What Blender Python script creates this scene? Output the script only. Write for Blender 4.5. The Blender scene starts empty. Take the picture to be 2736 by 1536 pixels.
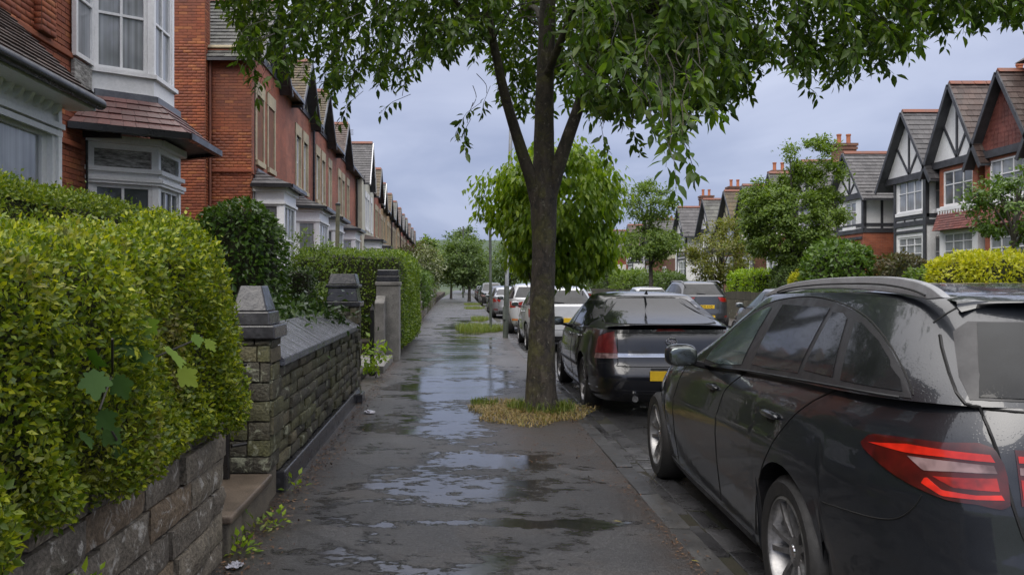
import bpy, bmesh, math, random
import numpy as np
from mathutils import Vector, Matrix
from mathutils.bvhtree import BVHTree

random.seed(7)
RNG = np.random.default_rng(7)
S = bpy.context.scene
COL = S.collection
R = math.radians

# ---------------------------------------------------------------- camera
CAM_H = 1.5
cam_d = bpy.data.cameras.new("camera")
cam = bpy.data.objects.new("camera", cam_d)
COL.objects.link(cam)
cam.location = (0, 0, CAM_H)
cam.rotation_euler = (R(90), 0, 0)
cam_d.sensor_width = 36.0
cam_d.lens = 36.0 * 2200 / 2736
cam_d.shift_x = 133 / 2736
cam_d.shift_y = -5 / 2736
cam_d.clip_start = 0.05
cam_d.clip_end = 3000
S.camera = cam
S.render.engine = "CYCLES"
S.cycles.use_denoising = True
S.cycles.max_bounces = 6
S.cycles.transparent_max_bounces = 6
S.cycles.caustics_reflective = False
S.cycles.caustics_refractive = False

# ---------------------------------------------------------------- light
SUN_EL, SUN_AZ = R(44), R(203)          # azimuth: compass bearing of the sun, +Y is north
world = bpy.data.worlds.new("World")
S.world = world
world.use_nodes = True


def build_world():
    nt = world.node_tree
    nt.nodes.clear()
    N = nt.nodes.new
    L = nt.links.new
    out = N("ShaderNodeOutputWorld")
    bg = N("ShaderNodeBackground")
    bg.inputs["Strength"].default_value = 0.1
    sky = N("ShaderNodeTexSky")
    sky.sky_type = "NISHITA"
    sky.sun_disc = False
    sky.sun_elevation = SUN_EL
    sky.sun_rotation = SUN_AZ
    sky.air_density = 1.0
    sky.dust_density = 2.0
    tc = N("ShaderNodeTexCoord")
    sep = N("ShaderNodeSeparateXYZ")
    L(tc.outputs["Generated"], sep.inputs[0])
    # flat cloud layer: direction divided by its height
    zc = N("ShaderNodeMath"); zc.operation = "MAXIMUM"; zc.inputs[1].default_value = 0.0
    L(sep.outputs["Z"], zc.inputs[0])
    za = N("ShaderNodeMath"); za.operation = "ADD"; za.inputs[1].default_value = 0.22
    L(zc.outputs[0], za.inputs[0])
    dv = N("ShaderNodeVectorMath"); dv.operation = "DIVIDE"
    cz = N("ShaderNodeCombineXYZ")
    for k in "XYZ":
        L(za.outputs[0], cz.inputs[k])
    L(tc.outputs["Generated"], dv.inputs[0])
    L(cz.outputs[0], dv.inputs[1])
    no = N("ShaderNodeTexNoise")
    no.inputs["Scale"].default_value = 1.5
    no.inputs["Detail"].default_value = 5
    no.inputs["Roughness"].default_value = 0.5
    no.inputs["Distortion"].default_value = 0.4
    L(dv.outputs[0], no.inputs["Vector"])
    ramp = N("ShaderNodeValToRGB")
    ramp.color_ramp.elements[0].position = 0.36
    ramp.color_ramp.elements[0].color = (0.345, 0.415, 0.625, 1)
    ramp.color_ramp.elements[1].position = 0.66
    ramp.color_ramp.elements[1].color = (0.545, 0.610, 0.810, 1)
    L(no.outputs["Fac"], ramp.inputs[0])
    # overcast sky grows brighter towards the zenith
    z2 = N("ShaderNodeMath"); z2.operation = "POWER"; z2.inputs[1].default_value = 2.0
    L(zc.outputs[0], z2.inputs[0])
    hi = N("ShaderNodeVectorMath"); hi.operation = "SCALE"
    hi.inputs[0].default_value = (29.0, 27.4, 25.0)          # added neutral brightness overhead, to lift and whiten light on the street
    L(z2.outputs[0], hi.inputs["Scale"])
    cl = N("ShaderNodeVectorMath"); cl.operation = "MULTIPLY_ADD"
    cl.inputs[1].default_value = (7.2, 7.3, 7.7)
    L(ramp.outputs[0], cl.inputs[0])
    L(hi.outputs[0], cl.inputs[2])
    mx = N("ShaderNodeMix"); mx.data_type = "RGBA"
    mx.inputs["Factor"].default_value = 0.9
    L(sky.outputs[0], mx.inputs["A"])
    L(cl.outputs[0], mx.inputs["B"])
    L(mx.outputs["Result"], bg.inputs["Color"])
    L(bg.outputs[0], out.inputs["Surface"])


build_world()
sun_d = bpy.data.lights.new("sun", "SUN")
sun_d.energy = 1.5
sun_d.angle = R(40)
sun_d.color = (1.0, 0.95, 0.88)
sun = bpy.data.objects.new("sun", sun_d)
COL.objects.link(sun)
sd = Vector((math.sin(SUN_AZ) * math.cos(SUN_EL), math.cos(SUN_AZ) * math.cos(SUN_EL), math.sin(SUN_EL)))
sun.rotation_euler = sd.to_track_quat("Z", "Y").to_euler()

vs = S.view_settings
S.display_settings.display_device = "sRGB"
vs.view_transform = "Standard"
vs.look = "None"
vs.exposure = 0.25
vs.gamma = 1.0
vs.use_curve_mapping = False

# ---------------------------------------------------------------- helpers
def lin(r, g, b):
    f = lambda c: (c / 255 / 12.92) if c / 255 <= 0.04045 else ((c / 255 + 0.055) / 1.055) ** 2.4
    return (f(r), f(g), f(b))


def tag(o, label=None, cat=None, group=None, kind=None):
    if label: o["label"] = label
    if cat: o["category"] = cat
    if group: o["group"] = group
    if kind: o["kind"] = kind
    return o


def empty(name, loc=(0, 0, 0), rz=0.0, label=None, cat=None, group=None, parent=None):
    o = bpy.data.objects.new(name, None)
    o.empty_display_size = 0.2
    COL.objects.link(o)
    o.location = loc
    o.rotation_euler = (0, 0, rz)
    if parent: o.parent = parent
    return tag(o, label, cat, group)


def link_mesh(name, me, mat=None, parent=None):
    o = bpy.data.objects.new(name, me)
    if mat is not None and not me.materials:
        me.materials.append(mat)
    COL.objects.link(o)
    if parent: o.parent = parent
    return o


class MB:
    """collects simple shapes into one mesh"""
    def __init__(s):
        s.v = []; s.f = []

    def add(s, vs, fs):
        o = len(s.v)
        s.v += [tuple(p) for p in vs]
        s.f += [tuple(i + o for i in f) for f in fs]
        return s

    def box(s, x0, x1, y0, y1, z0, z1):
        return s.add([(x0, y0, z0), (x1, y0, z0), (x1, y1, z0), (x0, y1, z0), (x0, y0, z1), (x1, y0, z1), (x1, y1, z1), (x0, y1, z1)],
                     [(3, 2, 1, 0), (4, 5, 6, 7), (0, 1, 5, 4), (1, 2, 6, 5), (2, 3, 7, 6), (3, 0, 4, 7)])

    def prism(s, poly, vec):
        n = len(poly)
        vec = Vector(vec)
        a = [Vector(p) for p in poly]
        nrm = Vector((0, 0, 0))
        for i in range(n):
            p, q = a[i], a[(i + 1) % n]
            nrm += p.cross(q)
        if nrm.dot(vec) > 0:
            a.reverse()
        b = [p + vec for p in a]
        fs = [tuple(range(n)), tuple(range(2 * n - 1, n - 1, -1))]
        for i in range(n):
            j = (i + 1) % n
            fs.append((j, i, i + n, j + n))
        return s.add(a + b, fs)

    def beam(s, p, q, w, h, up=(0, 0, 1)):
        p, q = Vector(p), Vector(q)
        d = (q - p).normalized()
        u = Vector(up)
        r = d.cross(u)
        if r.length < 1e-4:
            r = d.cross(Vector((1, 0, 0)))
        r.normalize()
        u = r.cross(d)
        c = [p + r * (w / 2 * i) + u * (h / 2 * j) for i, j in ((-1, -1), (1, -1), (1, 1), (-1, 1))]
        return s.prism(c, q - p)

    def tube(s, pts, rad, n=8, cap=True):
        pts = [Vector(p) for p in pts]
        m = len(pts)
        if not hasattr(rad, "__len__"):
            rad = [rad] * m
        vs, fs = [], []
        ref = Vector((0.13, 0.31, 0.94)).normalized()
        for i, p in enumerate(pts):
            d = (pts[min(i + 1, m - 1)] - pts[max(i - 1, 0)])
            if d.length < 1e-9: d = Vector((0, 0, 1))
            d.normalize()
            a = d.cross(ref)
            if a.length < 0.05:
                a = d.cross(Vector((1, 0, 0)))
            a.normalize()
            b = d.cross(a)
            for k in range(n):
                t = 2 * math.pi * k / n
                vs.append(p + (a * math.cos(t) + b * math.sin(t)) * rad[i])
        for i in range(m - 1):
            for k in range(n):
                k2 = (k + 1) % n
                fs.append((i * n + k, i * n + k2, (i + 1) * n + k2, (i + 1) * n + k))
        if cap:
            fs.append(tuple(range(n - 1, -1, -1)))
            fs.append(tuple(range((m - 1) * n, m * n)))
        return s.add(vs, fs)

    def lathe(s, prof, n=24, mtx=None, closed=False):
        """prof: (radius, height) round local z"""
        vs, fs = [], []
        m = len(prof)
        for r, z in prof:
            for k in range(n):
                t = 2 * math.pi * k / n
                p = Vector((r * math.cos(t), r * math.sin(t), z))
                vs.append(mtx @ p if mtx else p)
        for i in range(m if closed else m - 1):
            i2 = (i + 1) % m
            for k in range(n):
                k2 = (k + 1) % n
                fs.append((i * n + k, i * n + k2, i2 * n + k2, i2 * n + k))
        return s.add(vs, fs)

    def grid(s, P):
        """P: list of rows of points"""
        nr, nc = len(P), len(P[0])
        vs = [p for r in P for p in r]
        fs = [(i * nc + j, i * nc + j + 1, (i + 1) * nc + j + 1, (i + 1) * nc + j) for i in range(nr - 1) for j in range(nc - 1)]
        return s.add(vs, fs)

    def mesh(s, name):
        me = bpy.data.meshes.new(name)
        me.from_pydata(s.v, [], s.f)
        return me

    def build(s, name, mat, parent=None, smooth=None, bevel=0.0):
        me = s.mesh(name)
        if smooth is not None:
            me.polygons.foreach_set("use_smooth", [True] * len(me.polygons))
            me.set_sharp_from_angle(angle=R(smooth))
        me.update()
        o = link_mesh(name, me, mat, parent)
        if bevel:
            m = o.modifiers.new("bevel", "BEVEL")
            m.width = bevel; m.segments = 2; m.limit_method = "ANGLE"; m.angle_limit = R(35)
        return o


def fast_mesh(name, V, F, rnd=None):
    """V (n,3) array, F (m,k) array of equal sized faces"""
    me = bpy.data.meshes.new(name)
    V = np.ascontiguousarray(V, np.float32)
    F = np.ascontiguousarray(F, np.int32)
    m, k = F.shape
    me.vertices.add(len(V))
    me.vertices.foreach_set("co", V.ravel())
    me.loops.add(m * k)
    me.loops.foreach_set("vertex_index", F.ravel())
    me.polygons.add(m)
    me.polygons.foreach_set("loop_start", np.arange(0, m * k, k, dtype=np.int32))
    me.update(calc_edges=True)
    if rnd is not None:
        at = me.attributes.new("rnd", "FLOAT", "FACE")
        at.data.foreach_set("value", np.ascontiguousarray(rnd, np.float32))
    return me


# ---------------------------------------------------------------- materials
def mat_new(name):
    m = bpy.data.materials.new(name)
    m.use_nodes = True
    nt = m.node_tree
    b = nt.nodes["Principled BSDF"]
    return m, nt, b, nt.nodes.new, nt.links.new


def pos_noise(nt, scale, detail=4, rough=0.55, dist=0.0, stretch=None):
    N, L = nt.nodes.new, nt.links.new
    g = N("ShaderNodeNewGeometry")
    src = g.outputs["Position"]
    if stretch:
        mp = N("ShaderNodeMapping")
        mp.inputs["Scale"].default_value = stretch
        L(src, mp.inputs["Vector"])
        src = mp.outputs[0]
    n = N("ShaderNodeTexNoise")
    n.inputs["Scale"].default_value = scale
    n.inputs["Detail"].default_value = detail
    n.inputs["Roughness"].default_value = rough
    n.inputs["Distortion"].default_value = dist
    L(src, n.inputs["Vector"])
    return n


def ramp_node(nt, src, stops):
    r = nt.nodes.new("ShaderNodeValToRGB")
    el = r.color_ramp.elements
    while len(el) < len(stops):
        el.new(0.5)
    for e, (p, c) in zip(el, stops):
        e.position = p
        e.color = (*c, 1) if len(c) == 3 else c
    nt.links.new(src, r.inputs[0])
    return r


def rnd_node(nt):
    """one random number per piece, whether the piece is an object or a face of a joined mesh"""
    N, L = nt.nodes.new, nt.links.new
    oi = N("ShaderNodeObjectInfo")
    at = N("ShaderNodeAttribute"); at.attribute_name = "rnd"
    ad = N("ShaderNodeMath"); ad.operation = "ADD"
    L(oi.outputs["Random"], ad.inputs[0])
    L(at.outputs["Fac"], ad.inputs[1])
    fr = N("ShaderNodeMath"); fr.operation = "FRACT"
    L(ad.outputs[0], fr.inputs[0])
    return fr.outputs[0]


def mixc(nt, fac, a, b, mode="MIX"):
    m = nt.nodes.new("ShaderNodeMix")
    m.data_type = "RGBA"
    m.blend_type = mode
    for s, v in (("Factor", fac), ("A", a), ("B", b)):
        if isinstance(v, (int, float)):
            m.inputs[s].default_value = v
        elif isinstance(v, tuple):
            m.inputs[s].default_value = (*v, 1) if len(v) == 3 else v
        else:
            nt.links.new(v, m.inputs[s])
    return m.outputs["Result"]


def add_bump(nt, b, src, strength, dist=0.01, prev=None):
    bp = nt.nodes.new("ShaderNodeBump")
    bp.inputs["Strength"].default_value = strength
    bp.inputs["Distance"].default_value = dist
    nt.links.new(src, bp.inputs["Height"])
    if prev is not None:
        nt.links.new(prev, bp.inputs["Normal"])
    nt.links.new(bp.outputs[0], b.inputs["Normal"])
    return bp.outputs[0]


def surf(name, c1, c2=None, rough=0.6, nscale=3.0, fine=0.25, fscale=40, bump=0.2, bdist=0.004, metal=0.0, coat=0.0, spots=None, pieces=None, rrange=0.12, stretch=None, spec=0.5):
    """a general worn surface: two colours mixed by noise, fine grain, optional stains `spots`=(colour, threshold, scale), optional per-piece colours"""
    m, nt, b, N, L = mat_new(name)
    c2 = c2 or tuple(min(1, c * 0.7) for c in c1)
    n1 = pos_noise(nt, nscale, 5, 0.6, 0.3, stretch)
    if pieces:
        col = ramp_node(nt, rnd_node(nt), pieces).outputs[0]
        r = ramp_node(nt, n1.outputs["Fac"], [(0.32, (0.62, 0.62, 0.62)), (0.68, (1.15, 1.15, 1.15))])
        col = mixc(nt, 1.0, col, r.outputs[0], "MULTIPLY")
    else:
        col = ramp_node(nt, n1.outputs["Fac"], [(0.34, c2), (0.64, c1)]).outputs[0]
    n2 = pos_noise(nt, fscale, 3, 0.6, 0, stretch)
    r2 = ramp_node(nt, n2.outputs["Fac"], [(0.3, (1 - fine,) * 3), (0.7, (1 + fine * 0.6,) * 3)])
    col = mixc(nt, 1.0, col, r2.outputs[0], "MULTIPLY")
    if spots:
        sc, th, ss = spots[:3]
        n3 = pos_noise(nt, ss, 6, 0.7, 0.6)
        f = ramp_node(nt, n3.outputs["Fac"], [(th, (0, 0, 0)), (th + 0.09, (1, 1, 1))])
        col = mixc(nt, f.outputs[0], col, sc)
    L(col, b.inputs["Base Color"])
    rr = ramp_node(nt, n1.outputs["Fac"], [(0.3, (max(0.02, rough - rrange),) * 3), (0.7, (min(1, rough + rrange),) * 3)])
    L(rr.outputs[0], b.inputs["Roughness"])
    b.inputs["Metallic"].default_value = metal
    b.inputs["Coat Weight"].default_value = coat
    b.inputs["Coat Roughness"].default_value = 0.04
    b.inputs["Specular IOR Level"].default_value = spec
    if bump:
        add_bump(nt, b, n2.outputs["Fac"], bump, bdist)
    return m


def leafmat(name, cols, trans=0.35, rough=0.42, big=None):
    """leaves: a colour per leaf, some light let through"""
    m, nt, b, N, L = mat_new(name)
    stops = [(i / (len(cols) - 1), c) for i, c in enumerate(cols)]
    col = ramp_node(nt, rnd_node(nt), stops).outputs[0]
    if big:
        c, th, sc = big
        n = pos_noise(nt, sc, 3, 0.55, 0.4)
        f = ramp_node(nt, n.outputs["Fac"], [(th, (0, 0, 0)), (th + 0.14, (0.8, 0.8, 0.8))])
        col = mixc(nt, f.outputs[0], col, c)
    L(col, b.inputs["Base Color"])
    b.inputs["Roughness"].default_value = rough
    b.inputs["Specular IOR Level"].default_value = 0.4
    t = N("ShaderNodeBsdfTranslucent")
    L(mixc(nt, 1.0, col, (1.5, 1.5, 0.6), "MULTIPLY"), t.inputs["Color"])
    mx = N("ShaderNodeMixShader")
    mx.inputs[0].default_value = trans
    out = nt.nodes["Material Output"]
    L(b.outputs[0], mx.inputs[1]); L(t.outputs[0], mx.inputs[2])
    L(mx.outputs[0], out.inputs["Surface"])
    return m


# ---------------------------------------------------------------- leaves
# length along +y, unit length; (verts, tris)
LEAF2 = (np.array([(0, 0, 0), (-0.27, 0.42, 0.07), (0.27, 0.42, 0.07), (0, 1, -0.02)], np.float32), np.array([(0, 3, 1), (0, 2, 3)]))
LEAF4 = (np.array([(0, 0, 0), (-0.25, 0.4, 0.06), (0, 0.42, -0.02), (0.25, 0.4, 0.06), (0, 1, -0.1)], np.float32),
         np.array([(0, 2, 1), (0, 3, 2), (1, 2, 4), (2, 3, 4)]))
LEAF8 = (np.array([(0, 0, 0), (-0.20, 0.30, 0.05), (-0.18, 0.62, 0.03), (0, 0.3, 0), (0, 0.65, -0.03), (0.20, 0.30, 0.05), (0.18, 0.62, 0.03), (0, 1.05, -0.13), (0, -0.18, 0.03)], np.float32),
         np.array([(0, 3, 1), (0, 5, 3), (1, 3, 4), (1, 4, 2), (3, 5, 6), (3, 6, 4), (2, 4, 7), (4, 6, 7)]))


def frames(axis, nrm):
    a = axis / (np.linalg.norm(axis, axis=1, keepdims=True) + 1e-9)
    x = np.cross(a, nrm)
    x /= (np.linalg.norm(x, axis=1, keepdims=True) + 1e-9)
    z = np.cross(x, a)
    return np.stack([x, a, z], axis=2)      # columns


def leaves(parent, P, axis, nrm, size, tmpl, mat, n_obj=0, key=None, name="leaf", rest="foliage", stuff=True):
    """P,axis,nrm (n,3) in the parent's frame; the n_obj with the smallest `key` become single leaf objects, the rest one mesh"""
    n = len(P)
    M = frames(axis, nrm)
    V, F = tmpl
    idx = np.arange(n)
    if n_obj and n:
        order = np.argsort(key if key is not None else RNG.random(n))
        own, idx = order[:n_obj], order[n_obj:]
        me = fast_mesh(name, V, F)
        me.materials.append(mat)
        for i in own:
            o = bpy.data.objects.new(name, me)
            s = float(size[i])
            mt = Matrix([list(M[i, r] * s) + [P[i, r]] for r in range(3)] + [[0, 0, 0, 1]])
            o.parent = parent
            o.matrix_local = mt
            COL.objects.link(o)
    if len(idx) == 0:
        return None
    Mi, Pi, si = M[idx], P[idx], size[idx]
    W = np.einsum("nij,kj->nki", Mi, V) * si[:, None, None] + Pi[:, None, :]
    FF = (F[None] + (np.arange(len(idx)) * len(V))[:, None, None]).reshape(-1, 3)
    me = fast_mesh(rest, W.reshape(-1, 3), FF, np.repeat(RNG.random(len(idx)), len(F)))
    o = link_mesh(rest, me, mat, parent)
    if stuff: o["kind"] = "stuff"
    return o


def unit(v):
    return v / (np.linalg.norm(v, axis=-1, keepdims=True) + 1e-9)


def rand_dirs(n):
    return unit(RNG.normal(size=(n, 3)))


def vnoise(P, freq, seed=0):
    """cheap smooth noise from sines, about -1..1"""
    r = np.random.default_rng(seed)
    out = np.zeros(len(P))
    for k in range(5):
        d = unit(r.normal(size=3)) * freq * (0.6 + 0.35 * k)
        out += np.sin(P @ d * 6.283 + r.random() * 6.28) / (1 + 0.5 * k)
    return out / 2.2


def X_wall(y):
    """front line of the garden walls on our side of the street"""
    return -1.17 - 0.0145 * y


def at(sx, sy, Y):
    """a point of the place from where it shows in the photograph (2736 wide) and its distance"""
    return Vector(((sx - 1235) / 2200 * Y, Y, CAM_H - (sy - 763) / 2200 * Y))

# ================================================================ ground
def wet_mat(name, dark, light, brown, pud_lo, pud_hi, rough_wet, rough_dry, streak=(1.0, 0.55, 1.0), extra=None, pscale=1.3):
    m, nt, b, N, L = mat_new(name)
    big = pos_noise(nt, 0.9, 5, 0.6, 0.5)
    col = ramp_node(nt, big.outputs["Fac"], [(0.3, dark), (0.62, light)]).outputs[0]
    br = pos_noise(nt, 1.7, 6, 0.7, 0.8)
    fb = ramp_node(nt, br.outputs["Fac"], [(0.52, (0, 0, 0)), (0.72, (0.75, 0.75, 0.75))])
    col = mixc(nt, fb.outputs[0], col, brown)
    fine = pos_noise(nt, 130, 2, 0.7)
    ff = ramp_node(nt, fine.outputs["Fac"], [(0.3, (0.30,) * 3), (0.5, (0.85,) * 3), (0.75, (2.4,) * 3)])
    col = mixc(nt, 1.0, col, ff.outputs[0], "MULTIPLY")
    if extra:
        # old trench repairs: patches of slightly different tarmac with a cracked seam round each
        g0 = N("ShaderNodeNewGeometry")
        wob = pos_noise(nt, 3.0, 4, 0.6)
        wv = N("ShaderNodeVectorMath"); wv.operation = "MULTIPLY_ADD"; wv.inputs[1].default_value = (0.22, 0.22, 0.0)
        L(wob.outputs["Color"], wv.inputs[0]); L(g0.outputs["Position"], wv.inputs[2])
        vo = N("ShaderNodeTexVoronoi"); vo.feature = "F1"; vo.inputs["Scale"].default_value = 0.75
        ve = N("ShaderNodeTexVoronoi"); ve.feature = "DISTANCE_TO_EDGE"; ve.inputs["Scale"].default_value = 0.75
        L(wv.outputs[0], vo.inputs["Vector"]); L(wv.outputs[0], ve.inputs["Vector"])
        sp = N("ShaderNodeSeparateColor"); L(vo.outputs["Color"], sp.inputs[0])
        tone = ramp_node(nt, sp.outputs[0], [(0.0, (0.72,) * 3), (0.5, (1.0,) * 3), (1.0, (1.28,) * 3)])
        col = mixc(nt, 1.0, col, tone.outputs[0], "MULTIPLY")
        ed = ramp_node(nt, ve.outputs["Distance"], [(0.0, (0.55,) * 3), (0.008, (0.7,) * 3), (0.016, (1.0,) * 3)])
        col = mixc(nt, 1.0, col, ed.outputs[0], "MULTIPLY")
        # soil and rotted leaf washed against the wall, the kerb and round the tree
        sx = N("ShaderNodeSeparateXYZ"); L(wv.outputs[0], sx.inputs[0])
        yy_ = N("ShaderNodeMath"); yy_.operation = "MULTIPLY_ADD"; yy_.inputs[1].default_value = 0.0145; L(sx.outputs["Y"], yy_.inputs[0]); L(sx.outputs["X"], yy_.inputs[2])
        dl = N("ShaderNodeMapRange"); dl.inputs[1].default_value = -0.72; dl.inputs[2].default_value = -1.06; L(yy_.outputs[0], dl.inputs[0])
        dk = N("ShaderNodeMapRange"); dk.inputs[1].default_value = 1.05; dk.inputs[2].default_value = 1.34; L(sx.outputs["X"], dk.inputs[0])
        sb = N("ShaderNodeVectorMath"); sb.operation = "SUBTRACT"; sb.inputs[1].default_value = (0.95, 8.1, 0.09); L(wv.outputs[0], sb.inputs[0])
        dv = N("ShaderNodeVectorMath"); dv.operation = "DIVIDE"; dv.inputs[1].default_value = (0.75, 1.5, 9); L(sb.outputs[0], dv.inputs[0])
        ln = N("ShaderNodeVectorMath"); ln.operation = "LENGTH"; L(dv.outputs[0], ln.inputs[0])
        dt = N("ShaderNodeMapRange"); dt.inputs[1].default_value = 1.2; dt.inputs[2].default_value = 0.4; L(ln.outputs["Value"], dt.inputs[0])
        m1 = N("ShaderNodeMath"); m1.operation = "MAXIMUM"; L(dl.outputs[0], m1.inputs[0]); L(dk.outputs[0], m1.inputs[1])
        m2 = N("ShaderNodeMath"); m2.operation = "MAXIMUM"; L(m1.outputs[0], m2.inputs[0]); L(dt.outputs[0], m2.inputs[1])
        dn = pos_noise(nt, 5.5, 6, 0.7, 0.4)
        m3 = N("ShaderNodeMath"); m3.operation = "MULTIPLY"; L(m2.outputs[0], m3.inputs[0])
        dr = ramp_node(nt, dn.outputs["Fac"], [(0.36, (0.15,) * 3), (0.62, (0.95,) * 3)]); L(dr.outputs[0], m3.inputs[1])
        col = mixc(nt, m3.outputs[0], col, (0.048, 0.032, 0.022))
        dry_mask = m3.outputs[0]
    # wetness
    pu = pos_noise(nt, pscale, 9, 0.68, 0.5, streak)
    p2 = pos_noise(nt, pscale * 6.5, 7, 0.72, 0.3, (streak[0] * 0.8, streak[1] * 1.3, 1))
    pm = N("ShaderNodeMath"); pm.operation = "MULTIPLY_ADD"; pm.inputs[1].default_value = 0.6; pm.inputs[2].default_value = -0.3
    L(p2.outputs["Fac"], pm.inputs[0])
    pa = N("ShaderNodeMath"); pa.operation = "ADD"; L(pu.outputs["Fac"], pa.inputs[0]); L(pm.outputs[0], pa.inputs[1])
    src = pa.outputs[0]
    if extra:
        src = extra(nt, src)
        ms = N("ShaderNodeMath"); ms.operation = "MULTIPLY_ADD"; ms.inputs[1].default_value = -0.2
        L(dry_mask, ms.inputs[0]); L(src, ms.inputs[2]); src = ms.outputs[0]
    w = ramp_node(nt, src, [(pud_lo, (0, 0, 0)), (pud_hi, (1, 1, 1))])
    col = mixc(nt, w.outputs[0], col, mixc(nt, 1.0, col, (0.6, 0.6, 0.62), "MULTIPLY"))
    L(col, b.inputs["Base Color"])
    rr = ramp_node(nt, w.outputs[0], [(0.0, (rough_dry,) * 3), (1.0, (rough_wet,) * 3)])
    L(rr.outputs[0], b.inputs["Roughness"])
    b.inputs["Specular IOR Level"].default_value = 0.5
    # relief: grain where it is only damp, almost flat where water stands
    inv = N("ShaderNodeMath"); inv.operation = "MULTIPLY_ADD"
    inv.inputs[1].default_value = -0.965; inv.inputs[2].default_value = 1.0
    L(w.outputs[0], inv.inputs[0])
    med = pos_noise(nt, 26, 4, 0.7)
    hs = N("ShaderNodeMath"); hs.operation = "MULTIPLY_ADD"; hs.inputs[1].default_value = 0.55
    L(fine.outputs["Fac"], hs.inputs[0]); L(med.outputs["Fac"], hs.inputs[2])
    hm = N("ShaderNodeMath"); hm.operation = "MULTIPLY"
    L(hs.outputs[0], hm.inputs[0]); L(inv.outputs[0], hm.inputs[1])
    add_bump(nt, b, hm.outputs[0], 0.9, 0.016)
    return m


def pavement_puddles(nt, src):
    """standing water: noise plus a few hollows of their own shape (a trench line across the path, shallow dips along its middle)"""
    N, L = nt.nodes.new, nt.links.new
    g = N("ShaderNodeNewGeometry")
    wob = pos_noise(nt, 2.6, 3, 0.6)
    wv = N("ShaderNodeVectorMath"); wv.operation = "MULTIPLY_ADD"
    wv.inputs[1].default_value = (0.5, 0.5, 0); L(wob.outputs["Color"], wv.inputs[0]); L(g.outputs["Position"], wv.inputs[2])
    total = src
    # (x, y, rx, ry, strength)
    for (x, y, rx, ry, s) in ((0.2, 4.9, 1.15, 0.09, 0.24), (-0.15, 8.4, 0.75, 1.1, 0.17), (-0.15, 12.6, 0.85, 3.4, 0.24), (0.5, 6.6, 0.5, 0.4, 0.17), (-0.1, 4.2, 0.6, 0.5, 0.10), (-0.35, 6.9, 0.5, 0.6, 0.14), (-0.2, 16.5, 0.7, 2.0, 0.14), (0.0, 30, 0.9, 7.0, 0.14),
                              (0.0, 5.7, 0.65, 0.5, 0.15), (0.1, 20.0, 0.8, 5.0, 0.16), (0.3, 3.6, 0.8, 0.25, 0.08)):
        sb = N("ShaderNodeVectorMath"); sb.operation = "SUBTRACT"; sb.inputs[1].default_value = (x + 0.25, y + 0.25, 0.09)
        L(wv.outputs[0], sb.inputs[0])
        dv = N("ShaderNodeVectorMath"); dv.operation = "DIVIDE"; dv.inputs[1].default_value = (rx, ry, 10)
        L(sb.outputs[0], dv.inputs[0])
        ln = N("ShaderNodeVectorMath"); ln.operation = "LENGTH"; L(dv.outputs[0], ln.inputs[0])
        mr = N("ShaderNodeMapRange"); mr.inputs[1].default_value = 1.25; mr.inputs[2].default_value = 0.35
        mr.inputs[3].default_value = 0.0; mr.inputs[4].default_value = s
        L(ln.outputs["Value"], mr.inputs[0])
        ad = N("ShaderNodeMath"); ad.operation = "ADD"
        L(total, ad.inputs[0]); L(mr.outputs[0], ad.inputs[1])
        total = ad.outputs[0]
    return total


M_pave = wet_mat("wet asphalt pavement", (0.024, 0.024, 0.026), (0.052, 0.051, 0.052), (0.050, 0.040, 0.031), 0.565, 0.62, 0.055, 0.42, (0.75, 0.9, 1), pavement_puddles)
M_road = wet_mat("wet road asphalt", (0.026, 0.026, 0.028), (0.055, 0.054, 0.054), (0.045, 0.038, 0.03), 0.50, 0.68, 0.14, 0.5)
M_soil = surf("garden soil", (0.05, 0.036, 0.024), (0.026, 0.02, 0.014), 0.9, 4, 0.4, 60, 0.6, 0.02)
M_grassground = surf("rough turf", (0.05, 0.075, 0.025), (0.03, 0.05, 0.018), 0.9, 0.4, 0.4, 8, 0.5, 0.02)
M_kerb = surf("granite kerb", (0.12, 0.12, 0.125), (0.055, 0.055, 0.058), 0.45, 3, 0.45, 90, 0.35, 0.004, rrange=0.2,
              pieces=[(0, (0.032, 0.032, 0.033)), (0.5, (0.05, 0.05, 0.051)), (1, (0.075, 0.073, 0.070))])
M_moss = surf("kerb joint dirt", (0.035, 0.03, 0.02), (0.02, 0.024, 0.012), 0.9, 6, 0.4, 80, 0.5)
PZ = 0.09


def sheet(name, x0, x1, y0, y1, z, mat, nx=1, ny=1, amp=0.0, fx=None):
    xs = np.linspace(x0, x1, nx + 1)
    ys = np.linspace(y0, y1, ny + 1) if fx is None else fx
    X, Y = np.meshgrid(xs, ys)
    P = np.stack([X.ravel(), Y.ravel(), np.full(X.size, z)], 1)
    if amp:
        P[:, 2] += amp * vnoise(P * [1, 1, 0], 0.35, 3) + amp * 0.5 * vnoise(P * [1, 1, 0], 1.1, 9)
    n = nx + 1
    F = [(j * n + i, j * n + i + 1, (j + 1) * n + i + 1, (j + 1) * n + i) for j in range(len(ys) - 1) for i in range(nx)]
    me = fast_mesh(name, P, np.array(F))
    me.polygons.foreach_set("use_smooth", [True] * len(me.polygons))
    o = link_mesh(name, me, mat)
    o["kind"] = "structure"
    return o


sheet("ground", -900, 900, -60, 1800, -0.06, M_grassground)
yy = np.concatenate([np.arange(-3, 30, 0.12), np.arange(30, 100, 0.6), np.arange(100, 260, 4)])
pav = sheet("pavement", -2.3, 1.2, 0, 0, PZ, M_pave, 26, 0, 0.006, yy)
sheet("road", 1.2, 9.4, -4, 300, 0.0, M_road, 2, 60)
far_pave = sheet("far_pavement", 9.45, 11.5, -4, 300, 0.1, M_pave, 1, 40)

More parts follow.
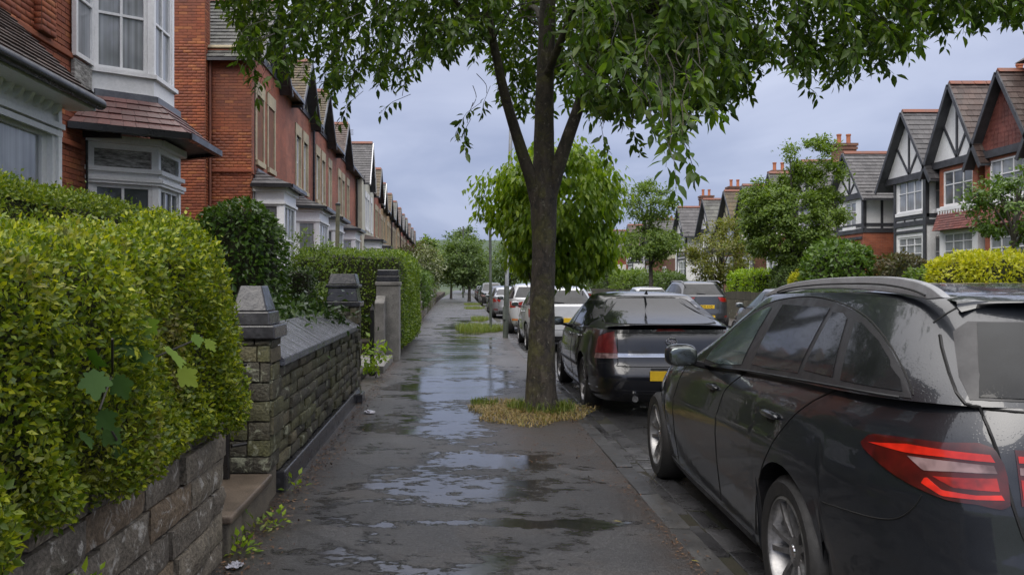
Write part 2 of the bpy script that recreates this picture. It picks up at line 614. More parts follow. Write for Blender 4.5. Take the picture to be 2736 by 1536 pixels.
# kerb stones on our side, each its own stone with worn edges
def rough_block(seed, nu=6, nv=4, relief=0.16, edge=0.22, tri=False):
    """unit block: x -1..0 (front at 0), y 0..1, z 0..1, its front quarry-faced"""
    rg = np.random.default_rng(seed)
    P = []
    for j in range(nv + 1):
        for i in range(nu + 1):
            u, v = i / nu, j / nv
            e = min(min(u, 1 - u) * nu, min(v, 1 - v) * nv)
            x = 0.0 if e < 0.5 else (0.5 + rg.normal() * 0.4) * relief
            x -= edge if e < 0.5 else 0
            jx = 0 if e < 0.5 else rg.normal() * 0.03
            P.append((x + (rg.random() * 0.05 if e < 0.5 else 0), u + jx + (rg.normal() * 0.008 if e < 0.5 else 0), v + (rg.normal() * 0.012 if e < 0.5 else 0)))
    n = nu + 1
    F = [(j * n + i, j * n + i + 1, (j + 1) * n + i + 1, (j + 1) * n + i) for j in range(nv) for i in range(nu)]
    ring = [i for i in range(n)] + [j * n + nu for j in range(1, nv + 1)] + [nv * n + i for i in range(nu - 1, -1, -1)] + [j * n for j in range(nv - 1, 0, -1)]
    o = len(P)
    for k in ring:
        P.append((-1.0, P[k][1], P[k][2]))
    m = len(ring)
    for k in range(m):
        k2 = (k + 1) % m
        F.append((ring[k2], ring[k], o + k, o + k2))
    me = bpy.data.meshes.new("stone")
    me.from_pydata(P, [], F)
    me.polygons.foreach_set("use_smooth", [True] * len(me.polygons))
    me.set_sharp_from_angle(angle=R(38))
    return me


def soft_block(seed, jit=0.012):
    """unit block 0..1 with clipped, slightly uneven edges (flat dressed stone)"""
    bm = bmesh.new()
    bmesh.ops.create_cube(bm, size=1.0)
    bmesh.ops.bevel(bm, geom=bm.edges[:], offset=0.05, segments=1, affect="EDGES")
    rg = random.Random(seed)
    for v in bm.verts:
        v.co += Vector((0.5, 0.5, 0.5)) + Vector((rg.gauss(0, jit), rg.gauss(0, jit), rg.gauss(0, jit)))
    me = bpy.data.meshes.new("stone")
    bm.to_mesh(me); bm.free()
    return me


KB = [soft_block(k, 0.006) for k in range(5)]
for me in KB: me.materials.append(M_kerb)
kerb = MB().box(1.205, 1.325, -4, 260, -0.05, PZ - 0.012).build("kerb", M_moss)
tag(kerb, kind="structure")
y = 1.2
while y < 46:
    l = random.uniform(0.78, 0.98)
    o = link_mesh("kerb_stone", random.choice(KB), None, kerb)
    o.location = (1.2 + random.gauss(0, 0.004), y, -0.03)
    o.scale = (0.135, l - 0.014, PZ + 0.032 + random.gauss(0, 0.003))
    o.rotation_euler = (0, random.gauss(0, 0.006), random.gauss(0, 0.004))
    y += l
mb = MB()
while y < 240:
    mb.box(1.2, 1.334, y, y + 0.9, -0.03, PZ + 0.003); y += 0.92
o = mb.build("kerb_stone", M_kerb, kerb); o["kind"] = "stuff"
MB().box(9.3, 9.45, -4, 260, -0.03, 0.105).build("far_kerb", M_kerb)["kind"] = "structure"
# gutter of flat setts along the kerb
chan = MB().box(1.335, 1.64, -4, 120, -0.05, 0.003).build("gutter", M_moss)
tag(chan, kind="structure")
y = 1.0
CB = [soft_block(20 + k, 0.01) for k in range(5)]
M_sett = surf("gutter setts", (0.08, 0.08, 0.085), (0.04, 0.04, 0.042), 0.3, 3, 0.45, 90, 0.4, 0.004, rrange=0.2,
              pieces=[(0, (0.045, 0.045, 0.048)), (0.5, (0.065, 0.065, 0.07)), (1, (0.095, 0.095, 0.1))])
for me in CB: me.materials.append(M_sett)
while y < 34:
    l = random.uniform(0.3, 0.52)
    for x0, w in ((1.336, 0.145), (1.485, 0.15)):
        o = link_mesh("sett", random.choice(CB), None, chan)
        o.location = (x0, y + (0.1 if x0 > 1.4 else 0) , -0.05)
        o.scale = (w, l - 0.012, 0.058 + random.gauss(0, 0.003))
        o.rotation_euler = (random.gauss(0, 0.004), random.gauss(0, 0.01), random.gauss(0, 0.008))
    y += l

# raised front gardens
def terrace(name, poly, z0, z1, mat):
    o = MB().prism([(x, y, z0) for x, y in poly], (0, 0, z1 - z0)).build(name, mat)
    o["kind"] = "structure"
    return o


terrace("garden", [(-1.6, -3), (-1.48, 4.1), (-1.48, 4.25), (-40, 4.25), (-40, -3)], -0.05, 0.5, M_soil)
terrace("garden_path", [(-1.27, 4.26), (-1.27, 5.4), (-40, 5.4), (-40, 4.26)], -0.05, 0.24, M_pave)
terrace("garden_plot", [(-1.52, 5.41), (-1.6, 10.6), (-40, 10.6), (-40, 5.41)], -0.05, 0.45, M_soil)
terrace("garden_path", [(-1.5, 10.61), (-1.5, 15.4), (-40, 15.4), (-40, 10.61)], -0.05, 0.2, M_pave)
terrace("garden_plot", [(-1.6, 15.41), (-2.9, 140), (-40, 140), (-40, 15.41)], -0.05, 0.45, M_soil)
terrace("far_garden", [(11.75, -4), (11.75, 260), (60, 260), (60, -4)], -0.05, 1.05, M_grassground)

# wooded hill that closes the street
def hill(name, cx, cy, rx, ry, h, mat):
    P, n, m = [], 48, 14
    V = [(cx, cy, h)]
    for j in range(1, m + 1):
        for i in range(n):
            a = 2 * math.pi * i / n; r = j / m
            z = h * (1 - r * r) ** 1.5 if j < m else -0.5
            V.append((cx + rx * r * math.cos(a), cy + ry * r * math.sin(a), z + 1.2 * math.sin(i * 1.7 + j)))
    F = [(0, 1 + (i + 1) % n, 1 + i) for i in range(n)]
    T = [(f[0], f[2], f[1]) for f in F]
    mb = MB(); mb.v = V; mb.f = T
    for j in range(m - 1):
        for i in range(n):
            a, b = 1 + j * n + i, 1 + j * n + (i + 1) % n
            mb.f.append((a, a + n, b + n, b))
    o = mb.build(name, mat, None, 60)
    o["kind"] = "structure"


M_hill = surf("wooded hill", (0.045, 0.075, 0.035), (0.025, 0.045, 0.022), 0.95, 0.03, 0.5, 0.4, 0.8, 0.5)
hill("hill", -20, 620, 420, 260, 34, M_hill)

# ================================================================ garden walls on our side
M_stone = surf("sandstone blocks", (0.20, 0.18, 0.15), None, 0.72, 5, 0.5, 55, 0.8, 0.012,
               pieces=[(0, (0.12, 0.105, 0.088)), (0.35, (0.18, 0.155, 0.122)), (0.7, (0.215, 0.185, 0.14)), (1, (0.19, 0.135, 0.085))],
               spots=((0.42, 0.40, 0.36), 0.56, 11))
M_stone_b = surf("mossy sandstone", (0.13, 0.12, 0.09), None, 0.68, 6, 0.5, 60, 0.8, 0.012,
                 pieces=[(0, (0.06, 0.055, 0.04)), (0.4, (0.10, 0.09, 0.058)), (0.75, (0.105, 0.105, 0.045)), (1, (0.16, 0.135, 0.085))],
                 spots=((0.27, 0.28, 0.20), 0.57, 9))
M_mortar = surf("old mortar", (0.17, 0.145, 0.112), (0.10, 0.088, 0.07), 0.85, 6, 0.35, 90, 0.5, 0.006)
M_slab = surf("worn step stone", (0.15, 0.115, 0.085), (0.085, 0.066, 0.05), 0.5, 5, 0.35, 100, 0.5, 0.005)
M_cap = surf("wet blackened cap stone", (0.05, 0.05, 0.055), (0.022, 0.022, 0.025), 0.22, 6, 0.35, 30, 0.35, 0.006, rrange=0.12)
M_slate = surf("wet riven coping slate", (0.17, 0.175, 0.20), (0.08, 0.082, 0.095), 0.16, 5, 0.4, 38, 0.95, 0.014, rrange=0.1, stretch=(0.45, 2.6, 1))
M_render = surf("weathered grey render", (0.26, 0.25, 0.235), (0.15, 0.145, 0.135), 0.75, 4, 0.3, 60, 0.4, 0.005, spots=((0.09, 0.088, 0.08), 0.6, 7))
M_iron = surf("black iron", (0.012, 0.012, 0.013), (0.02, 0.018, 0.017), 0.35, 20, 0.2, 80, 0.1)

SB = [rough_block(100 + k, 7, 3, 0.07, 0.055) for k in range(9)]
SBB = [m.copy() for m in SB]
SBR = [m.copy() for m in SB]
for m in SB: m.materials.append(M_stone)
for m in SBB: m.materials.append(M_stone_b)
for m in SBR: m.materials.append(M_render)
WANG = 0.0145


def lay_courses(parent, pool, y0, y1, z0, z1, hs, ls, depth, xf=0.0, gap=0.012, rot=0.0, name="stone"):
    """courses of single stones on a vertical face; rot=-90deg turns the face towards the camera (then y runs along +x)"""
    z = z0
    while z < z1 - 0.03:
        h = min(random.choice(hs), z1 - z)
        if z1 - z - h < 0.04: h = z1 - z
        y = y0
        while y < y1 - 0.02:
            l = random.uniform(*ls)
            if y1 - y - l < ls[0] * 0.5: l = y1 - y
            o = link_mesh(name, random.choice(pool), None, parent)
            if rot:
                o.location = (y + gap / 2, xf, z + gap / 2)
            else:
                o.location = (xf + random.gauss(0, 0.009), y + gap / 2, z + gap / 2 + random.gauss(0, 0.002))
            o.rotation_euler = (0, 0, rot)
            o.scale = (depth * random.uniform(0.9, 1.25), l - gap * random.uniform(0.7, 1.6), h - gap * random.uniform(0.7, 1.5))
            y += l
        z += h


def wall_empty(name, y0, label, cat="wall", xoff=0.0):
    return empty(name, (X_wall(y0) + xoff, y0, 0), WANG, label, cat)


# wall under the big hedge
w = wall_empty("garden_wall", 0.7, "low rough-faced sandstone wall under the big yellow-green hedge")
MB().box(-0.34, -0.035, 0, 3.5, 0.0, 0.86).build("mortar", M_mortar, w)
lay_courses(w, SB, 0, 3.58, 0.05, 0.91, (0.125, 0.15, 0.135), (0.34, 0.62), 0.14)
lay_courses(w, SB, -0.30, -0.01, 0.05, 0.91, (0.14,), (0.15, 0.3), 0.10, xf=3.56, rot=R(90) + math.pi / 2 * 0)  # far end return

# threshold between wall and pillar
w = wall_empty("gate_step", 4.3, "worn brown stone step in the gateway beside the hedge wall", "step")
MB().box(-0.75, 0.012, 0.0, 0.96, 0.0, 0.255).build("riser", M_mortar, w, bevel=0.01)
MB().box(-0.78, 0.035, -0.02, 0.965, 0.257, 0.30).build("tread", M_slab, w, bevel=0.012)


def pillar(y0, label, x0, x1, dep, zb, zt, cap, pool, hs, mat_core, M_c=M_cap):
    p = wall_empty("gate_pillar", y0, label, "pillar")
    MB().box(x0 + 0.03, x1 - 0.03, 0.03, dep - 0.03, 0.0, zt).build("core", mat_core, p)
    lay_courses(p, pool, x0, x1, zb, zt, hs, (0.12, 0.26), 0.07, xf=0.0, rot=R(-90), gap=0.01)
    lay_courses(p, pool, 0.012, dep, zb, zt, hs, (0.16, 0.3), 0.06, xf=x1, gap=0.01)
    z = zt
    for nm, h, o0, o1 in cap:                 # name, height, overhang below and above
        lo = [(x0 - o0, -o0, z), (x1 + o0, -o0, z), (x1 + o0, dep + o0, z), (x0 - o0, dep + o0, z)]
        hi = [(x0 - o1, -o1, z + h), (x1 + o1, -o1, z + h), (x1 + o1, dep + o1, z + h), (x0 - o1, dep + o1, z + h)]
        MB().add(lo + hi, [(3, 2, 1, 0), (4, 5, 6, 7), (0, 1, 5, 4), (1, 2, 6, 5), (2, 3, 7, 6), (3, 0, 4, 7)]).build(nm, M_c, p, bevel=0.008)
        z += h + 0.002
    return p


pillar(5.27, "square stone gate pillar with chipped tapered black cap", -0.27, 0.02, 0.34, 0.30, 1.16,
       (("cap_slab", 0.085, 0.035, 0.03), ("cap_band", 0.085, -0.005, -0.015), ("cap_top", 0.165, -0.03, -0.075)), SBB, (0.12, 0.105, 0.13), M_mortar)

w = wall_empty("garden_wall", 5.62, "mossy stone garden wall with a sloping wet slate coping")
MB().box(-0.30, -0.035, 0.0, 4.68, 0.0, 0.95).build("mortar", M_mortar, w)
MB().box(-0.2, 0.045, 0.0, 4.66, 0.02, 0.235).build("plinth", M_cap, w, bevel=0.01)
lay_courses(w, SBB, 0, 4.66, 0.24, 0.95, (0.085, 0.1, 0.09), (0.2, 0.46), 0.11)
y = 0.0
k = 0
while y < 4.6:
    l = min(random.uniform(0.5, 0.75), 4.62 - y)
    if 4.62 - y - l < 0.25: l = 4.62 - y
    MB().prism([(0.04, y + 0.003, 0.952), (0.04, y + 0.003, 1.005), (-0.29, y + 0.003, 1.20), (-0.335, y + 0.003, 1.19), (-0.335, y + 0.003, 0.952)], (0, l - 0.006, 0)).build("coping_slab", M_slate, w, bevel=0.007)
    y += l

pillar(10.25, "tall black-capped stone pillar at the far end of the slate-coped wall", -0.37, 0.015, 0.4, 0.10, 1.24,
       (("cap_slab", 0.06, 0.035, 0.035), ("cap_block", 0.17, 0.005, -0.02), ("cap_band", 0.04, 0.012, 0.012), ("cap_top", 0.13, -0.01, -0.04)), SBB, (0.11, 0.12), M_mortar)
w = wall_empty("pillar_footing", 9.9, "dark stone footing block at the foot of the black-capped pillar", "footing", 0.01)
MB().box(-0.2, 0.1, 0.0, 0.33, 0.06, 0.2).build("block", M_cap, w, bevel=0.015)

# second gateway: iron gate post, step, grey rendered pillar with scrolled wing
g = empty("iron_gate_post", (-1.41, 12.9, 0.1), 0, "slim black iron gate post between the two capped pillars", "post")
MB().box(-0.032, 0.032, -0.032, 0.032, 0.0, 1.02).build("shaft", M_iron, g, bevel=0.006)
MB().add([(-0.032, -0.032, 1.02), (0.032, -0.032, 1.02), (0.032, 0.032, 1.02), (-0.032, 0.032, 1.02), (0, 0, 1.12)], [(0, 1, 4), (1, 2, 4), (2, 3, 4), (3, 0, 4)]).build("point", M_iron, g)
MB().box(-0.05, 0.05, -0.05, 0.05, 0.0, 0.05).build("foot", M_iron, g, bevel=0.01)
g = empty("iron_gate_post", (-1.47, 5.12, 0.3), 0, "black iron gate post beside the tapered-cap pillar", "post")
MB().box(-0.022, 0.022, -0.022, 0.022, 0.0, 0.86).build("shaft", M_iron, g, bevel=0.004)
MB().tube([(0.03, 0.02, 0.2), (0.1, 0.1, 0.2)], 0.012).build("hinge", M_iron, g)
MB().tube([(0.03, 0.02, 0.7), (0.1, 0.1, 0.7)], 0.012).build("hinge", M_iron, g)
w = wall_empty("gate_step", 13.2, "grey stone step before the rendered pillar and privet hedge", "step")
MB().box(-0.9, 0.1, 0.0, 2.1, 0.0, 0.21).build("tread", M_render, w, bevel=0.012)

p = empty("gate_pillar", (-1.62, 15.5, 0), WANG, "pale grey rendered pillar with dark cap against the privet hedge", "pillar")
MB().box(0.0, 0.43, 0, 0.5, 0.05, 1.5).build("shaft", M_render, p, bevel=0.012)
MB().box(-0.02, 0.45, -0.02, 0.52, 1.502, 1.57).build("cap_slab", M_render, p, bevel=0.012)
MB().box(0.0, 0.43, 0.0, 0.5, 1.572, 1.68).build("cap_block", M_cap, p, bevel=0.01)
MB().box(0.015, 0.415, 0.015, 0.485, 1.682, 1.80).build("cap_top", M_cap, p, bevel=0.015)
prof = [(0, 0.05), (0, 1.18), (0.1, 1.24), (0.22, 1.2), (0.3, 1.3), (0.33, 1.32), (0.33, 0.05)]
MB().prism([(0.0, -0.35 + a * 1.05, z) for a, z in prof], (0.18, 0, 0)).build("scroll_wing", M_render, p, bevel=0.02)

# further walls and posts down the street
y = 23.0
WLAB = ["worn stone wall just past the privet hedge", "low grey stone wall beyond the worn one", "stone wall under the round garden bush", "plain stone wall halfway down the path",
        "far low stone wall near the street tree", "farthest stone wall along the path"]
k = 0
while y < 74 and k < 6:
    L_ = random.uniform(6.5, 8.5)
    w = wall_empty("garden_wall", y, WLAB[k])
    MB().box(-0.3, -0.03, 0, L_, 0, 0.78).build("mortar", M_mortar, w)
    if k < 3:
        lay_courses(w, SBB if k != 1 else SB, 0, L_, 0.08, 0.8, (0.14, 0.16), (0.3, 0.6), 0.1)
    else:
        MB().box(-0.31, 0.0, 0, L_, 0.08, 0.8).build("face", M_stone_b, w)
    MB().box(-0.33, 0.03, 0, L_, 0.803, 0.87).build("coping", M_render, w, bevel=0.01)
    w2 = wall_empty("gate_pillar", y - 0.55, ["squat stone gatepost with rounded top past the privet hedge", "second squat stone gatepost down the path", "third squat stone gatepost down the path",
                                              "fourth squat stone gatepost down the path", "fifth squat stone gatepost down the path", "sixth squat stone gatepost down the path"][k], "pillar")
    hh = random.uniform(1.05, 1.3)
    MB().box(-0.38, 0.03, 0, 0.4, 0, hh).build("shaft", M_stone_b if k % 2 else M_render, w2, bevel=0.02)
    MB().lathe([(0.29, hh), (0.29, hh + 0.05), (0.24, hh + 0.12), (0.12, hh + 0.18), (0.0, hh + 0.2)], 4, Matrix.Translation((-0.175, 0.2, 0)) @ Matrix.Rotation(R(45), 4, "Z")).build("cap", M_render, w2)
    y += L_ + 1.3
    k += 1

# ================================================================ hedges
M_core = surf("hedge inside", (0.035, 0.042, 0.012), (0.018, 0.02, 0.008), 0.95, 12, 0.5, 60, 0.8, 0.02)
M_privet = leafmat("golden privet leaves", [(0.055, 0.10, 0.010), (0.13, 0.195, 0.012), (0.25, 0.30, 0.016), (0.08, 0.13, 0.012), (0.38, 0.40, 0.022), (0.11, 0.17, 0.012), (0.05, 0.085, 0.010)], 0.38, 0.4,
                   big=((0.15, 0.12, 0.042), 0.54, 2.6))
M_privet2 = leafmat("garden hedge leaves", [(0.05, 0.10, 0.012), (0.13, 0.20, 0.018), (0.28, 0.33, 0.022), (0.09, 0.15, 0.016), (0.19, 0.26, 0.02)], 0.34, 0.4)
M_box = leafmat("clipped green privet leaves", [(0.045, 0.095, 0.012), (0.11, 0.18, 0.016), (0.20, 0.28, 0.022), (0.07, 0.13, 0.014), (0.14, 0.22, 0.02)], 0.34, 0.35)
M_ivy = leafmat("ivy leaves", [(0.025, 0.06, 0.012), (0.06, 0.125, 0.018), (0.10, 0.18, 0.024), (0.04, 0.09, 0.014)], 0.28, 0.3)
M_dark = leafmat("dark hedge leaves", [(0.014, 0.036, 0.010), (0.035, 0.07, 0.014), (0.055, 0.1, 0.018), (0.02, 0.05, 0.012)], 0.25, 0.35)


def rbox_points(n, half, r, bottom=False):
    h = np.array(half)
    ar = np.array([h[1] * h[2], h[1] * h[2], h[0] * h[2], h[0] * h[2], h[0] * h[1], h[0] * h[1] * (1 if bottom else 0.25)])
    f = RNG.choice(6, size=n, p=ar / ar.sum())
    P = (RNG.random((n, 3)) * 2 - 1) * h
    ax = f // 2
    sg = np.where(f % 2 == 0, 1.0, -1.0)
    sg = np.where(ax == 2, np.where(f == 4, 1.0, -1.0), sg)
    P[np.arange(n), ax] = sg * h[ax]
    c = np.clip(P, -(h - r), h - r)
    d = unit(P - c)
    return c + d * r, d


def hedge(name, label, x0, x1, y0, y1, z0, z1, r, n, size, mat, n_obj=0, lump=0.05, depth=0.06, warp=None, cat="hedge", tmpl=LEAF2, spread=0.8, loc=None, upbias=0.25, sprig=0.0, group=None):
    c = np.array([(x0 + x1) / 2, (y0 + y1) / 2, (z0 + z1) / 2])
    half = [(x1 - x0) / 2, (y1 - y0) / 2, (z1 - z0) / 2]
    r = min([r] + [q * 0.98 for q in half])
    e = empty(name, (c[0], c[1], z0), 0, label, cat, group)
    P, D = rbox_points(n, half, r)
    P[:, 2] += half[2]
    lum = vnoise(P + c, 0.9 / max(0.5, half[2]), 5) * lump + vnoise(P + c, 2.6, 8) * lump * 0.45
    P = P + D * (lum - np.abs(RNG.normal(size=n)) * depth)[:, None]
    if sprig:
        m = RNG.random(n) < 0.03
        P[m] += (D[m] * 0.6 + [0, 0, 0.8]) * (RNG.random((m.sum(), 1)) * sprig)
    if warp: P = warp(P)
    ax = unit(D * 0.55 + rand_dirs(n) * spread + np.array([0, 0, upbias]))
    nr = unit(D * 1.0 + rand_dirs(n) * 0.75 + np.array([0, 0, 0.35]))
    sz = size * (0.6 + 0.8 * RNG.random(n))
    W = P + np.array([c[0], c[1], z0])
    vis = W[:, 1] - 6.0 * (D @ unit(np.array([0.45, -0.85, 0.2])) > 0.2)
    leaves(e, P, ax, nr, sz, tmpl, mat, n_obj, key=vis)
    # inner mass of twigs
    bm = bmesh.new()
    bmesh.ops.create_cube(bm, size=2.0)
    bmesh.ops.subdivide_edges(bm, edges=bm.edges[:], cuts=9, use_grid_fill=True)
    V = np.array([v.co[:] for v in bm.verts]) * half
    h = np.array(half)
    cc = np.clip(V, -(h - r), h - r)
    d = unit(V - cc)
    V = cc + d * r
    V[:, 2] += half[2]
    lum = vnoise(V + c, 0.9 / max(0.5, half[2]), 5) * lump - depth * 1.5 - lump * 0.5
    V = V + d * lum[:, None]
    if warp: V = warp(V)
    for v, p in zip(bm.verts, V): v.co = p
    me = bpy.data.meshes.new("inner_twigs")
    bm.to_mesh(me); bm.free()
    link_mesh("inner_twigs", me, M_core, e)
    return e


def lean(k, zc=0.35):
    def f(P):
        P = P.copy()
        P[:, 0] -= k * np.maximum(0, P[:, 2] - zc)
        return P
    return f


def near_warp(P):
    P = P.copy()
    yw = P[:, 1] + 2.505
    zt = (0.655 + 0.079 * yw) / 1.04
    P[:, 2] *= zt
    P[:, 0] -= 0.30 * np.maximum(0, P[:, 2] - 0.45) ** 1.3
    P[:, 0] += 0.05 * np.exp(-((P[:, 2] - 0.15) / 0.25) ** 2) * (P[:, 0] > 0)
    return P


hedge("privet_hedge", "big overgrown yellow-green hedge spilling over the near stone wall", -2.6, -1.10, 0.85, 4.16, 0.78, 1.84, 0.17, 210000, 0.0235, M_privet, 300, 0.085, 0.07, near_warp, sprig=0.07)
hedge("garden_hedge", "green hedge with bright tips running below the white bay windows", -3.85, -3.0, 4.6, 9.8, 0.5, 2.28, 0.18, 60000, 0.034, M_privet2, 120, 0.06, 0.07, sprig=0.06)
hedge("ivy_bush", "tall dark ivy-clad bush beside the brick gable wall", -3.3, -2.28, 9.8, 11.0, 0.45, 2.55, 0.5, 7500, 0.075, M_ivy, 150, 0.07, 0.06, cat="bush", tmpl=LEAF4, spread=0.5, upbias=-0.3)
hedge("dividing_hedge", "low dark clipped hedge between ivy bush and privet block", -3.4, -2.1, 11.6, 12.3, 0.4, 1.76, 0.12, 6000, 0.04, M_dark, 60, 0.03, 0.05)
hedge("privet_block", "square-clipped privet hedge overhanging the pavement behind the pillars", -3.5, -1.12, 16.4, 22.3, 0.16, 2.22, 0.32, 40000, 0.052, M_box, 200, 0.06, 0.06, cat="hedge", sprig=0.1)

# ================================================================ house building kit
def brickmat(name, c1, c2, mortar, stain=0.5, nbump=0.6):
    """brick too far off to be laid one by one"""
    m, nt, b, N, L = mat_new(name)
    g = N("ShaderNodeNewGeometry")
    sp = N("ShaderNodeSeparateXYZ"); L(g.outputs["Position"], sp.inputs[0])
    ad = N("ShaderNodeMath"); ad.operation = "ADD"
    L(sp.outputs["X"], ad.inputs[0]); L(sp.outputs["Y"], ad.inputs[1])
    cb = N("ShaderNodeCombineXYZ"); L(ad.outputs[0], cb.inputs["X"]); L(sp.outputs["Z"], cb.inputs["Y"])
    br = N("ShaderNodeTexBrick")
    br.inputs["Scale"].default_value = 1.0
    br.inputs["Brick Width"].default_value = 0.225
    br.inputs["Row Height"].default_value = 0.075
    br.inputs["Mortar Size"].default_value = 0.005
    br.inputs["Color1"].default_value = (*c1, 1)
    br.inputs["Color2"].default_value = (*c2, 1)
    br.inputs["Mortar"].default_value = (*mortar, 1)
    L(cb.outputs[0], br.inputs["Vector"])
    n = pos_noise(nt, 0.9, 5, 0.65, 0.5)
    r = ramp_node(nt, n.outputs["Fac"], [(0.3, (stain,) * 3), (0.65, (1.15,) * 3)])
    L(mixc(nt, 1.0, br.outputs["Color"], r.outputs[0], "MULTIPLY"), b.inputs["Base Color"])
    b.inputs["Roughness"].default_value = 0.72
    iv = N("ShaderNodeMath"); iv.operation = "SUBTRACT"; iv.inputs[0].default_value = 1.0
    L(br.outputs["Fac"], iv.inputs[1])
    add_bump(nt, b, iv.outputs[0], nbump, 0.006)
    return m


M_brick_red = brickmat("red brick wall", (0.38, 0.105, 0.05), (0.29, 0.078, 0.04), (0.26, 0.16, 0.11), 0.6)
M_brick_pink = brickmat("weathered pink brick wall", (0.37, 0.115, 0.062), (0.27, 0.08, 0.044), (0.30, 0.19, 0.135), 0.5)
M_brick_buff = brickmat("buff brick wall", (0.46, 0.30, 0.13), (0.36, 0.22, 0.10), (0.34, 0.26, 0.17), 0.6)
M_brick_brown = brickmat("brown brick wall", (0.20, 0.09, 0.055), (0.15, 0.07, 0.045), (0.17, 0.12, 0.09))
BR_COL = [(0, (0.18, 0.045, 0.022)), (0.25, (0.25, 0.066, 0.028)), (0.55, (0.30, 0.083, 0.032)), (0.85, (0.23, 0.058, 0.026)), (1, (0.40, 0.14, 0.046))]
M_brick1 = surf("red bricks", (0.3, 0.08, 0.04), None, 0.7, 1.1, 0.3, 120, 0.4, 0.003, pieces=BR_COL)
M_mort_br = surf("red-brown mortar", (0.25, 0.115, 0.07), (0.16, 0.075, 0.05), 0.9, 2, 0.3, 80, 0.4)
M_cream = surf("cream brick paint", (0.62, 0.60, 0.48), (0.46, 0.44, 0.34), 0.6, 1.2, 0.12, 30, 0.15)
M_white = surf("white gloss paint", (0.84, 0.84, 0.85), (0.74, 0.74, 0.75), 0.38, 1.8, 0.08, 25, 0.05, spots=((0.42, 0.41, 0.38), 0.74, 5))
M_whiter = surf("white render", (0.82, 0.82, 0.82), (0.68, 0.68, 0.68), 0.7, 0.9, 0.15, 30, 0.25)
M_creamr = surf("cream gable render", (0.60, 0.56, 0.40), (0.42, 0.38, 0.27), 0.75, 0.8, 0.15, 20, 0.2)
M_stonec = surf("cream lintel stone", (0.52, 0.45, 0.30), (0.34, 0.29, 0.20), 0.7, 2, 0.2, 30, 0.2)
M_timber = surf("black painted timber", (0.035, 0.036, 0.042), (0.06, 0.062, 0.07), 0.5, 3, 0.3, 40, 0.2)
M_barge = surf("grey-black bargeboard", (0.055, 0.058, 0.068), (0.09, 0.095, 0.11), 0.45, 3, 0.3, 30, 0.15)
M_lead = surf("lead flashing", (0.17, 0.18, 0.21), (0.11, 0.115, 0.14), 0.42, 3, 0.2, 30, 0.15)
M_gutter = surf("black gutter", (0.012, 0.012, 0.014), (0.02, 0.02, 0.022), 0.3, 5, 0.2, 30, 0.05)
TL = lambda a, b, c, d: [(0, a), (0.4, b), (0.75, c), (1, d)]
M_tile_brown = surf("brown clay tiles", (0.1, 0.06, 0.045), None, 0.55, 2, 0.35, 50, 0.4, 0.004, pieces=TL((0.055, 0.036, 0.031), (0.082, 0.054, 0.046), (0.11, 0.074, 0.062), (0.085, 0.066, 0.058)))
M_tile_plum = surf("plum red tiles", (0.13, 0.05, 0.05), None, 0.45, 2, 0.3, 50, 0.3, 0.004, pieces=TL((0.10, 0.035, 0.033), (0.135, 0.047, 0.043), (0.165, 0.06, 0.053), (0.12, 0.05, 0.047)))
M_tile_slate = surf("mossy grey slates", (0.1, 0.1, 0.09), None, 0.6, 3, 0.4, 30, 0.5, 0.006, pieces=TL((0.055, 0.055, 0.052), (0.095, 0.095, 0.088), (0.13, 0.132, 0.118), (0.075, 0.08, 0.06)), spots=((0.12, 0.13, 0.035), 0.66, 3))
M_tile_lich = surf("lichened brown tiles", (0.1, 0.08, 0.05), None, 0.7, 3, 0.4, 30, 0.5, 0.006, pieces=TL((0.06, 0.045, 0.033), (0.095, 0.07, 0.045), (0.13, 0.10, 0.055), (0.085, 0.07, 0.045)), spots=((0.24, 0.19, 0.04), 0.62, 4))
M_tile_dark = surf("dark slate roof", (0.08, 0.08, 0.09), None, 0.5, 2, 0.35, 40, 0.3, 0.004, pieces=TL((0.05, 0.048, 0.052), (0.075, 0.072, 0.076), (0.10, 0.096, 0.10), (0.065, 0.062, 0.064)), spots=((0.2, 0.2, 0.21), 0.72, 2))
M_ridge = surf("terracotta ridge", (0.21, 0.075, 0.045), (0.13, 0.055, 0.04), 0.7, 3, 0.25, 40, 0.3)
M_hung = surf("red hung tiles", (0.2, 0.06, 0.05), None, 0.6, 2, 0.3, 50, 0.3, 0.004, pieces=TL((0.15, 0.045, 0.035), (0.2, 0.062, 0.05), (0.24, 0.08, 0.06), (0.17, 0.06, 0.05)))
M_pot = surf("orange chimney pot", (0.42, 0.15, 0.07), (0.3, 0.1, 0.05), 0.7, 6, 0.2, 40, 0.2)


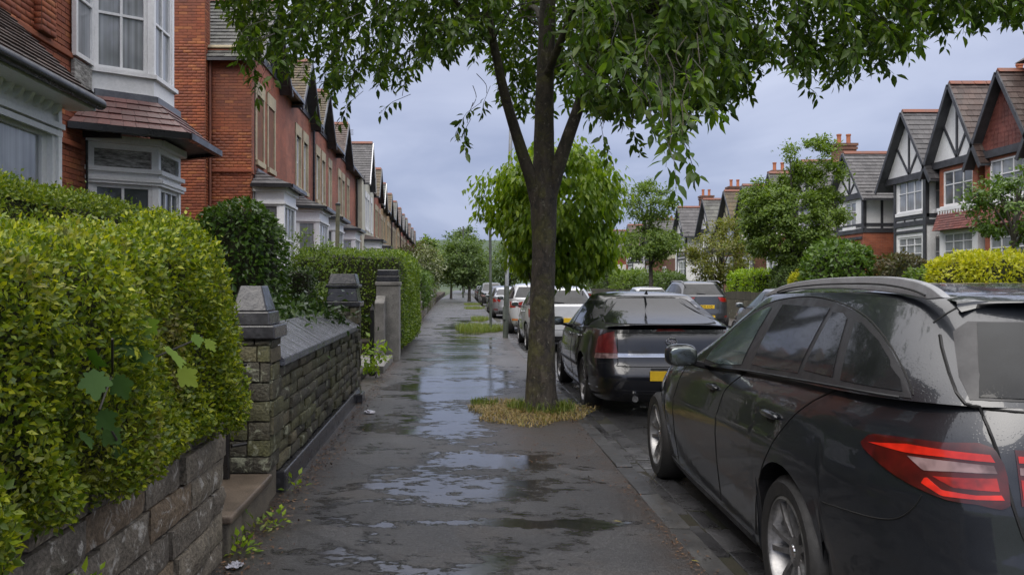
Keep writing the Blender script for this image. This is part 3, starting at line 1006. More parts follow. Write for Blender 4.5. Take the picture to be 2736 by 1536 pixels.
def glassmat(name, c1, c2, folds=0.0, rough=0.04, spec=0.9):
    m, nt, b, N, L = mat_new(name)
    n = pos_noise(nt, 1.6, 2, 0.5, 0.3)
    col = ramp_node(nt, n.outputs["Fac"], [(0.35, c1), (0.65, c2)]).outputs[0]
    if folds:
        g = N("ShaderNodeNewGeometry")
        sp = N("ShaderNodeSeparateXYZ"); L(g.outputs["Position"], sp.inputs[0])
        ad = N("ShaderNodeMath"); ad.operation = "ADD"
        L(sp.outputs["X"], ad.inputs[0]); L(sp.outputs["Y"], ad.inputs[1])
        cb = N("ShaderNodeCombineXYZ"); L(ad.outputs[0], cb.inputs["X"])
        w = N("ShaderNodeTexNoise"); w.noise_dimensions = "3D"; w.inputs["Scale"].default_value = 14; w.inputs["Detail"].default_value = 2
        L(cb.outputs[0], w.inputs["Vector"])
        r = ramp_node(nt, w.outputs["Fac"], [(0.35, (1 - folds,) * 3), (0.65, (1.1,) * 3)])
        col = mixc(nt, 1.0, col, r.outputs[0], "MULTIPLY")
    L(col, b.inputs["Base Color"])
    b.inputs["Roughness"].default_value = 0.6 if folds else 0.3
    b.inputs["Coat Weight"].default_value = 1.0
    b.inputs["Coat Roughness"].default_value = rough
    b.inputs["Coat IOR"].default_value = 1.6
    wv = pos_noise(nt, 1.1, 1, 0.4)
    bp = N("ShaderNodeBump"); bp.inputs["Strength"].default_value = 0.03; bp.inputs["Distance"].default_value = 0.05
    L(wv.outputs["Fac"], bp.inputs["Height"]); L(bp.outputs[0], b.inputs["Coat Normal"])
    return m


M_glass_dark = glassmat("dark window glass", (0.012, 0.014, 0.016), (0.04, 0.044, 0.05))
M_glass_net = glassmat("window glass with net curtain", (0.20, 0.215, 0.23), (0.34, 0.36, 0.39), 0.4)
M_glass_sash = glassmat("old sash glass", (0.16, 0.175, 0.185), (0.42, 0.44, 0.47), 0.3)
M_glass_mid = glassmat("window glass", (0.04, 0.046, 0.052), (0.13, 0.14, 0.15), 0.3)


class Frame:
    """a wall face: origin, along, up, out"""
    def __init__(s, O, U, Nn):
        s.O = Vector(O); s.U = Vector(U).normalized(); s.N = Vector(Nn).normalized(); s.V = Vector((0, 0, 1))

    def p(s, u, v, n=0.0):
        return s.O + s.U * u + s.V * v + s.N * n

    def box(s, mb, u0, u1, v0, v1, n0, n1):
        c = [s.p(u0, v0, n0), s.p(u1, v0, n0), s.p(u1, v1, n0), s.p(u0, v1, n0)]
        mb.prism(c, s.N * (n1 - n0))
        return mb


def window(parent, fr, u0, u1, v0, v1, mull=(), trans=(), glass=None, fw=0.06, bar=0.035, rec=-0.07, sill=None, name="window", frame_mat=None, pane_fn=None):
    """frame with its bars, every pane a sheet of its own, an optional sill"""
    glass = glass or M_glass_mid
    frame_mat = frame_mat or M_white
    mb = MB()
    us = [u0] + [u0 + (u1 - u0) * f for f in mull] + [u1]
    vs_ = [v0] + [v0 + (v1 - v0) * f for f in trans] + [v1]
    n0, n1 = rec - 0.03, rec + 0.03
    fr.box(mb, u0, u0 + fw, v0, v1, n0, n1)
    fr.box(mb, u1 - fw, u1, v0, v1, n0, n1)
    fr.box(mb, u0 + fw, u1 - fw, v0, v0 + fw, n0, n1)
    fr.box(mb, u0 + fw, u1 - fw, v1 - fw, v1, n0, n1)
    for u in us[1:-1]:
        fr.box(mb, u - bar / 2, u + bar / 2, v0 + fw, v1 - fw, n0 + 0.01, n1 - 0.006)
    for v in vs_[1:-1]:
        fr.box(mb, u0 + fw, u1 - fw, v - bar / 2, v + bar / 2, n0 + 0.012, n1 - 0.003)
    o = mb.build(name, frame_mat, parent)
    deep = parent is not None and parent.parent is not None
    for i in range(len(us) - 1):
        for j in range(len(vs_) - 1):
            a = us[i] + (fw if i == 0 else bar / 2); b = us[i + 1] - (fw if i == len(us) - 2 else bar / 2)
            c = vs_[j] + (fw if j == 0 else bar / 2); d = vs_[j + 1] - (fw if j == len(vs_) - 2 else bar / 2)
            gm = pane_fn(i, j) if pane_fn else glass
            fr.box(MB(), a, b, c, d, n0 + 0.012, n0 + 0.02)
            m2 = MB(); fr.box(m2, a - 0.004, b + 0.004, c - 0.004, d + 0.004, n0 + 0.018, n0 + 0.026)
            m2.build("pane", gm, parent if deep else o)
    if sill is not None:
        m3 = MB(); fr.box(m3, u0 - 0.08, u1 + 0.08, v0 - 0.14, v0 - 0.003, rec - 0.05, 0.07)
        m3.build("sill", sill, parent if deep else o)
    return o


def wall_cells(fr, u0, u1, v0, v1, holes, n0, n1):
    """a wall of some thickness with openings"""
    us = sorted({u0, u1, *[h[k] for h in holes for k in (0, 1)]})
    vs_ = sorted({v0, v1, *[h[k] for h in holes for k in (2, 3)]})
    us = [u for u in us if u0 <= u <= u1]; vs_ = [v for v in vs_ if v0 <= v <= v1]
    mb = MB()
    for i in range(len(us) - 1):
        j = 0
        while j < len(vs_) - 1:
            def solid(q):
                cu, cv = (us[i] + us[i + 1]) / 2, (vs_[q] + vs_[q + 1]) / 2
                return not any(h[0] < cu < h[1] and h[2] < cv < h[3] for h in holes)
            if not solid(j):
                j += 1; continue
            k = j
            while k < len(vs_) - 1 and solid(k): k += 1
            fr.box(mb, us[i], us[i + 1], vs_[j], vs_[k], n0, n1)
            j = k
    return mb


def tile_slope(parent, A, B, C, D, rows, tw, mat, th=0.018, single=300, name="roof_tile", lap=1.12, jit=0.004, rest="roof_tiles"):
    """tiles on the quad A(bottom start) B(bottom end) C(top end) D(top start): the first `single` are objects, the rest joined"""
    A, B, C, D = map(Vector, (A, B, C, D))
    nrm = (B - A).cross(D - A)
    if nrm.length < 1e-6: nrm = (B - A).cross(C - A)
    nrm.normalize()
    if nrm.z < 0: nrm = -nrm
    mb = MB(); mb_r = []
    cnt = 0
    for r in range(rows):
        f0, f1 = r / rows, min(1.0, (r + lap) / rows)
        l0, r0 = A.lerp(D, f0), B.lerp(C, f0)
        l1, r1 = A.lerp(D, f1), B.lerp(C, f1)
        w = max((r0 - l0).length, 1e-4)
        n = max(1, round(w / tw))
        off = 0.5 if r % 2 and n > 2 else 0.0
        ts = sorted({0.0, 1.0, *[min(1, max(0, (k + off) / n)) for k in range(n + 1)]})
        for a, b in zip(ts[:-1], ts[1:]):
            if (b - a) * w < 0.02: continue
            g = 0.0025 / w
            j = random.uniform(-jit, jit)
            p = [l0.lerp(r0, a + g) + nrm * (th + j), l0.lerp(r0, b - g) + nrm * (th + j), l1.lerp(r1, b - g) + nrm * 0.001, l1.lerp(r1, a + g) + nrm * 0.001]
            q = [x - nrm * th * 0.9 for x in p[:2]]
            vs_, fs = p + q, [(0, 1, 2, 3), (1, 0, 4, 5), (0, 3, 4), (1, 5, 2)]
            if cnt < single:
                MB().add(vs_, fs).build(name, mat, parent)
            else:
                mb.add(vs_, fs); mb_r += [random.random()] * 4
            cnt += 1
    if mb.v:
        me = mb.mesh(rest)
        at_ = me.attributes.new("rnd", "FLOAT", "FACE")
        at_.data.foreach_set("value", mb_r)
        o = link_mesh(rest, me, mat, parent)
        o["kind"] = "stuff"


def lay_bricks(parent, fr, u0, u1, v0, v1, single=300, prefer=None, L_=0.225, H=0.075, mat=None, holes=(), key=None):
    """running bond on a wall face; the bricks nearest by `key` are objects of their own"""
    mat = mat or M_brick1
    g = 0.007
    bricks = []
    r = 0
    v = v0
    while v < v1 - 0.02:
        u = u0 - (L_ / 2 if r % 2 else 0)
        while u < u1:
            a, b = max(u, u0), min(u + L_, u1)
            if b - a > 0.03:
                cu, cv = (a + b) / 2, v + H / 2
                if not any(h[0] < cu < h[1] and h[2] < cv < h[3] for h in holes):
                    bricks.append((a, b - g, v, min(v + H, v1) - g))
            u += L_
        v += H; r += 1
    if key: bricks.sort(key=lambda b: key((b[0] + b[1]) / 2, (b[2] + b[3]) / 2))
    base = MB(); 
    c = [(0, 0, 0), (1, 0, 0), (1, 0, 1), (0, 0, 1)]
    d = [(0.015, -0.006, 0.05), (0.985, -0.006, 0.05), (0.985, -0.006, 0.95), (0.015, -0.006, 0.95)]
    base.add(c + d, [(4, 5, 6, 7), (0, 1, 5, 4), (1, 2, 6, 5), (2, 3, 7, 6), (3, 0, 4, 7)])
    me = base.mesh("brick"); me.materials.append(mat)
    rot = Matrix((fr.U, -fr.N, fr.V)).transposed().to_4x4()
    T = np.array(base.v)
    rest_v, rest_f, rest_r = [], [], []
    FQ = np.array([(4, 5, 6, 7), (0, 1, 5, 4), (1, 2, 6, 5), (2, 3, 7, 6), (3, 0, 4, 7)])
    Rm = np.array(rot.to_3x3())
    for i, (a, b, c0, c1) in enumerate(bricks):
        n = random.uniform(-0.003, 0.004)
        O = fr.p(a, c0, n)
        if i < single:
            o = bpy.data.objects.new("brick", me)
            COL.objects.link(o)
            o.parent = parent
            o.matrix_local = Matrix.Translation(O) @ rot @ Matrix.Diagonal((b - a, 1, c1 - c0, 1))
        else:
            W = (T * [b - a, 1, c1 - c0]) @ Rm.T + np.array(O)
            rest_f.append(FQ + len(rest_v) * 8); rest_v.append(W); rest_r += [random.random()] * 5
    if rest_v:
        m2 = fast_mesh("bricks", np.concatenate(rest_v), np.concatenate(rest_f), rest_r)
        link_mesh("bricks", m2, mat, parent)["kind"] = "stuff"


def facets(pts):
    """walls of a bay from plan points (x outwards)"""
    out = []
    for a, b in zip(pts[:-1], pts[1:]):
        U = Vector((b[0] - a[0], b[1] - a[1], 0)); L_ = U.length; U.normalize()
        out.append((Frame((a[0], a[1], 0), U, (U.y, -U.x, 0)), L_))
    return out


def offset_plan(pts, d):
    """push a bay's plan outwards, its ends stay on the wall"""
    n = len(pts); res = []
    for i, p in enumerate(pts):
        ns = []
        for a, b in ((i - 1, i), (i, i + 1)):
            if 0 <= a and b < n:
                u = Vector((pts[b][0] - pts[a][0], pts[b][1] - pts[a][1])).normalized()
                ns.append(Vector((u.y, -u.x)))
        m = sum(ns, Vector((0, 0)))
        m = m / m.length
        k = d / max(0.4, m.dot(ns[0]))
        q = Vector(p[:2]) + m * k
        if i in (0, n - 1):
            q = Vector((p[0], p[1] + d * 1.1 * (1 if ns[0].y > 0 else -1) * (1 if abs(ns[0].y) > 0.1 else 0)))
        res.append((q.x, q.y))
    return res


def bay_storey(parent, pts, z0, zs, zh, z1, wins, glass, fascia=0.1, post=0.09, name="bay_window", mat=None, sub=True):
    """one storey of a bay: panel z0..zs, window zs..zh, head zh..z1. Glass etc. become children of the bay part"""
    mat = mat or M_white
    mb = MB()
    fc = facets(pts)
    for i, (fr, L_) in enumerate(fc):
        fr.box(mb, 0, L_, z0, zs, -0.12, 0.0)
        fr.box(mb, 0, L_, zh, z1, -0.12, 0.0)
        fr.box(mb, 0, post, zs, zh, -0.12, 0.0)
        fr.box(mb, L_ - post, L_, zs, zh, -0.12, 0.0)
        fr.box(mb, -0.03, L_ + 0.03, zs - 0.06, zs, -0.02, 0.055)          # sill
        fr.box(mb, -0.02, L_ + 0.02, zh + 0.0, zh + 0.07, 0.002, 0.05)      # head moulding
        fr.box(mb, -0.03, L_ + 0.03, z1 - fascia, z1, 0.003, 0.075)         # cornice
        if zs - z0 > 0.25:
            for a, b in ((0.08, 0.48), (0.52, 0.92)):
                for (q0, q1, w0, w1) in ((a, b, 0.16, 0.2), (a, b, 0.8, 0.84)):
                    fr.box(mb, L_ * q0, L_ * q1, z0 + (zs - z0) * w0, z0 + (zs - z0) * w1, -0.001, 0.008)
    bay = mb.build(name, mat, parent)
    for i, (fr, L_) in enumerate(fc):
        if wins[i] is None: continue
        mull, trans = wins[i][:2]
        window(bay, fr, post, L_ - post, zs + 0.004, zh - 0.004, mull, trans, wins[i][2] if len(wins[i]) > 2 else glass, fw=0.05, bar=0.035, rec=-0.05, name="frame", frame_mat=mat)
    return bay


def bay_roof(parent, pts, ze, zt, over, rows, tw, mat, single, inset=None, name="bay_roof", flash=True, gutter=True, wallx=0.0):
    """hipped roof over a bay: tiles, gutter, lead flashing"""
    out = offset_plan(pts, over)
    inn = inset or [(wallx + 0.06, out[i][1] * 0.0 + min(max(p[1], pts[0][1] + 0.25), pts[-1][1] - 0.25)) for i, p in enumerate(pts)]
    mb = MB()
    n = len(pts)
    mb.add([(*o, ze) for o in out] + [(*i_, zt) for i_ in inn] + [(*o, ze - 0.03) for o in out] + [(*i_, ze - 0.03) for i_ in inn],
           [(i, i + 1, n + i + 1, n + i) for i in range(n - 1)] + [(2 * n + i + 1, 2 * n + i, 3 * n + i, 3 * n + i + 1) for i in range(n - 1)] + [(i + 1, i, 2 * n + i, 2 * n + i + 1) for i in range(n - 1)] + [(0, n, 3 * n, 2 * n), (n - 1, 3 * n - 1, 4 * n - 1, 2 * n - 1)][:1])
    roof = mb.build(name, M_timber, parent)
    for i in range(n - 1):
        a, b = out[i], out[i + 1]
        c, d = inn[i + 1], inn[i]
        tile_slope(roof, (*a, ze + 0.004), (*b, ze + 0.004), (*c, zt), (*d, zt), rows, tw, mat, single=single if rows else 0)
    if gutter:
        g = MB()
        o2 = offset_plan(pts, over + 0.03)
        for i in range(n - 1):
            g.beam((*o2[i], ze - 0.045), (*o2[i + 1], ze - 0.045), 0.1, 0.09)
        g.build("gutter", M_gutter, parent)
    if flash:
        f = MB()
        for i in range(n - 1):
            f.beam((*inn[i], zt + 0.02), (*inn[i + 1], zt + 0.02), 0.05, 0.1)
        f.build("flashing", M_lead, parent)
    return roof


def chimney(parent, x, y, z0, z1, w, d, mat, pots=2, parts=True):
    mb = MB().box(x - w / 2, x + w / 2, y - d / 2, y + d / 2, z0, z1)
    mb.box(x - w / 2 - 0.05, x + w / 2 + 0.05, y - d / 2 - 0.05, y + d / 2 + 0.05, z1 - 0.3, z1 - 0.18)
    mb.box(x - w / 2 - 0.07, x + w / 2 + 0.07, y - d / 2 - 0.07, y + d / 2 + 0.07, z1 - 0.12, z1 + 0.02)
    c = mb.build("chimney", mat, parent)
    for k in range(pots):
        t = (k + 0.5) / pots - 0.5
        px, py = (x + t * w, y) if w > d else (x, y + t * d)
        MB().lathe([(0.13, z1 + 0.02), (0.11, z1 + 0.1), (0.105, z1 + 0.45), (0.13, z1 + 0.47), (0.13, z1 + 0.55), (0.09, z1 + 0.55), (0.085, z1 + 0.1)], 10, Matrix.Translation((px, py, 0))).build("chimney_pot", M_pot, c, 40)
    return c


def gable_roof(parent, y, half, xf, xb, ze, za, rows, tw, mat, single, over=0.35, barge=None, ridge=None, thick=0.08, wall_drop=0.0):
    """ridge runs back from the street; two slopes, bargeboards, ridge tiles"""
    barge = barge or M_barge
    sl = (za - ze) / half
    e = 0.22                                   # eaves overhang
    zlo = ze - e * sl
    roof = MB()
    for s in (-1, 1):
        p = [(xf + over, y, za), (xf + over, y + s * (half + e), zlo), (xb, y + s * (half + e), zlo), (xb, y, za)]
        q = [(a, b, c - thick) for a, b, c in p]
        f = [(0, 1, 2, 3), (7, 6, 5, 4), (0, 4, 5, 1), (1, 5, 6, 2), (2, 6, 7, 3)]
        if s < 0: pass
        else: f = [tuple(reversed(t)) for t in f]
        roof.add(p + q, f)
    r = roof.build("gable_roof", M_timber, parent)
    for s in (-1, 1):
        A = Vector((xf + over + 0.02, y + s * (half + e), zlo + 0.006)); B = Vector((xb, y + s * (half + e), zlo + 0.006))
        C = Vector((xb, y, za + 0.006)); D = Vector((xf + over + 0.02, y, za + 0.006))
        tile_slope(r, A, B, C, D, rows, tw, mat, th=0.024, single=single if s == NEAR_S else 0)
    for s in (-1, 1):
        mb = MB().beam((xf + over + 0.03, y + s * 0.01, za - 0.07), (xf + over + 0.03, y + s * (half + e + 0.03), zlo - 0.07 - 0.03 * sl), 0.05, 0.13, up=(0, 0, 1))
        mb.build("bargeboard", barge, parent)
    if ridge:
        x = xf + over - 0.02
        if single:
            while x > max(xb, xf - 4):
                MB().prism([(x, y - 0.13, za - 0.06), (x, y, za + 0.085), (x, y + 0.13, za - 0.06)], (-0.42, 0, 0)).build("ridge_tile", ridge, r); x -= 0.44
        MB().prism([(x, y - 0.13, za - 0.06), (x, y, za + 0.085), (x, y + 0.13, za - 0.06)], (xb - x, 0, 0)).build("ridge_tiles" if single else "ridge", ridge, r)
    return r


NEAR_S = -1          # which side of a gable looks at the camera in the house's own frame
HX, HANG = -5.05, 0.018


def x_house(y): return HX - HANG * y


# ================================================================ nearest house on our side, two white bays
H = empty("bay_house", (HX, 0, 0), HANG, "nearest red brick house with white bay windows behind the hedges", "house")
fr0 = Frame((0, 0, 0), (0, 1, 0), (1, 0, 0))
core = MB().box(-7, -0.003, 2.0, 14.6, 0.3, 9.5).build("wall", M_mort_br, H)
lay_bricks(H, fr0, 9.3, 11.85, 1.5, 7.4, 300, key=lambda u, v: abs(u - 10.9) * 1.3 + abs(v - 4.2) * 0.35)
lay_bricks(H, fr0, 3.0, 9.3, 3.6, 7.4, 0)
lay_bricks(H, fr0, 13.2, 14.6, 1.5, 7.4, 0)
for zz in (4.53, 3.36):
    MB().box(-0.03, 0.045, 9.35, 11.4, zz, zz + 0.075).build("string_course", M_brick1, H, bevel=0.01)
mb = MB(); Frame((0, 0, 0), (0, 1, 0), (1, 0, 0)).box(mb, 10.05, 10.42, 4.62, 8.5, 0.001, 0.1)
mb.build("pilaster", M_mort_br, H)
lay_bricks(H, Frame((0.1, 10.05, 0), (0, 1, 0), (1, 0, 0)), 0, 0.37, 4.62, 8.0, 0)
lay_bricks(H, Frame((0.0, 10.05, 0), (1, 0, 0), (0, -1, 0)), 0.0, 0.1, 4.62, 8.0, 0)

# lean-to roofed front room (left edge of the picture)
b1 = MB()
f1 = Frame((0.70, 0, 0), (0, 1, 0), (1, 0, 0))
f1.box(b1, 5.0, 9.2, 0.4, 1.45, -0.7, 0)
f1.box(b1, 5.0, 9.2, 3.25, 3.66, -0.7, 0)
f1.box(b1, 9.06, 9.2, 1.45, 3.25, -0.7, 0)
f1.box(b1, 7.1, 7.3, 1.45, 3.25, -0.7, 0)
f1.box(b1, 5.0, 5.2, 1.45, 3.25, -0.7, 0)
f1.box(b1, 5.0, 9.24, 3.24, 3.30, 0.002, 0.06)
f1.box(b1, 5.0, 9.23, 3.16, 3.22, 0.002, 0.035)
front = b1.build("front_room", M_white, H)
window(front, f1, 7.3, 9.06, 1.45, 3.25, (), (0.42,), M_glass_sash, fw=0.12, bar=0.1, rec=-0.09, name="sash")
window(front, f1, 5.2, 7.1, 1.45, 3.25, (), (0.42,), M_glass_net, fw=0.12, bar=0.1, rec=-0.09, name="sash")
MB().box(-0.02, 0.73, 9.14, 9.22, 0.4, 3.6).build("corner_post", M_white, H)
for k in range(15):                                   # brackets below the gutter
    yb = 9.1 - k * 0.2
    mb = MB().prism([(0.70, yb, 3.6), (0.92, yb, 3.6), (0.92, yb, 3.55), (0.80, yb, 3.5), (0.76, yb, 3.42), (0.70, yb, 3.38)], (0, -0.06, 0))
    mb.build("bracket", M_white, front)
rf = MB().add([(1.0, 4.6, 3.63), (1.0, 9.34, 3.63), (0.0, 9.34, 4.62), (0.0, 4.6, 4.62), (1.0, 4.6, 3.55), (1.0, 9.34, 3.55), (0.0, 9.34, 4.5), (0.0, 4.6, 4.5)],
              [(0, 1, 2, 3), (7, 6, 5, 4), (1, 0, 4, 5), (2, 1, 5, 6)]).build("lean_to_roof", M_timber, H)
tile_slope(rf, (1.03, 9.36, 3.63), (1.03, 4.6, 3.63), (0.0, 4.6, 4.64), (0.0, 9.36, 4.64), 13, 0.17, M_tile_brown, th=0.022, single=300)
MB().tube([(1.08, 4.6, 3.57), (1.08, 9.42, 3.57)], 0.065, 10).build("gutter", M_gutter, H, 50)
MB().box(0.72, 1.03, 4.6, 9.4, 3.49, 3.54).build("soffit", M_white, H)
fw_ = Frame((0.0, 0, 0), (0, 1, 0), (1, 0, 0))
window(H, fw_, 6.6, 8.2, 5.05, 6.7, (0.5,), (0.6,), M_glass_net, rec=0.05, sill=M_white)

# two-storey white bay
P2 = [(0.0, 11.52), (0.82, 12.05), (0.82, 13.05), (0.0, 13.6)]
P2u = [(0.0, 11.58), (0.74, 12.08), (0.74, 12.98), (0.0, 13.5)]
bay_storey(H, P2, 0.4, 1.5, 2.95, 3.05, [((0.5,), ()), ((0.33, 0.66), (0.45,)), None], M_glass_dark, name="ground_floor_bay", fascia=0.06)
fcs = facets(P2)
mb = MB()
for fr, L_ in fcs:
    fr.box(mb, 0, L_, 3.05, 3.18, -0.12, -0.002)
    fr.box(mb, -0.03, L_ + 0.03, 3.12, 3.18, 0.0, 0.06)
    fr.box(mb, 0, 0.1, 3.18, 3.44, -0.12, -0.002); fr.box(mb, L_ - 0.1, L_, 3.18, 3.44, -0.12, -0.002)
    fr.box(mb, 0, L_, 3.44, 3.62, -0.12, -0.002); fr.box(mb, -0.02, L_ + 0.02, 3.52, 3.62, 0.0, 0.09)
top = mb.build("bay_frieze", M_white, H)
M_flake = surf("flaking painted timber", (0.45, 0.44, 0.42), (0.07, 0.065, 0.06), 0.8, 5, 0.4, 20, 0.4, stretch=(1, 1, 5))
for fr, L_ in fcs[:2]:
    m = MB(); fr.box(m, 0.1, L_ - 0.1, 3.18, 3.44, -0.08, -0.05); m.build("flaking_panel", M_flake, top)
bay_roof(H, P2, 3.68, 4.18, 0.5, 5, 0.17, M_tile_plum, 200, inset=[(0.12, 11.5), (0.80, 12.02), (0.80, 13.04), (0.1, 13.6)], wallx=0.6)
MB().prism([(0.0, 11.44, 3.55), (0.0, 11.44, 4.2), (0.12, 11.44, 4.2), (0.5, 11.5, 3.75), (0.5, 11.5, 3.55)], (0.0, -0.05, 0.0)).build("cheek", M_gutter, H)
bay_storey(H, P2u, 4.22, 4.58, 6.5, 6.7, [((0.5,), (0.42, 0.86)), ((0.5,), (0.42, 0.86)), None], M_glass_net, name="first_floor_bay")
mb = MB(); ff = facets(P2u)[0][0]
window(H, Frame((0.012, 0, 0), (0, 1, 0), (1, 0, 0)), 11.0, 11.56, 4.58, 6.5, (), (0.42, 0.86), M_glass_net, rec=0.05, name="side_light")
m = MB(); Frame((0.012, 0, 0), (0, 1, 0), (1, 0, 0)).box(m, 11.02, 11.55, 4.22, 4.55, 0.0, 0.05); m.build("flaking_panel", M_flake, H)
MB().tube([(0.08, 11.35, 0.6), (0.08, 11.35, 3.5)], 0.018, 6).build("cable", M_gutter, H)
MB().box(-7, 0.35, 2.0, 14.9, 9.5, 9.6).build("eaves", M_white, H)

# ================================================================ terrace further down our side
APEX = [22.9, 28.6, 32.8, 39.2, 48.2, 55.7, 63.3, 70.1, 76.9, 84.0, 90.8, 97.0, 105.5, 114.0, 121.4]
APZ = [9.42, 9.3, 9.25, 9.2, 9.85, 9.4, 9.35, 9.3, 9.35, 9.4, 9.35, 9.4, 9.4, 9.45, 9.5]
LCOL = [M_brick_red, M_brick_pink, M_brick_pink, M_brick_pink, M_cream, M_brick_red, M_brick_buff, M_brick_buff, M_brick_brown, M_brick_buff, M_brick_red, M_brick_brown, M_brick_red, M_brick_brown, M_brick_red]
LROOF = [M_tile_slate, M_tile_lich, M_tile_lich, M_tile_brown, M_tile_dark, M_tile_lich, M_tile_slate, M_tile_lich, M_tile_slate, M_tile_brown, M_tile_dark, M_tile_slate, M_tile_brown, M_tile_dark, M_tile_brown]
LLAB = ["red brick gabled house with a tall chimney wall facing the viewer", "pink brick gabled house, second past the tall brick chimney wall", "gabled brick house with yellow lichen on its tiles, third in the terrace",
        "gabled brick house with an aerial and orange ridge, fourth in the terrace", "white-painted gabled house standing among the brick ones", "red brick house with red side wall just past the white house",
        "buff brick gabled house, second past the white house", "buff brick gabled house, third past the white house", "brown brick gabled house, fourth past the white house", "buff gabled house, fifth past the white house",
        "red gabled house, sixth past the white house", "brown gabled house, seventh past the white house", "red gabled house, eighth past the white house", "brown gabled house, last but one of the terrace", "red gabled house at the far end of the terrace"]
for k, ya in enumerate(APEX):
    y0 = (APEX[k - 1] + ya) / 2 if k else 21.25
    y1 = (APEX[k + 1] + ya) / 2 if k + 1 < len(APEX) else ya + 3.5
    if k == 4: y0 = ya - 2.9
    if k == 3: y1 = APEX[4] - 2.9
    if k == 5: y0 = ya - 3.2
    if k == 4: y1 = APEX[5] - 3.2
    Hs = empty("terrace_house", (x_house(y0), y0, 0), HANG, LLAB[k], "house", "gabled terrace on the hedge side")
    W = y1 - y0
    a = ya - y0
    half = 1.72
    ze, za = (7.55, APZ[k])
    near = k < 5
    bm_ = LCOL[k]
    px = 0.0
    if k == 4: px = 0.35
    if k == 5: px = 0.25
    fr = Frame((px, 0, 0), (0, 1, 0), (1, 0, 0))
    holes = [(a - 1.15, a - 0.35, 4.82, 6.55), (a + 0.25, a + 1.05, 4.82, 6.55)]
    if a + half + 1.3 < W: holes.append((a + half + 0.45, a + half + 1.2, 4.82, 6.55))
    wall_cells(fr, 0.004, W, 0.3, ze, holes, -0.35, 0).build("wall", bm_, Hs)
    MB().box(-8, px - 0.36 if k else -0.003, 0.003, W - 0.01, 0.3, ze - 0.01).build("house_body", bm_ if k else M_mort_br, Hs)
    if px: MB().box(-0.3, px - 0.01, 0.02, 0.2, 0.3, ze - 0.01).build("side_return", bm_, Hs)
    # gable
    MB().prism([(px - 0.02, a - half, ze), (px - 0.02, a + half, ze), (px - 0.02, a, za - 0.05)], (-0.3, 0, 0)).build("gable_panel", M_creamr if k != 4 else M_whiter, Hs)
    tb = MB()
    if near or k < 9:
        fg = Frame((px, a, ze), (0, 1, 0), (1, 0, 0))
        fg.box(tb, -half, half, -0.02, 0.16, 0.0, 0.05)
        for u in (-0.75, 0, 0.75):
            hgt = (za - ze) * (1 - abs(u) / half) - 0.05
            fg.box(tb, u - 0.06, u + 0.06, 0.16, hgt, -0.018, 0.035)
        tb.build("gable_timber", M_timber, Hs)
    gable_roof(Hs, a, half, px, -5.0, ze, za, 17 if near else 10, 0.2 if near else 0.35, LROOF[k], 0, 0.34, ridge=M_ridge, barge=M_barge if k not in (4, 6) else M_whiter)
    # eaves of the recessed part and its roof
    if W - a > half + 0.3:
        MB().prism([(0.3, a + half, ze - 0.1), (-4.0, a + half, za - 0.35), (-8.0, a + half, ze - 0.1)], (0, W - a - half + 0.02, 0)).build("main_roof", LROOF[k], Hs)
        MB().beam((0.36, a + half, ze - 0.12), (0.36, W, ze - 0.12), 0.1, 0.1).build("gutter", M_gutter, Hs)
    if a - half > 0.3:
        MB().prism([(0.3, 0, ze - 0.1), (-4.0, 0, za - 0.35), (-8.0, 0, ze - 0.1)], (0, a - half, 0)).build("main_roof", LROOF[k], Hs)
        MB().beam((0.36, 0, ze - 0.12), (0.36, a - half, ze - 0.12), 0.1, 0.1).build("gutter", M_gutter, Hs)
    # upper windows
    for h in holes:
        window(Hs, fr, h[0], h[1], h[2], h[3], (), (0.5,), M_glass_net, rec=-0.09, sill=M_stonec if k != 4 else M_white, fw=0.07)
        m = MB(); fr.box(m, h[0] - 0.16, h[1] + 0.16, h[3], h[3] + 0.36, -0.1, 0.035)
        fr.box(m, h[0] - 0.13, h[0] + 0.001, h[2] - 0.01, h[3] - 0.001, -0.1, 0.03); fr.box(m, h[1] - 0.001, h[1] + 0.13, h[2] - 0.01, h[3] - 0.001, -0.1, 0.03); m.build("stone_surround", M_stonec if k != 4 else M_whiter, Hs)
    if near:
        m = MB(); fr.box(m, 0, W, 4.38, 4.46, 0.0, 0.03); m.build("string_course", bm_, Hs)
    # ground floor bay
    yb0, yb1 = a - 1.5, a + 1.1
    if k == 0: yb0, yb1 = 0.12, 2.1
    PB = [(px, yb0), (px + 0.8, yb0 + (0.04 if k == 0 else 0.25)), (px + 0.8, yb1 - 0.25), (px, yb1)]
    bay_storey(Hs, PB, 0.4, 1.35, 3.62, 4.06, [((), (0.6,)) if k == 0 else ((), (0.6,)), ((0.33, 0.66), (0.6,)), None], M_glass_net if k % 2 else M_glass_mid, name="bay_window", fascia=0.12, post=0.14)
    bay_roof(Hs, PB, 4.12, 4.5, 0.2, 4 if near else 0, 0.2, M_tile_dark if k < 4 else M_tile_brown, 0, flash=near)
    if k % 2 == 1 or k == 3:
        MB().tube([(0.09, W - 0.12, 0.4), (0.09, W - 0.12, ze - 0.25), (0.3, W - 0.12, ze - 0.12)], 0.05, 8).build("downpipe", M_gutter, Hs, 50)
    if k in (1, 3, 5, 8, 11, 13):
        chimney(Hs, -3.2 if k > 1 else -1.6, a + 0.1, za - 0.6, za + (0.65 if k > 1 else 0.25), 0.5, 0.8, M_brick_pink, 1)
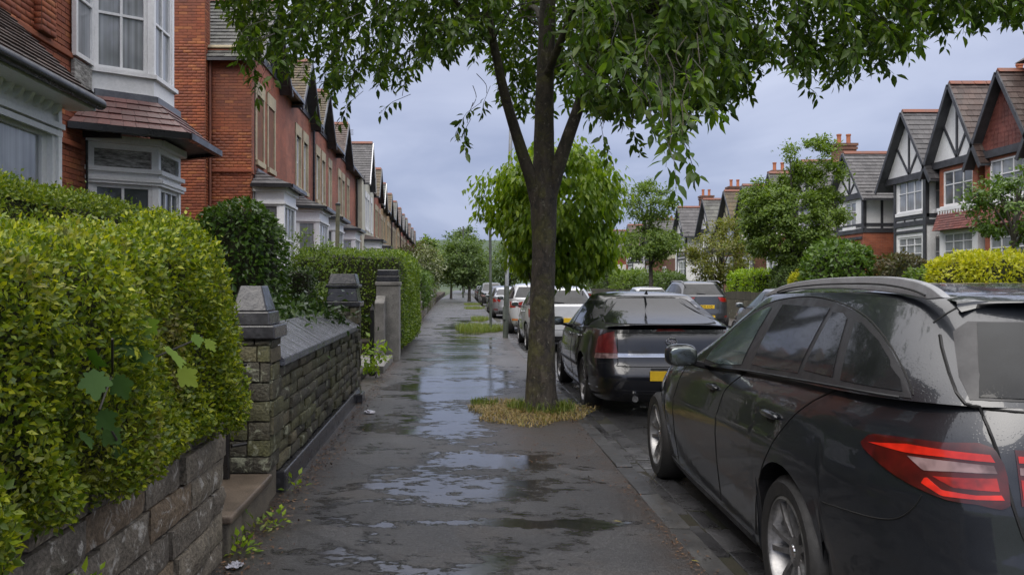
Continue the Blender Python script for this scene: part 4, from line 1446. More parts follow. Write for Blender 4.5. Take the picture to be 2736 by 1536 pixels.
    if k == 0:
        # gable wall that faces the viewer: brick by brick
        fs = Frame((-2.2, 0.0, 0), (1, 0, 0), (0, -1, 0))
        lay_bricks(Hs, fs, 1.06, 2.2, 1.4, 7.5, 150, key=lambda u, v: -v, mat=M_brick1)
        MB().box(-3.0, -1.093, -0.322, 0.1, 0.3, 11.5).build("chimney_breast", M_mort_br, Hs)
        fb = Frame((-3.0, -0.325, 0), (1, 0, 0), (0, -1, 0))
        lay_bricks(Hs, fb, 0.0, 1.9, 1.4, 10.2, 150, key=lambda u, v: -v + 3 * max(0, v - 8.5), mat=M_brick1)
        lay_bricks(Hs, Frame((-1.09, -0.325, 0), (0, 1, 0), (1, 0, 0)), 0, 0.33, 1.4, 10.2, 0, mat=M_brick1)
        for zz in (7.30, 4.42, 3.52):
            MB().box(-1.08, 0.05, -0.075, -0.047, zz, zz + 0.07).build("string_course", M_brick1, Hs, bevel=0.008)
        MB().box(-1.1, 0.03, -0.1, -0.046, 7.42, 7.58).build("cornice", M_brick1, Hs, bevel=0.02)
        MB().box(-1.12, 0.06, -0.15, -0.046, 7.585, 7.66).build("cornice_top", M_stonec, Hs, bevel=0.02)
        MB().tube([(-1.04, -0.1, 1.0), (-1.04, -0.1, 7.3)], 0.035, 8).build("downpipe", M_ridge, Hs, 50)
        MB().tube([(0.06, 0.08, 1.0), (0.06, 0.08, 7.3)], 0.012, 6).build("cable", M_gutter, Hs)
    if k == 3:
        MB().tube([(0.2, a + 0.6, za - 0.9), (0.2, a + 0.6, za + 1.5)], 0.02, 6).build("aerial", M_lead, Hs)
        mb = MB()
        for q in range(5): mb.tube([(-0.1, a + 0.6 + 0.02, za - 0.4 + q * 0.06), (0.5, a + 0.6, za - 0.42 + q * 0.06)], 0.012, 5)
        mb.build("aerial_rods", M_lead, Hs)
    if k == 4:
        MB().box(-0.34, px, -0.02, 0.0, 0.4, ze).build("side_face", M_cream, Hs)

# ================================================================ half-timbered houses across the street
NEAR_S = 1
RX = 18.0
RL = [  # apex Y, apex Z, eave Z, half gable, wing half, style, wall below
    (24.4, 8.7, 6.0, 1.55, 1.2, "hung"), (27.2, 8.6, 6.0, 1.55, 1.15, "hungpanel"), (29.9, 8.85, 6.05, 1.6, 1.15, "brick"), (33.1, 8.5, 5.85, 1.8, 1.15, "timber"), (38.2, 7.65, 5.6, 1.7, 1.3, "cottage"),
    (43.0, 8.0, 5.7, 1.7, 1.2, "timber"), (47.5, 8.0, 5.7, 1.7, 1.2, "brick"), (52.0, 7.85, 5.6, 1.7, 1.2, "cream"), (55.6, 7.9, 5.6, 1.7, 1.2, "cream"), (60.5, 7.85, 5.6, 1.7, 1.2, "timber"),
    (67.6, 7.95, 5.7, 1.8, 1.3, "timber"), (79.7, 7.9, 5.7, 1.8, 1.3, "cream"), (88, 8.0, 5.7, 1.8, 1.3, "timber"), (97, 8.0, 5.7, 1.8, 1.3, "brick")]
RLAB = ["red tile-hung house at the picture's right edge behind the small tree", "house with plum tile-hung gable and small roof turret on the right", "brick half-timbered house with orange chimney pots and wavy brown tiles",
        "white and black half-timbered house with tall corner posts", "lower white half-timbered house with brick ground floor and slate roof", "half-timbered house mostly hidden behind the big airy tree",
        "brick gabled house behind the big airy tree's crown", "cream gabled house with dark bargeboards left of the big airy tree", "cream gabled house with mossy roof, across the street",
        "white gabled house with tall twin-pot chimney across the street", "grey-roofed white gabled house behind the slender roadside tree", "cream gabled house behind the slender roadside tree's crown",
        "distant white gabled house across the street", "most distant brick gabled house across the street"]
GROUND_R = 1.05
for k, (ya, za, ze, half, wing, style) in enumerate(RL):
    y0 = (RL[k - 1][0] + ya) / 2 if k else ya - 1.6
    y1 = (RL[k + 1][0] + ya) / 2 if k + 1 < len(RL) else ya + 4
    Hs = empty("timbered_house", (RX, y1, 0), math.pi, RLAB[k], "house", "gabled houses across the street")
    W = y1 - y0
    a = y1 - ya
    near = k < 5
    prj = 1.05 if k != 4 else 1.6
    roofm = [M_tile_brown, M_tile_brown, M_tile_brown, M_tile_dark, M_tile_dark, M_tile_dark, M_tile_slate, M_tile_slate, M_tile_lich, M_tile_slate, M_tile_dark, M_tile_dark, M_tile_brown, M_tile_dark][k]
    up = {"hung": M_brick_red, "hungpanel": M_brick_red, "brick": M_brick_red, "timber": M_whiter, "cottage": M_whiter, "cream": M_creamr}[style]
    lo = {"hung": M_brick_red, "hungpanel": M_brick_red, "brick": M_whiter, "timber": M_whiter, "cottage": M_brick_red, "cream": M_brick_brown}[style]
    zm = 3.95
    # main body set back behind the gabled wing
    MB().box(-9, -prj, 0.005, W - 0.005, 0.6, zm).build("lower_wall", M_brick_red if style in ("brick", "cottage") else lo, Hs)
    MB().box(-9, -prj, 0.005, W - 0.005, zm + 0.001, ze).build("upper_wall", M_whiter if style in ("timber", "cottage", "brick") else up, Hs)
    fr = Frame((0, a - wing, 0), (0, 1, 0), (1, 0, 0))
    w2 = 2 * wing
    hl, hu = (0.22, w2 - 0.3, 1.95, 3.45), (0.22, w2 - 0.3, 4.45, 5.75)
    if style == "cottage": hl, hu = (0.5, w2 - 0.5, 1.9, 3.2), (0.75, w2 - 0.75, 4.2, 5.35)
    wall_cells(fr, 0, w2, 0.6, zm, [hl], -0.3, 0).build("front_lower", lo, Hs)
    wall_cells(fr, 0, w2, zm + 0.001, ze, [hu], -0.3, 0).build("front_upper", up, Hs)
    # side that looks at the camera
    fs = Frame((0, a + wing, 0), (-1, 0, 0), (0, 1, 0))
    hs1, hs2 = (0.36, 0.84, 1.95, 3.4), (0.36, 0.84, 4.45, 5.7)
    sides = [hs1, hs2] if style == "timber" and near else []
    wall_cells(fs, 0.3005, prj + 0.02, 0.6, zm, [h for h in sides[:1]], -0.25, 0).build("side_lower", lo, Hs)
    wall_cells(fs, 0.3005, prj + 0.02, zm + 0.001, ze, [h for h in sides[1:]], -0.25, 0).build("side_upper", up, Hs)
    MB().box(-prj, -0.302, a - wing, a - wing + 0.25, 0.6, ze).build("side_far", lo, Hs)
    for h in sides:
        window(Hs, fs, h[0], h[1], h[2], h[3], (), (0.6,), M_glass_net, rec=-0.08, fw=0.05, sill=M_white)
    nm = (1 / 3, 2 / 3)
    window(Hs, fr, hl[0], hl[1], hl[2], hl[3], nm, (0.55, 0.78) if near else (0.6,), M_glass_net, rec=-0.06, sill=M_white, fw=0.07)
    window(Hs, fr, hu[0], hu[1], hu[2], hu[3], nm if style != "cottage" else (0.5,), (0.6,), M_glass_net if k != 2 else M_glass_mid, rec=-0.06, sill=M_white, fw=0.07)
    # recessed bay's windows
    if W > a + wing + 1.2:
        fm = Frame((-prj, a + wing, 0), (0, 1, 0), (1, 0, 0))
        window(Hs, fm, 0.35, min(1.5, W - a - wing - 0.2), 4.4, 5.5, (0.5,), (0.6,), M_glass_mid, rec=0.035, sill=M_white)
        window(Hs, fm, 0.35, min(1.5, W - a - wing - 0.2), 1.9, 3.3, (0.5,), (0.6,), M_glass_mid, rec=0.035, sill=M_white)
    # timbers
    tb = MB()
    if style in ("timber", "cottage", "cream"):
        fr.box(tb, 0, w2, zm - 0.08, zm + 0.12, 0.0, 0.05)
        fr.box(tb, -0.02, 0.12, zm + 0.12 if style == "cottage" else 0.7, ze, 0.001, 0.051)
        fr.box(tb, w2 - 0.14, w2 + 0.05, zm + 0.12 if style == "cottage" else 0.7, ze, 0.001, 0.052)
        fr.box(tb, 0.12, w2 - 0.14, 3.6, 3.72, 0.0, 0.04)
        fr.box(tb, 0.12, w2 - 0.14, 4.16, 4.3, 0.0, 0.04)
        for u in (0.34, 0.66): fr.box(tb, w2 * u - 0.03, w2 * u + 0.03, zm + 0.12, 4.16, 0.0, 0.035)
        fs.box(tb, 0.0, prj, zm - 0.08, zm + 0.12, 0.0, 0.05)
        fs.box(tb, 0.0, prj, 4.16, 4.3, 0.0, 0.04)
        fs.box(tb, 0.001, 0.1, zm + 0.12, ze, 0.0, 0.04)
        if style == "cottage":
            for u in (0.75, 1.38): fs.box(tb, u, u + 0.1, zm + 0.12, ze, 0.0, 0.041)
        fs.box(tb, 0.0, prj, ze - 0.14, ze, 0.0, 0.045)
        tb.build("timber_frame", M_timber, Hs)
    if style in ("hung", "hungpanel", "brick"):
        ht = MB()
        PBt = [(0.012, a - wing - 0.05, 3.62), (0.22, a - wing - 0.05, 3.55), (0.22, a + wing + 0.05, 3.55), (0.012, a + wing + 0.05, 3.62)]
        hu_ = MB().add([(0.28, a - wing, 3.55), (0.28, a + wing + 0.1, 3.55), (0.03, a + wing, 4.28), (0.03, a - wing, 4.28), (0.0, a - wing, 3.55), (0.0, a + wing + 0.1, 3.55)],
                       [(0, 1, 2, 3), (1, 0, 4, 5), (1, 5, 2), (0, 3, 4)]).build("tile_skirt", M_hung, Hs)
        tile_slope(hu_, (0.285, a + wing + 0.1, 3.55), (0.285, a - wing, 3.55), (0.035, a - wing, 4.28), (0.035, a + wing, 4.28), 8, 0.19, M_hung, single=120 if k in (1, 2) else 0, th=0.02)
        fr.box(MB(), 0, 1, 0, 1, 0, 1)
        m = MB(); fr.box(m, -0.03, w2 + 0.03, 4.285, 4.40, -0.02, 0.09); m.build("white_band", M_white, Hs)
        m = MB()
        for q in range(14): fr.box(m, w2 * (q + 0.2) / 14, w2 * (q + 0.7) / 14, 4.16 - 0.05 * (q % 2), 4.286, 0.05, 0.085)
        m.build("dripping_paint_edge", M_white, Hs)
    # gable
    pm = M_whiter if style != "cream" else M_creamr
    if style == "hungpanel": pm = M_hung
    gp = MB().prism([(0.02, a - half, ze), (0.02, a + half, ze), (0.02, a, za - 0.05)], (-0.35, 0, 0)).build("gable_panel", pm, Hs)
    fg = Frame((0.022, a, ze), (0, 1, 0), (1, 0, 0))
    tb = MB()
    fg.box(tb, -half, half, -0.16, 0.1, -0.2, 0.08)
    hgt = za - ze
    if style != "hungpanel":
        fg.box(tb, -0.05, 0.05, 0.1, hgt - 0.15, 0.0, 0.04)
        for s in (-1, 1):
            tb.beam(fg.p(0, 0.1, 0.02), fg.p(s * half * 0.5, hgt * 0.48, 0.02), 0.04, 0.09, up=(0, 1, 0))
    else:
        tile_slope(gp, fg.p(half - 0.1, 0.1, 0.004), fg.p(-half + 0.1, 0.1, 0.004), fg.p(-0.05, hgt - 0.15, 0.004), fg.p(0.05, hgt - 0.15, 0.004), 14, 0.2, M_hung, single=120, th=0.014)
    tb.build("gable_timber", M_timber, Hs)
    gable_roof(Hs, a, half, 0.0, -6.5, ze, za, 14 if near else 9, 0.22 if near else 0.4, roofm, 300 if k in (2,) else 0, 0.34, ridge=M_ridge, barge=M_timber)
    MB().prism([(-prj + 0.3, 0, ze - 0.05), (-5.0, 0, za - 0.25), (-9.0, 0, ze - 0.05)], (0, W, 0)).build("main_roof", roofm, Hs)
    MB().beam((-prj + 0.34, 0, ze - 0.06), (-prj + 0.34, W, ze - 0.06), 0.1, 0.1).build("gutter", M_gutter, Hs)
    if near:
        MB().tube([(-prj + 0.1, W - 0.06, 0.8), (-prj + 0.1, W - 0.06, ze - 0.3), (-prj + 0.34, W - 0.06, ze - 0.1)], 0.06, 8).build("downpipe", M_gutter, Hs, 50)
    if k in (2,):
        chimney(Hs, -2.6, a - 0.2, za - 0.4, za + 0.2, 0.9, 0.6, M_brick_red, 2)
    if k in (5, 7, 9, 10):
        chimney(Hs, -2.2, a - 0.6, za - 1.0, za + 0.95, 1.0, 0.75, M_brick_brown, 2)
    if k in (3, 11, 12):
        chimney(Hs, -4.5, a - 1.4, za - 1.0, za + 0.5, 0.9, 0.6, M_brick_brown, 2)
    if k == 1:
        # little turret with hipped cap
        MB().box(-2.2, -0.6, a + 0.2, a + 1.6, za - 0.9, za + 0.25).build("turret", M_whiter, Hs)
        MB().add([(-2.5, a - 0.1, za + 0.25), (-0.3, a - 0.1, za + 0.25), (-0.3, a + 1.9, za + 0.25), (-2.5, a + 1.9, za + 0.25), (-1.7, a + 0.7, za + 0.85), (-1.1, a + 0.7, za + 0.85), (-1.1, a + 1.1, za + 0.85), (-1.7, a + 1.1, za + 0.85)],
                 [(0, 1, 5, 4), (1, 2, 6, 5), (2, 3, 7, 6), (3, 0, 4, 7), (4, 5, 6, 7), (3, 2, 1, 0)]).build("turret_roof", M_tile_brown, Hs)
# boundary wall across the road
M_fence = surf("weathered brown fence", (0.07, 0.065, 0.045), (0.04, 0.038, 0.028), 0.8, 2, 0.35, 20, 0.3, stretch=(1, 1, 0.2))
fw = empty("boundary_fence", (11.55, 14, 0), 0, "brown boarded fence along the far pavement behind the parked cars", "fence")
MB().box(0.05, 0.2, 0, 60, 0.0, 0.9).build("base_wall", M_stone_b, fw)
y = 0
while y < 60:
    MB().box(0.06, 0.1, y, y + 0.285, 0.92, 1.24 + random.uniform(-0.02, 0.02)).build("board", M_fence, fw)
    y += 0.3

# ================================================================ parked cars
def paint(name, c, metal=0.0, flake=0.0, beads=0.25, rough=0.32, dirt=(0.08, 0.075, 0.065)):
    m, nt, b, N, L = mat_new(name)
    n1 = pos_noise(nt, 2.2, 5, 0.6, 0.6)
    f1 = ramp_node(nt, n1.outputs["Fac"], [(0.5, (0, 0, 0)), (0.85, (0.22,) * 3)])
    col = mixc(nt, f1.outputs[0], c, dirt)
    if flake:
        fl = pos_noise(nt, 900, 1, 0.5)
        r = ramp_node(nt, fl.outputs["Fac"], [(0.4, (0.7,) * 3), (0.75, (1.0 + flake,) * 3)])
        col = mixc(nt, 1.0, col, r.outputs[0], "MULTIPLY")
    L(col, b.inputs["Base Color"])
    b.inputs["Metallic"].default_value = metal
    b.inputs["Roughness"].default_value = rough
    b.inputs["Coat Weight"].default_value = 1.0
    b.inputs["Coat IOR"].default_value = 1.55
    cr = ramp_node(nt, n1.outputs["Fac"], [(0.35, (0.015,) * 3), (0.75, (0.07,) * 3)])
    L(cr.outputs[0], b.inputs["Coat Roughness"])
    if beads:
        # rain beads and the thin uneven film of water between them
        g = N("ShaderNodeNewGeometry")
        v = N("ShaderNodeTexVoronoi"); v.inputs["Scale"].default_value = 95
        L(g.outputs["Position"], v.inputs["Vector"])
        r = ramp_node(nt, v.outputs["Distance"], [(0.0, (1, 1, 1)), (0.22, (0.7,) * 3), (0.34, (0, 0, 0))])
        n2 = pos_noise(nt, 3.2, 4, 0.6, 0.4)
        k = ramp_node(nt, n2.outputs["Fac"], [(0.42, (0, 0, 0)), (0.6, (1, 1, 1))])
        hb = mixc(nt, 1.0, r.outputs[0], k.outputs[0], "MULTIPLY")
        sz = N("ShaderNodeSeparateXYZ"); L(g.outputs["Normal"], sz.inputs[0])
        up = N("ShaderNodeMapRange"); up.inputs[1].default_value = 0.12; up.inputs[2].default_value = 0.45
        L(sz.outputs["Z"], up.inputs[0])
        hb = mixc(nt, 1.0, hb, up.outputs[0], "MULTIPLY")
        n3 = pos_noise(nt, 7, 3, 0.55)
        b1 = N("ShaderNodeBump"); b1.inputs["Strength"].default_value = beads; b1.inputs["Distance"].default_value = 0.0025
        L(hb, b1.inputs["Height"])
        b2 = N("ShaderNodeBump"); b2.inputs["Strength"].default_value = 0.05; b2.inputs["Distance"].default_value = 0.03
        L(n3.outputs["Fac"], b2.inputs["Height"]); L(b2.outputs[0], b1.inputs["Normal"])
        L(b1.outputs[0], b.inputs["Coat Normal"])
    return m


def carglass(name, c, beads=0.10):
    m, nt, b, N, L = mat_new(name)
    n = pos_noise(nt, 4, 3, 0.6, 0.4)
    L(ramp_node(nt, n.outputs["Fac"], [(0.35, c), (0.7, tuple(q * 2.2 for q in c))]).outputs[0], b.inputs["Base Color"])
    b.inputs["Roughness"].default_value = 0.06
    b.inputs["Specular IOR Level"].default_value = 0.3
    if beads:
        g = N("ShaderNodeNewGeometry")
        v = N("ShaderNodeTexVoronoi"); v.inputs["Scale"].default_value = 120
        L(g.outputs["Position"], v.inputs["Vector"])
        r = ramp_node(nt, v.outputs["Distance"], [(0.0, (1, 1, 1)), (0.2, (0.6,) * 3), (0.33, (0, 0, 0))])
        add_bump(nt, b, r.outputs[0], beads, 0.0025)
    return m


M_grey_met = paint("wet dark grey metallic paint", (0.013, 0.0155, 0.0205), 0.3, 0.8, 0.18, dirt=(0.032, 0.034, 0.037))
M_black_met = paint("wet black-blue paint", (0.005, 0.006, 0.011), 0.2, 0.3, 0.25, dirt=(0.02, 0.02, 0.022))
M_white_p = paint("white car paint", (0.44, 0.45, 0.47), 0.0, 0, 0.12)
M_silver_p = paint("silver car paint", (0.36, 0.38, 0.41), 0.6, 0.3, 0.12)
M_greyp = paint("mid grey car paint", (0.055, 0.06, 0.07), 0.4, 0.3, 0.12)
M_silver_d = paint("dull silver car paint", (0.17, 0.18, 0.195), 0.5, 0.3, 0.12)
M_bluep = paint("dark blue car paint", (0.018, 0.026, 0.06), 0.3, 0.3, 0.12)
M_darkp = paint("charcoal car paint", (0.03, 0.032, 0.036), 0.3, 0.3, 0.12)
M_cglass = carglass("tinted car glass", (0.010, 0.011, 0.012))
M_cglass_f = carglass("greenish side glass", (0.030, 0.042, 0.042))
M_rubber = surf("tyre rubber", (0.016, 0.016, 0.017), (0.026, 0.025, 0.024), 0.55, 8, 0.3, 60, 0.3, 0.003)
M_trim = surf("black plastic trim", (0.014, 0.014, 0.016), (0.022, 0.022, 0.024), 0.4, 8, 0.2, 80, 0.15, 0.002)
M_frame = surf("satin black window frame", (0.018, 0.018, 0.020), (0.028, 0.028, 0.031), 0.42, 8, 0.2, 80, 0.1, 0.002)
M_gap = surf("panel gap", (0.003, 0.003, 0.003), (0.004, 0.004, 0.004), 0.6, 5, 0, 20, 0)
M_alu = surf("satin aluminium", (0.34, 0.345, 0.36), (0.27, 0.275, 0.29), 0.42, 6, 0.1, 60, 0.05, metal=0.35)
M_alloy = surf("grey alloy", (0.30, 0.30, 0.31), (0.20, 0.195, 0.19), 0.36, 9, 0.2, 60, 0.05, metal=0.8)
M_chrome = surf("chrome", (0.72, 0.73, 0.75), (0.6, 0.6, 0.62), 0.12, 6, 0.05, 60, 0.02, metal=1.0)
M_disc = surf("brake disc", (0.10, 0.095, 0.09), (0.05, 0.045, 0.04), 0.45, 9, 0.2, 60, 0.05, metal=0.6)


def lens(name, c1, c2, rough=0.08, glow=0.0):
    m, nt, b, N, L = mat_new(name)
    n = pos_noise(nt, 16, 2, 0.5, 0.3)
    col = ramp_node(nt, n.outputs["Fac"], [(0.35, c1), (0.65, c2)]).outputs[0]
    L(col, b.inputs["Base Color"])
    b.inputs["Roughness"].default_value = 0.35
    b.inputs["Coat Weight"].default_value = 1.0
    b.inputs["Coat Roughness"].default_value = rough
    return m


M_lens_dark = lens("dark red lens", (0.03, 0.001, 0.0015), (0.08, 0.003, 0.003))
M_lens_red = lens("bright red lens", (0.42, 0.009, 0.004), (0.72, 0.022, 0.008))
M_lens_mid = lens("red reflector", (0.12, 0.003, 0.003), (0.40, 0.010, 0.005))
M_lens_tail = lens("red tail lens", (0.14, 0.006, 0.006), (0.30, 0.012, 0.010))
M_lens_white = lens("clear lens", (0.10, 0.055, 0.055), (0.30, 0.20, 0.20))
M_lens_brown = lens("smoked red lens", (0.10, 0.008, 0.010), (0.17, 0.018, 0.018))
M_lens_amber = lens("amber lens", (0.55, 0.16, 0.03), (0.7, 0.22, 0.04))
M_plate_y = surf("yellow number plate", (0.72, 0.47, 0.02), (0.62, 0.40, 0.02), 0.4, 6, 0.05, 60, 0.02)
M_plate_w = surf("white number plate", (0.7, 0.7, 0.68), (0.6, 0.6, 0.58), 0.4, 6, 0.05, 60, 0.02)


def poly_cols(poly, n):
    a0, a1 = min(p[0] for p in poly), max(p[0] for p in poly)
    cols = []
    for i in range(n + 1):
        t = i / n
        a = a0 + (a1 - a0) * (t + 0.0)
        a = min(max(a, a0 + 1e-5), a1 - 1e-5)
        z = []
        for p, q in zip(poly, poly[1:] + poly[:1]):
            if (p[0] - a) * (q[0] - a) <= 0 and abs(p[0] - q[0]) > 1e-9:
                z.append(p[1] + (q[1] - p[1]) * (a - p[0]) / (q[0] - p[0]))
        if z: cols.append((a, min(z), max(z)))
    return cols


def spline2(pts, k=6, closed=False):
    P = np.array(pts, float); n = len(P); out = []
    rng = range(n if closed else n - 1)
    for i in rng:
        g = (lambda j: P[j % n]) if closed else (lambda j: P[min(max(j, 0), n - 1)])
        p0, p1, p2, p3 = g(i - 1), g(i), g(i + 1), g(i + 2)
        for j in range(k):
            t = j / k
            out.append(tuple(0.5 * ((2 * p1) + (-p0 + p2) * t + (2 * p0 - 5 * p1 + 4 * p2 - p3) * t * t + (-p0 + 3 * p1 - 3 * p2 + p3) * t ** 3)))
    if not closed: out.append(tuple(P[-1]))
    return out


class Car:
    def __init__(s, name, label, loc, rz, sp, pm, N=200, group=None):
        s.sp = sp
        s.e = empty(name, loc, rz, label, "car", group)
        s.pm = pm
        s.N = N
        s.body()

    def I(s, key, v):
        p = s.sp[key]
        return np.interp(v, [q[0] for q in p], [q[1] for q in p])

    def belt(s, y):
        p = sorted(s.sp["belt"]); return np.interp(y, [q[0] for q in p], [q[1] for q in p])

    def roofz(s, y):
        p = sorted(s.sp["roof"]); return np.interp(y, [q[0] for q in p], [q[1] for q in p])

    def body(s):
        sp = s.sp; N = s.N; W = sp["W"]; z0 = sp.get("z0", 0.2)
        nf, nr = sp.get("nf", 3.6), sp.get("nr", 4.5)
        th = np.linspace(0, 2 * np.pi, 4001)

        def outline(th, yf, yr, w, nf_, nr_, c0):
            c, q = np.cos(th), np.sin(th)
            n = np.where(c > 0, nf_, nr_)
            y = np.sign(c) * np.abs(c) ** (2 / n) * np.where(c > 0, yf - c0, c0 - yr) + c0
            x = np.sign(q) * np.abs(q) ** (2 / n) * w
            return x, y
        yF, yR = sp["yF"], sp["yR"]
        c0 = (yF[-1][1] + yR[-1][1]) / 2
        x, y = outline(th, max(q[1] for q in yF), min(q[1] for q in yR), W, nf, nr, c0)
        ds = np.hypot(np.diff(x), np.diff(y)); S_ = np.concatenate([[0], np.cumsum(ds)])
        th = np.interp(np.linspace(0, S_[-1], N + 1)[:-1], S_, th)
        rows = []
        Ra = sp["R"] + sp.get("archgap", 0.055)

        def zbot(x, y):
            zb = np.full_like(y, z0)
            for hy in sp["hubs"]:
                d = np.abs(y - hy)
                a = np.where(d < Ra, sp["R"] + np.sqrt(np.maximum(0, Ra ** 2 - d ** 2)), 0)
                zb = np.where((np.abs(x) > 0.6 * W), np.maximum(zb, a), zb)
            return zb
        ts = sp.get("ts", [0, 0.05, 0.12, 0.2, 0.3, 0.4, 0.5, 0.58, 0.64, 0.68, 0.72, 0.78, 0.85, 0.92, 0.97, 1.0])
        for t in ts:
            tz = np.full(N, t)
            for _ in range(3):
                x, y = outline(th, s.I("yF", tz), s.I("yR", tz), s.I("w", tz) * W, nf, nr, c0)
                zb = s.belt(y); zo = zbot(x, y)
                z = zo + (zb - zo) * t
                tz = (z - z0) / (zb - z0)
            rows.append(np.stack([x, y, z], 1))
        # deck (bonnet, boot) in to the foot of the glass
        g0 = (sp["yc"] + sp["yt"]) / 2
        ng, nq = sp.get("ng", 4.0), sp.get("nq", 5.0)
        gh = []
        for q in (0, 0.12, 0.25, 0.4, 0.55, 0.7, 0.82, 0.92, 1.0):
            w = sp["wB"] + (sp["wR"] - sp["wB"]) * (q ** sp.get("tumble", 1.25))
            x, y = outline(th, sp["yc"] + (sp["yrf"] - sp["yc"]) * q ** 0.92, sp["yt"] + (sp["yrr"] - sp["yt"]) * q ** sp.get("rk", 1.0), w, ng, nq, g0)
            zb = s.belt(np.clip(y, sp["yt"], sp["yc"])) + sp.get("cowl", 0.0) * np.clip((y - 0.3) / 0.6, 0, 1)
            if "deckz" in sp:
                f = np.clip((sp["yt"] + 0.5 - y) / 0.5, 0, 1) * np.clip(1 - np.abs(x) / sp["wB"], 0, 1) ** 0.5
                zb = zb + sp["deckz"] * f
            z = zb + (s.roofz(y) - zb) * q
            gh.append(np.stack([x, y, z], 1))
        a, b = rows[-1], gh[0]
        for f in (0.12, 0.3, 0.5, 0.7, 0.88):
            p = a + (b - a) * f
            dist = np.linalg.norm(b - a, axis=1)
            p[:, 2] += 0.10 * dist * (f * (1 - f)) * sp.get("bulge", 1.0)
            rows.append(p)
        rows += gh
        e = gh[-1]
        cr = sp.get("crown", 0.05)
        cy = e[:, 1].mean()
        for r in (0.975, 0.93, 0.86, 0.74, 0.58, 0.38, 0.18):
            p = e.copy()
            p[:, 0] *= r
            p[:, 1] = cy + (e[:, 1] - cy) * r
            p[:, 2] = s.roofz(p[:, 1]) + cr * (1 - r ** 2.6) + 0.012
            rows.append(p)
        V = np.concatenate(rows)
        m = len(rows)
        i = np.arange(N); j = (i + 1) % N
        F = []
        for k in range(m - 1):
            F.append(np.stack([k * N + i, (k + 1) * N + i, (k + 1) * N + j, k * N + j], 1))
        F = np.concatenate(F)
        top = np.array([[0, cy, s.roofz(cy) + cr + 0.012]])
        V = np.concatenate([V, top])
        vs_ = [tuple(v) for v in V]
        fs = [tuple(int(q) for q in f) for f in F]
        fs += [((m - 1) * N + int(a_), len(V) - 1, (m - 1) * N + int(b_)) for a_, b_ in zip(i, j)]
        # arch lips and under-edge turned inwards
        mb = MB(); mb.v = vs_; mb.f = fs
        o = mb.build("body", s.pm, s.e)
        me = o.data
        bm = bmesh.new(); bm.from_mesh(me); bmesh.ops.recalc_face_normals(bm, faces=bm.faces[:]); bm.to_mesh(me); bm.free()
        me.polygons.foreach_set("use_smooth", [True] * len(me.polygons))
        me.set_sharp_from_angle(angle=R(32))
        s.body_o = o
        s.bvh = BVHTree.FromPolygons(vs_, [f for f in fs])
        r0 = rows[0]
        inn = r0.copy(); inn[:, 0] *= 0.80; inn[:, 1] *= 0.97
        mb = MB()
        mb.v = [tuple(q) for q in r0] + [tuple(q) for q in inn]
        mb.f = [(int(a_), int(b_), int(b_) + N, int(a_) + N) for a_, b_ in zip(i, j)]
        mb.build("wheel_arch_lining", M_trim, s.e)
        yr, yf = min(q[1] for q in yR), max(q[1] for q in yF)
        MB().box(-W * 0.72, W * 0.72, yr + 0.25, yf - 0.25, z0 + 0.02, 0.62).build("underbody", M_gap, s.e)

    def cast(s, mode, a, z):
        o, d = {"L": ((-3, a, z), (1, 0, 0)), "R": ((3, a, z), (-1, 0, 0)), "B": ((a, -6, z), (0, 1, 0)), "F": ((a, 6, z), (0, -1, 0)), "T": ((a, z, 3), (0, 0, -1)),
                "O": ((a * 0.70711 - 4, -a * 0.70711 - 4, z), (0.70711, 0.70711, 0)), "Q": ((-a * 0.70711 + 4, -a * 0.70711 - 4, z), (-0.70711, 0.70711, 0))}[mode]
        p, n, _, _ = s.bvh.ray_cast(Vector(o), Vector(d))
        if p is None: return None
        if n.dot(Vector(d)) > 0: n = -n
        return p, n

    def patch(s, name, mode, poly, mat, off=0.004, n=14, rows=6, parent=None, smooth=True):
        """a panel that lies on the body's skin, cut to an outline given in side, rear or front view"""
        cols = poly_cols(list(poly), n)
        G = []
        for a, lo, hi in cols:
            col = []
            for j in range(rows + 1):
                r = s.cast(mode, a, lo + (hi - lo) * j / rows)
                col.append(r)
            G.append(col)
        good = [c for c in G if all(c)]
        if len(good) < 2: return None
        P = [[p + nn * off for p, nn in c] for c in good]
        Q = [[p - nn * 0.006 for p, nn in c] for c in good]
        mb = MB().grid(P)
        nc = rows + 1; m = len(P)
        rim = [(i, 0) for i in range(m)] + [(m - 1, j) for j in range(1, nc)] + [(i, rows) for i in range(m - 2, -1, -1)] + [(0, j) for j in range(rows - 1, 0, -1)]
        o_ = len(mb.v)
        mb.v += [tuple(Q[i][j]) for i, j in rim]
        L_ = len(rim)
        for k in range(L_):
            k2 = (k + 1) % L_
            i1, j1 = rim[k]; i2, j2 = rim[k2]
            mb.f.append((i1 * nc + j1, i2 * nc + j2, o_ + k2, o_ + k))
        ob = mb.build(name, mat, parent or s.e)
        bm = bmesh.new(); bm.from_mesh(ob.data); bmesh.ops.recalc_face_normals(bm, faces=bm.faces[:])
        # outwards
        c = sum((f.normal * f.calc_area() for f in bm.faces if len(f.verts) == 4), Vector())
        bm.to_mesh(ob.data); bm.free()
        me = ob.data
        nn = good[len(good) // 2][rows // 2][1]
        if me.polygons[(m // 2) * rows + rows // 2].normal.dot(nn) < 0:
            me.flip_normals()
        me.polygons.foreach_set("use_smooth", [True] * len(me.polygons))
        me.set_sharp_from_angle(angle=R(40))
        return ob

    def both(s, name, poly, mat, **k):
        s.patch(name, "L", poly, mat, **k)
        s.patch(name, "R", poly, mat, **k)

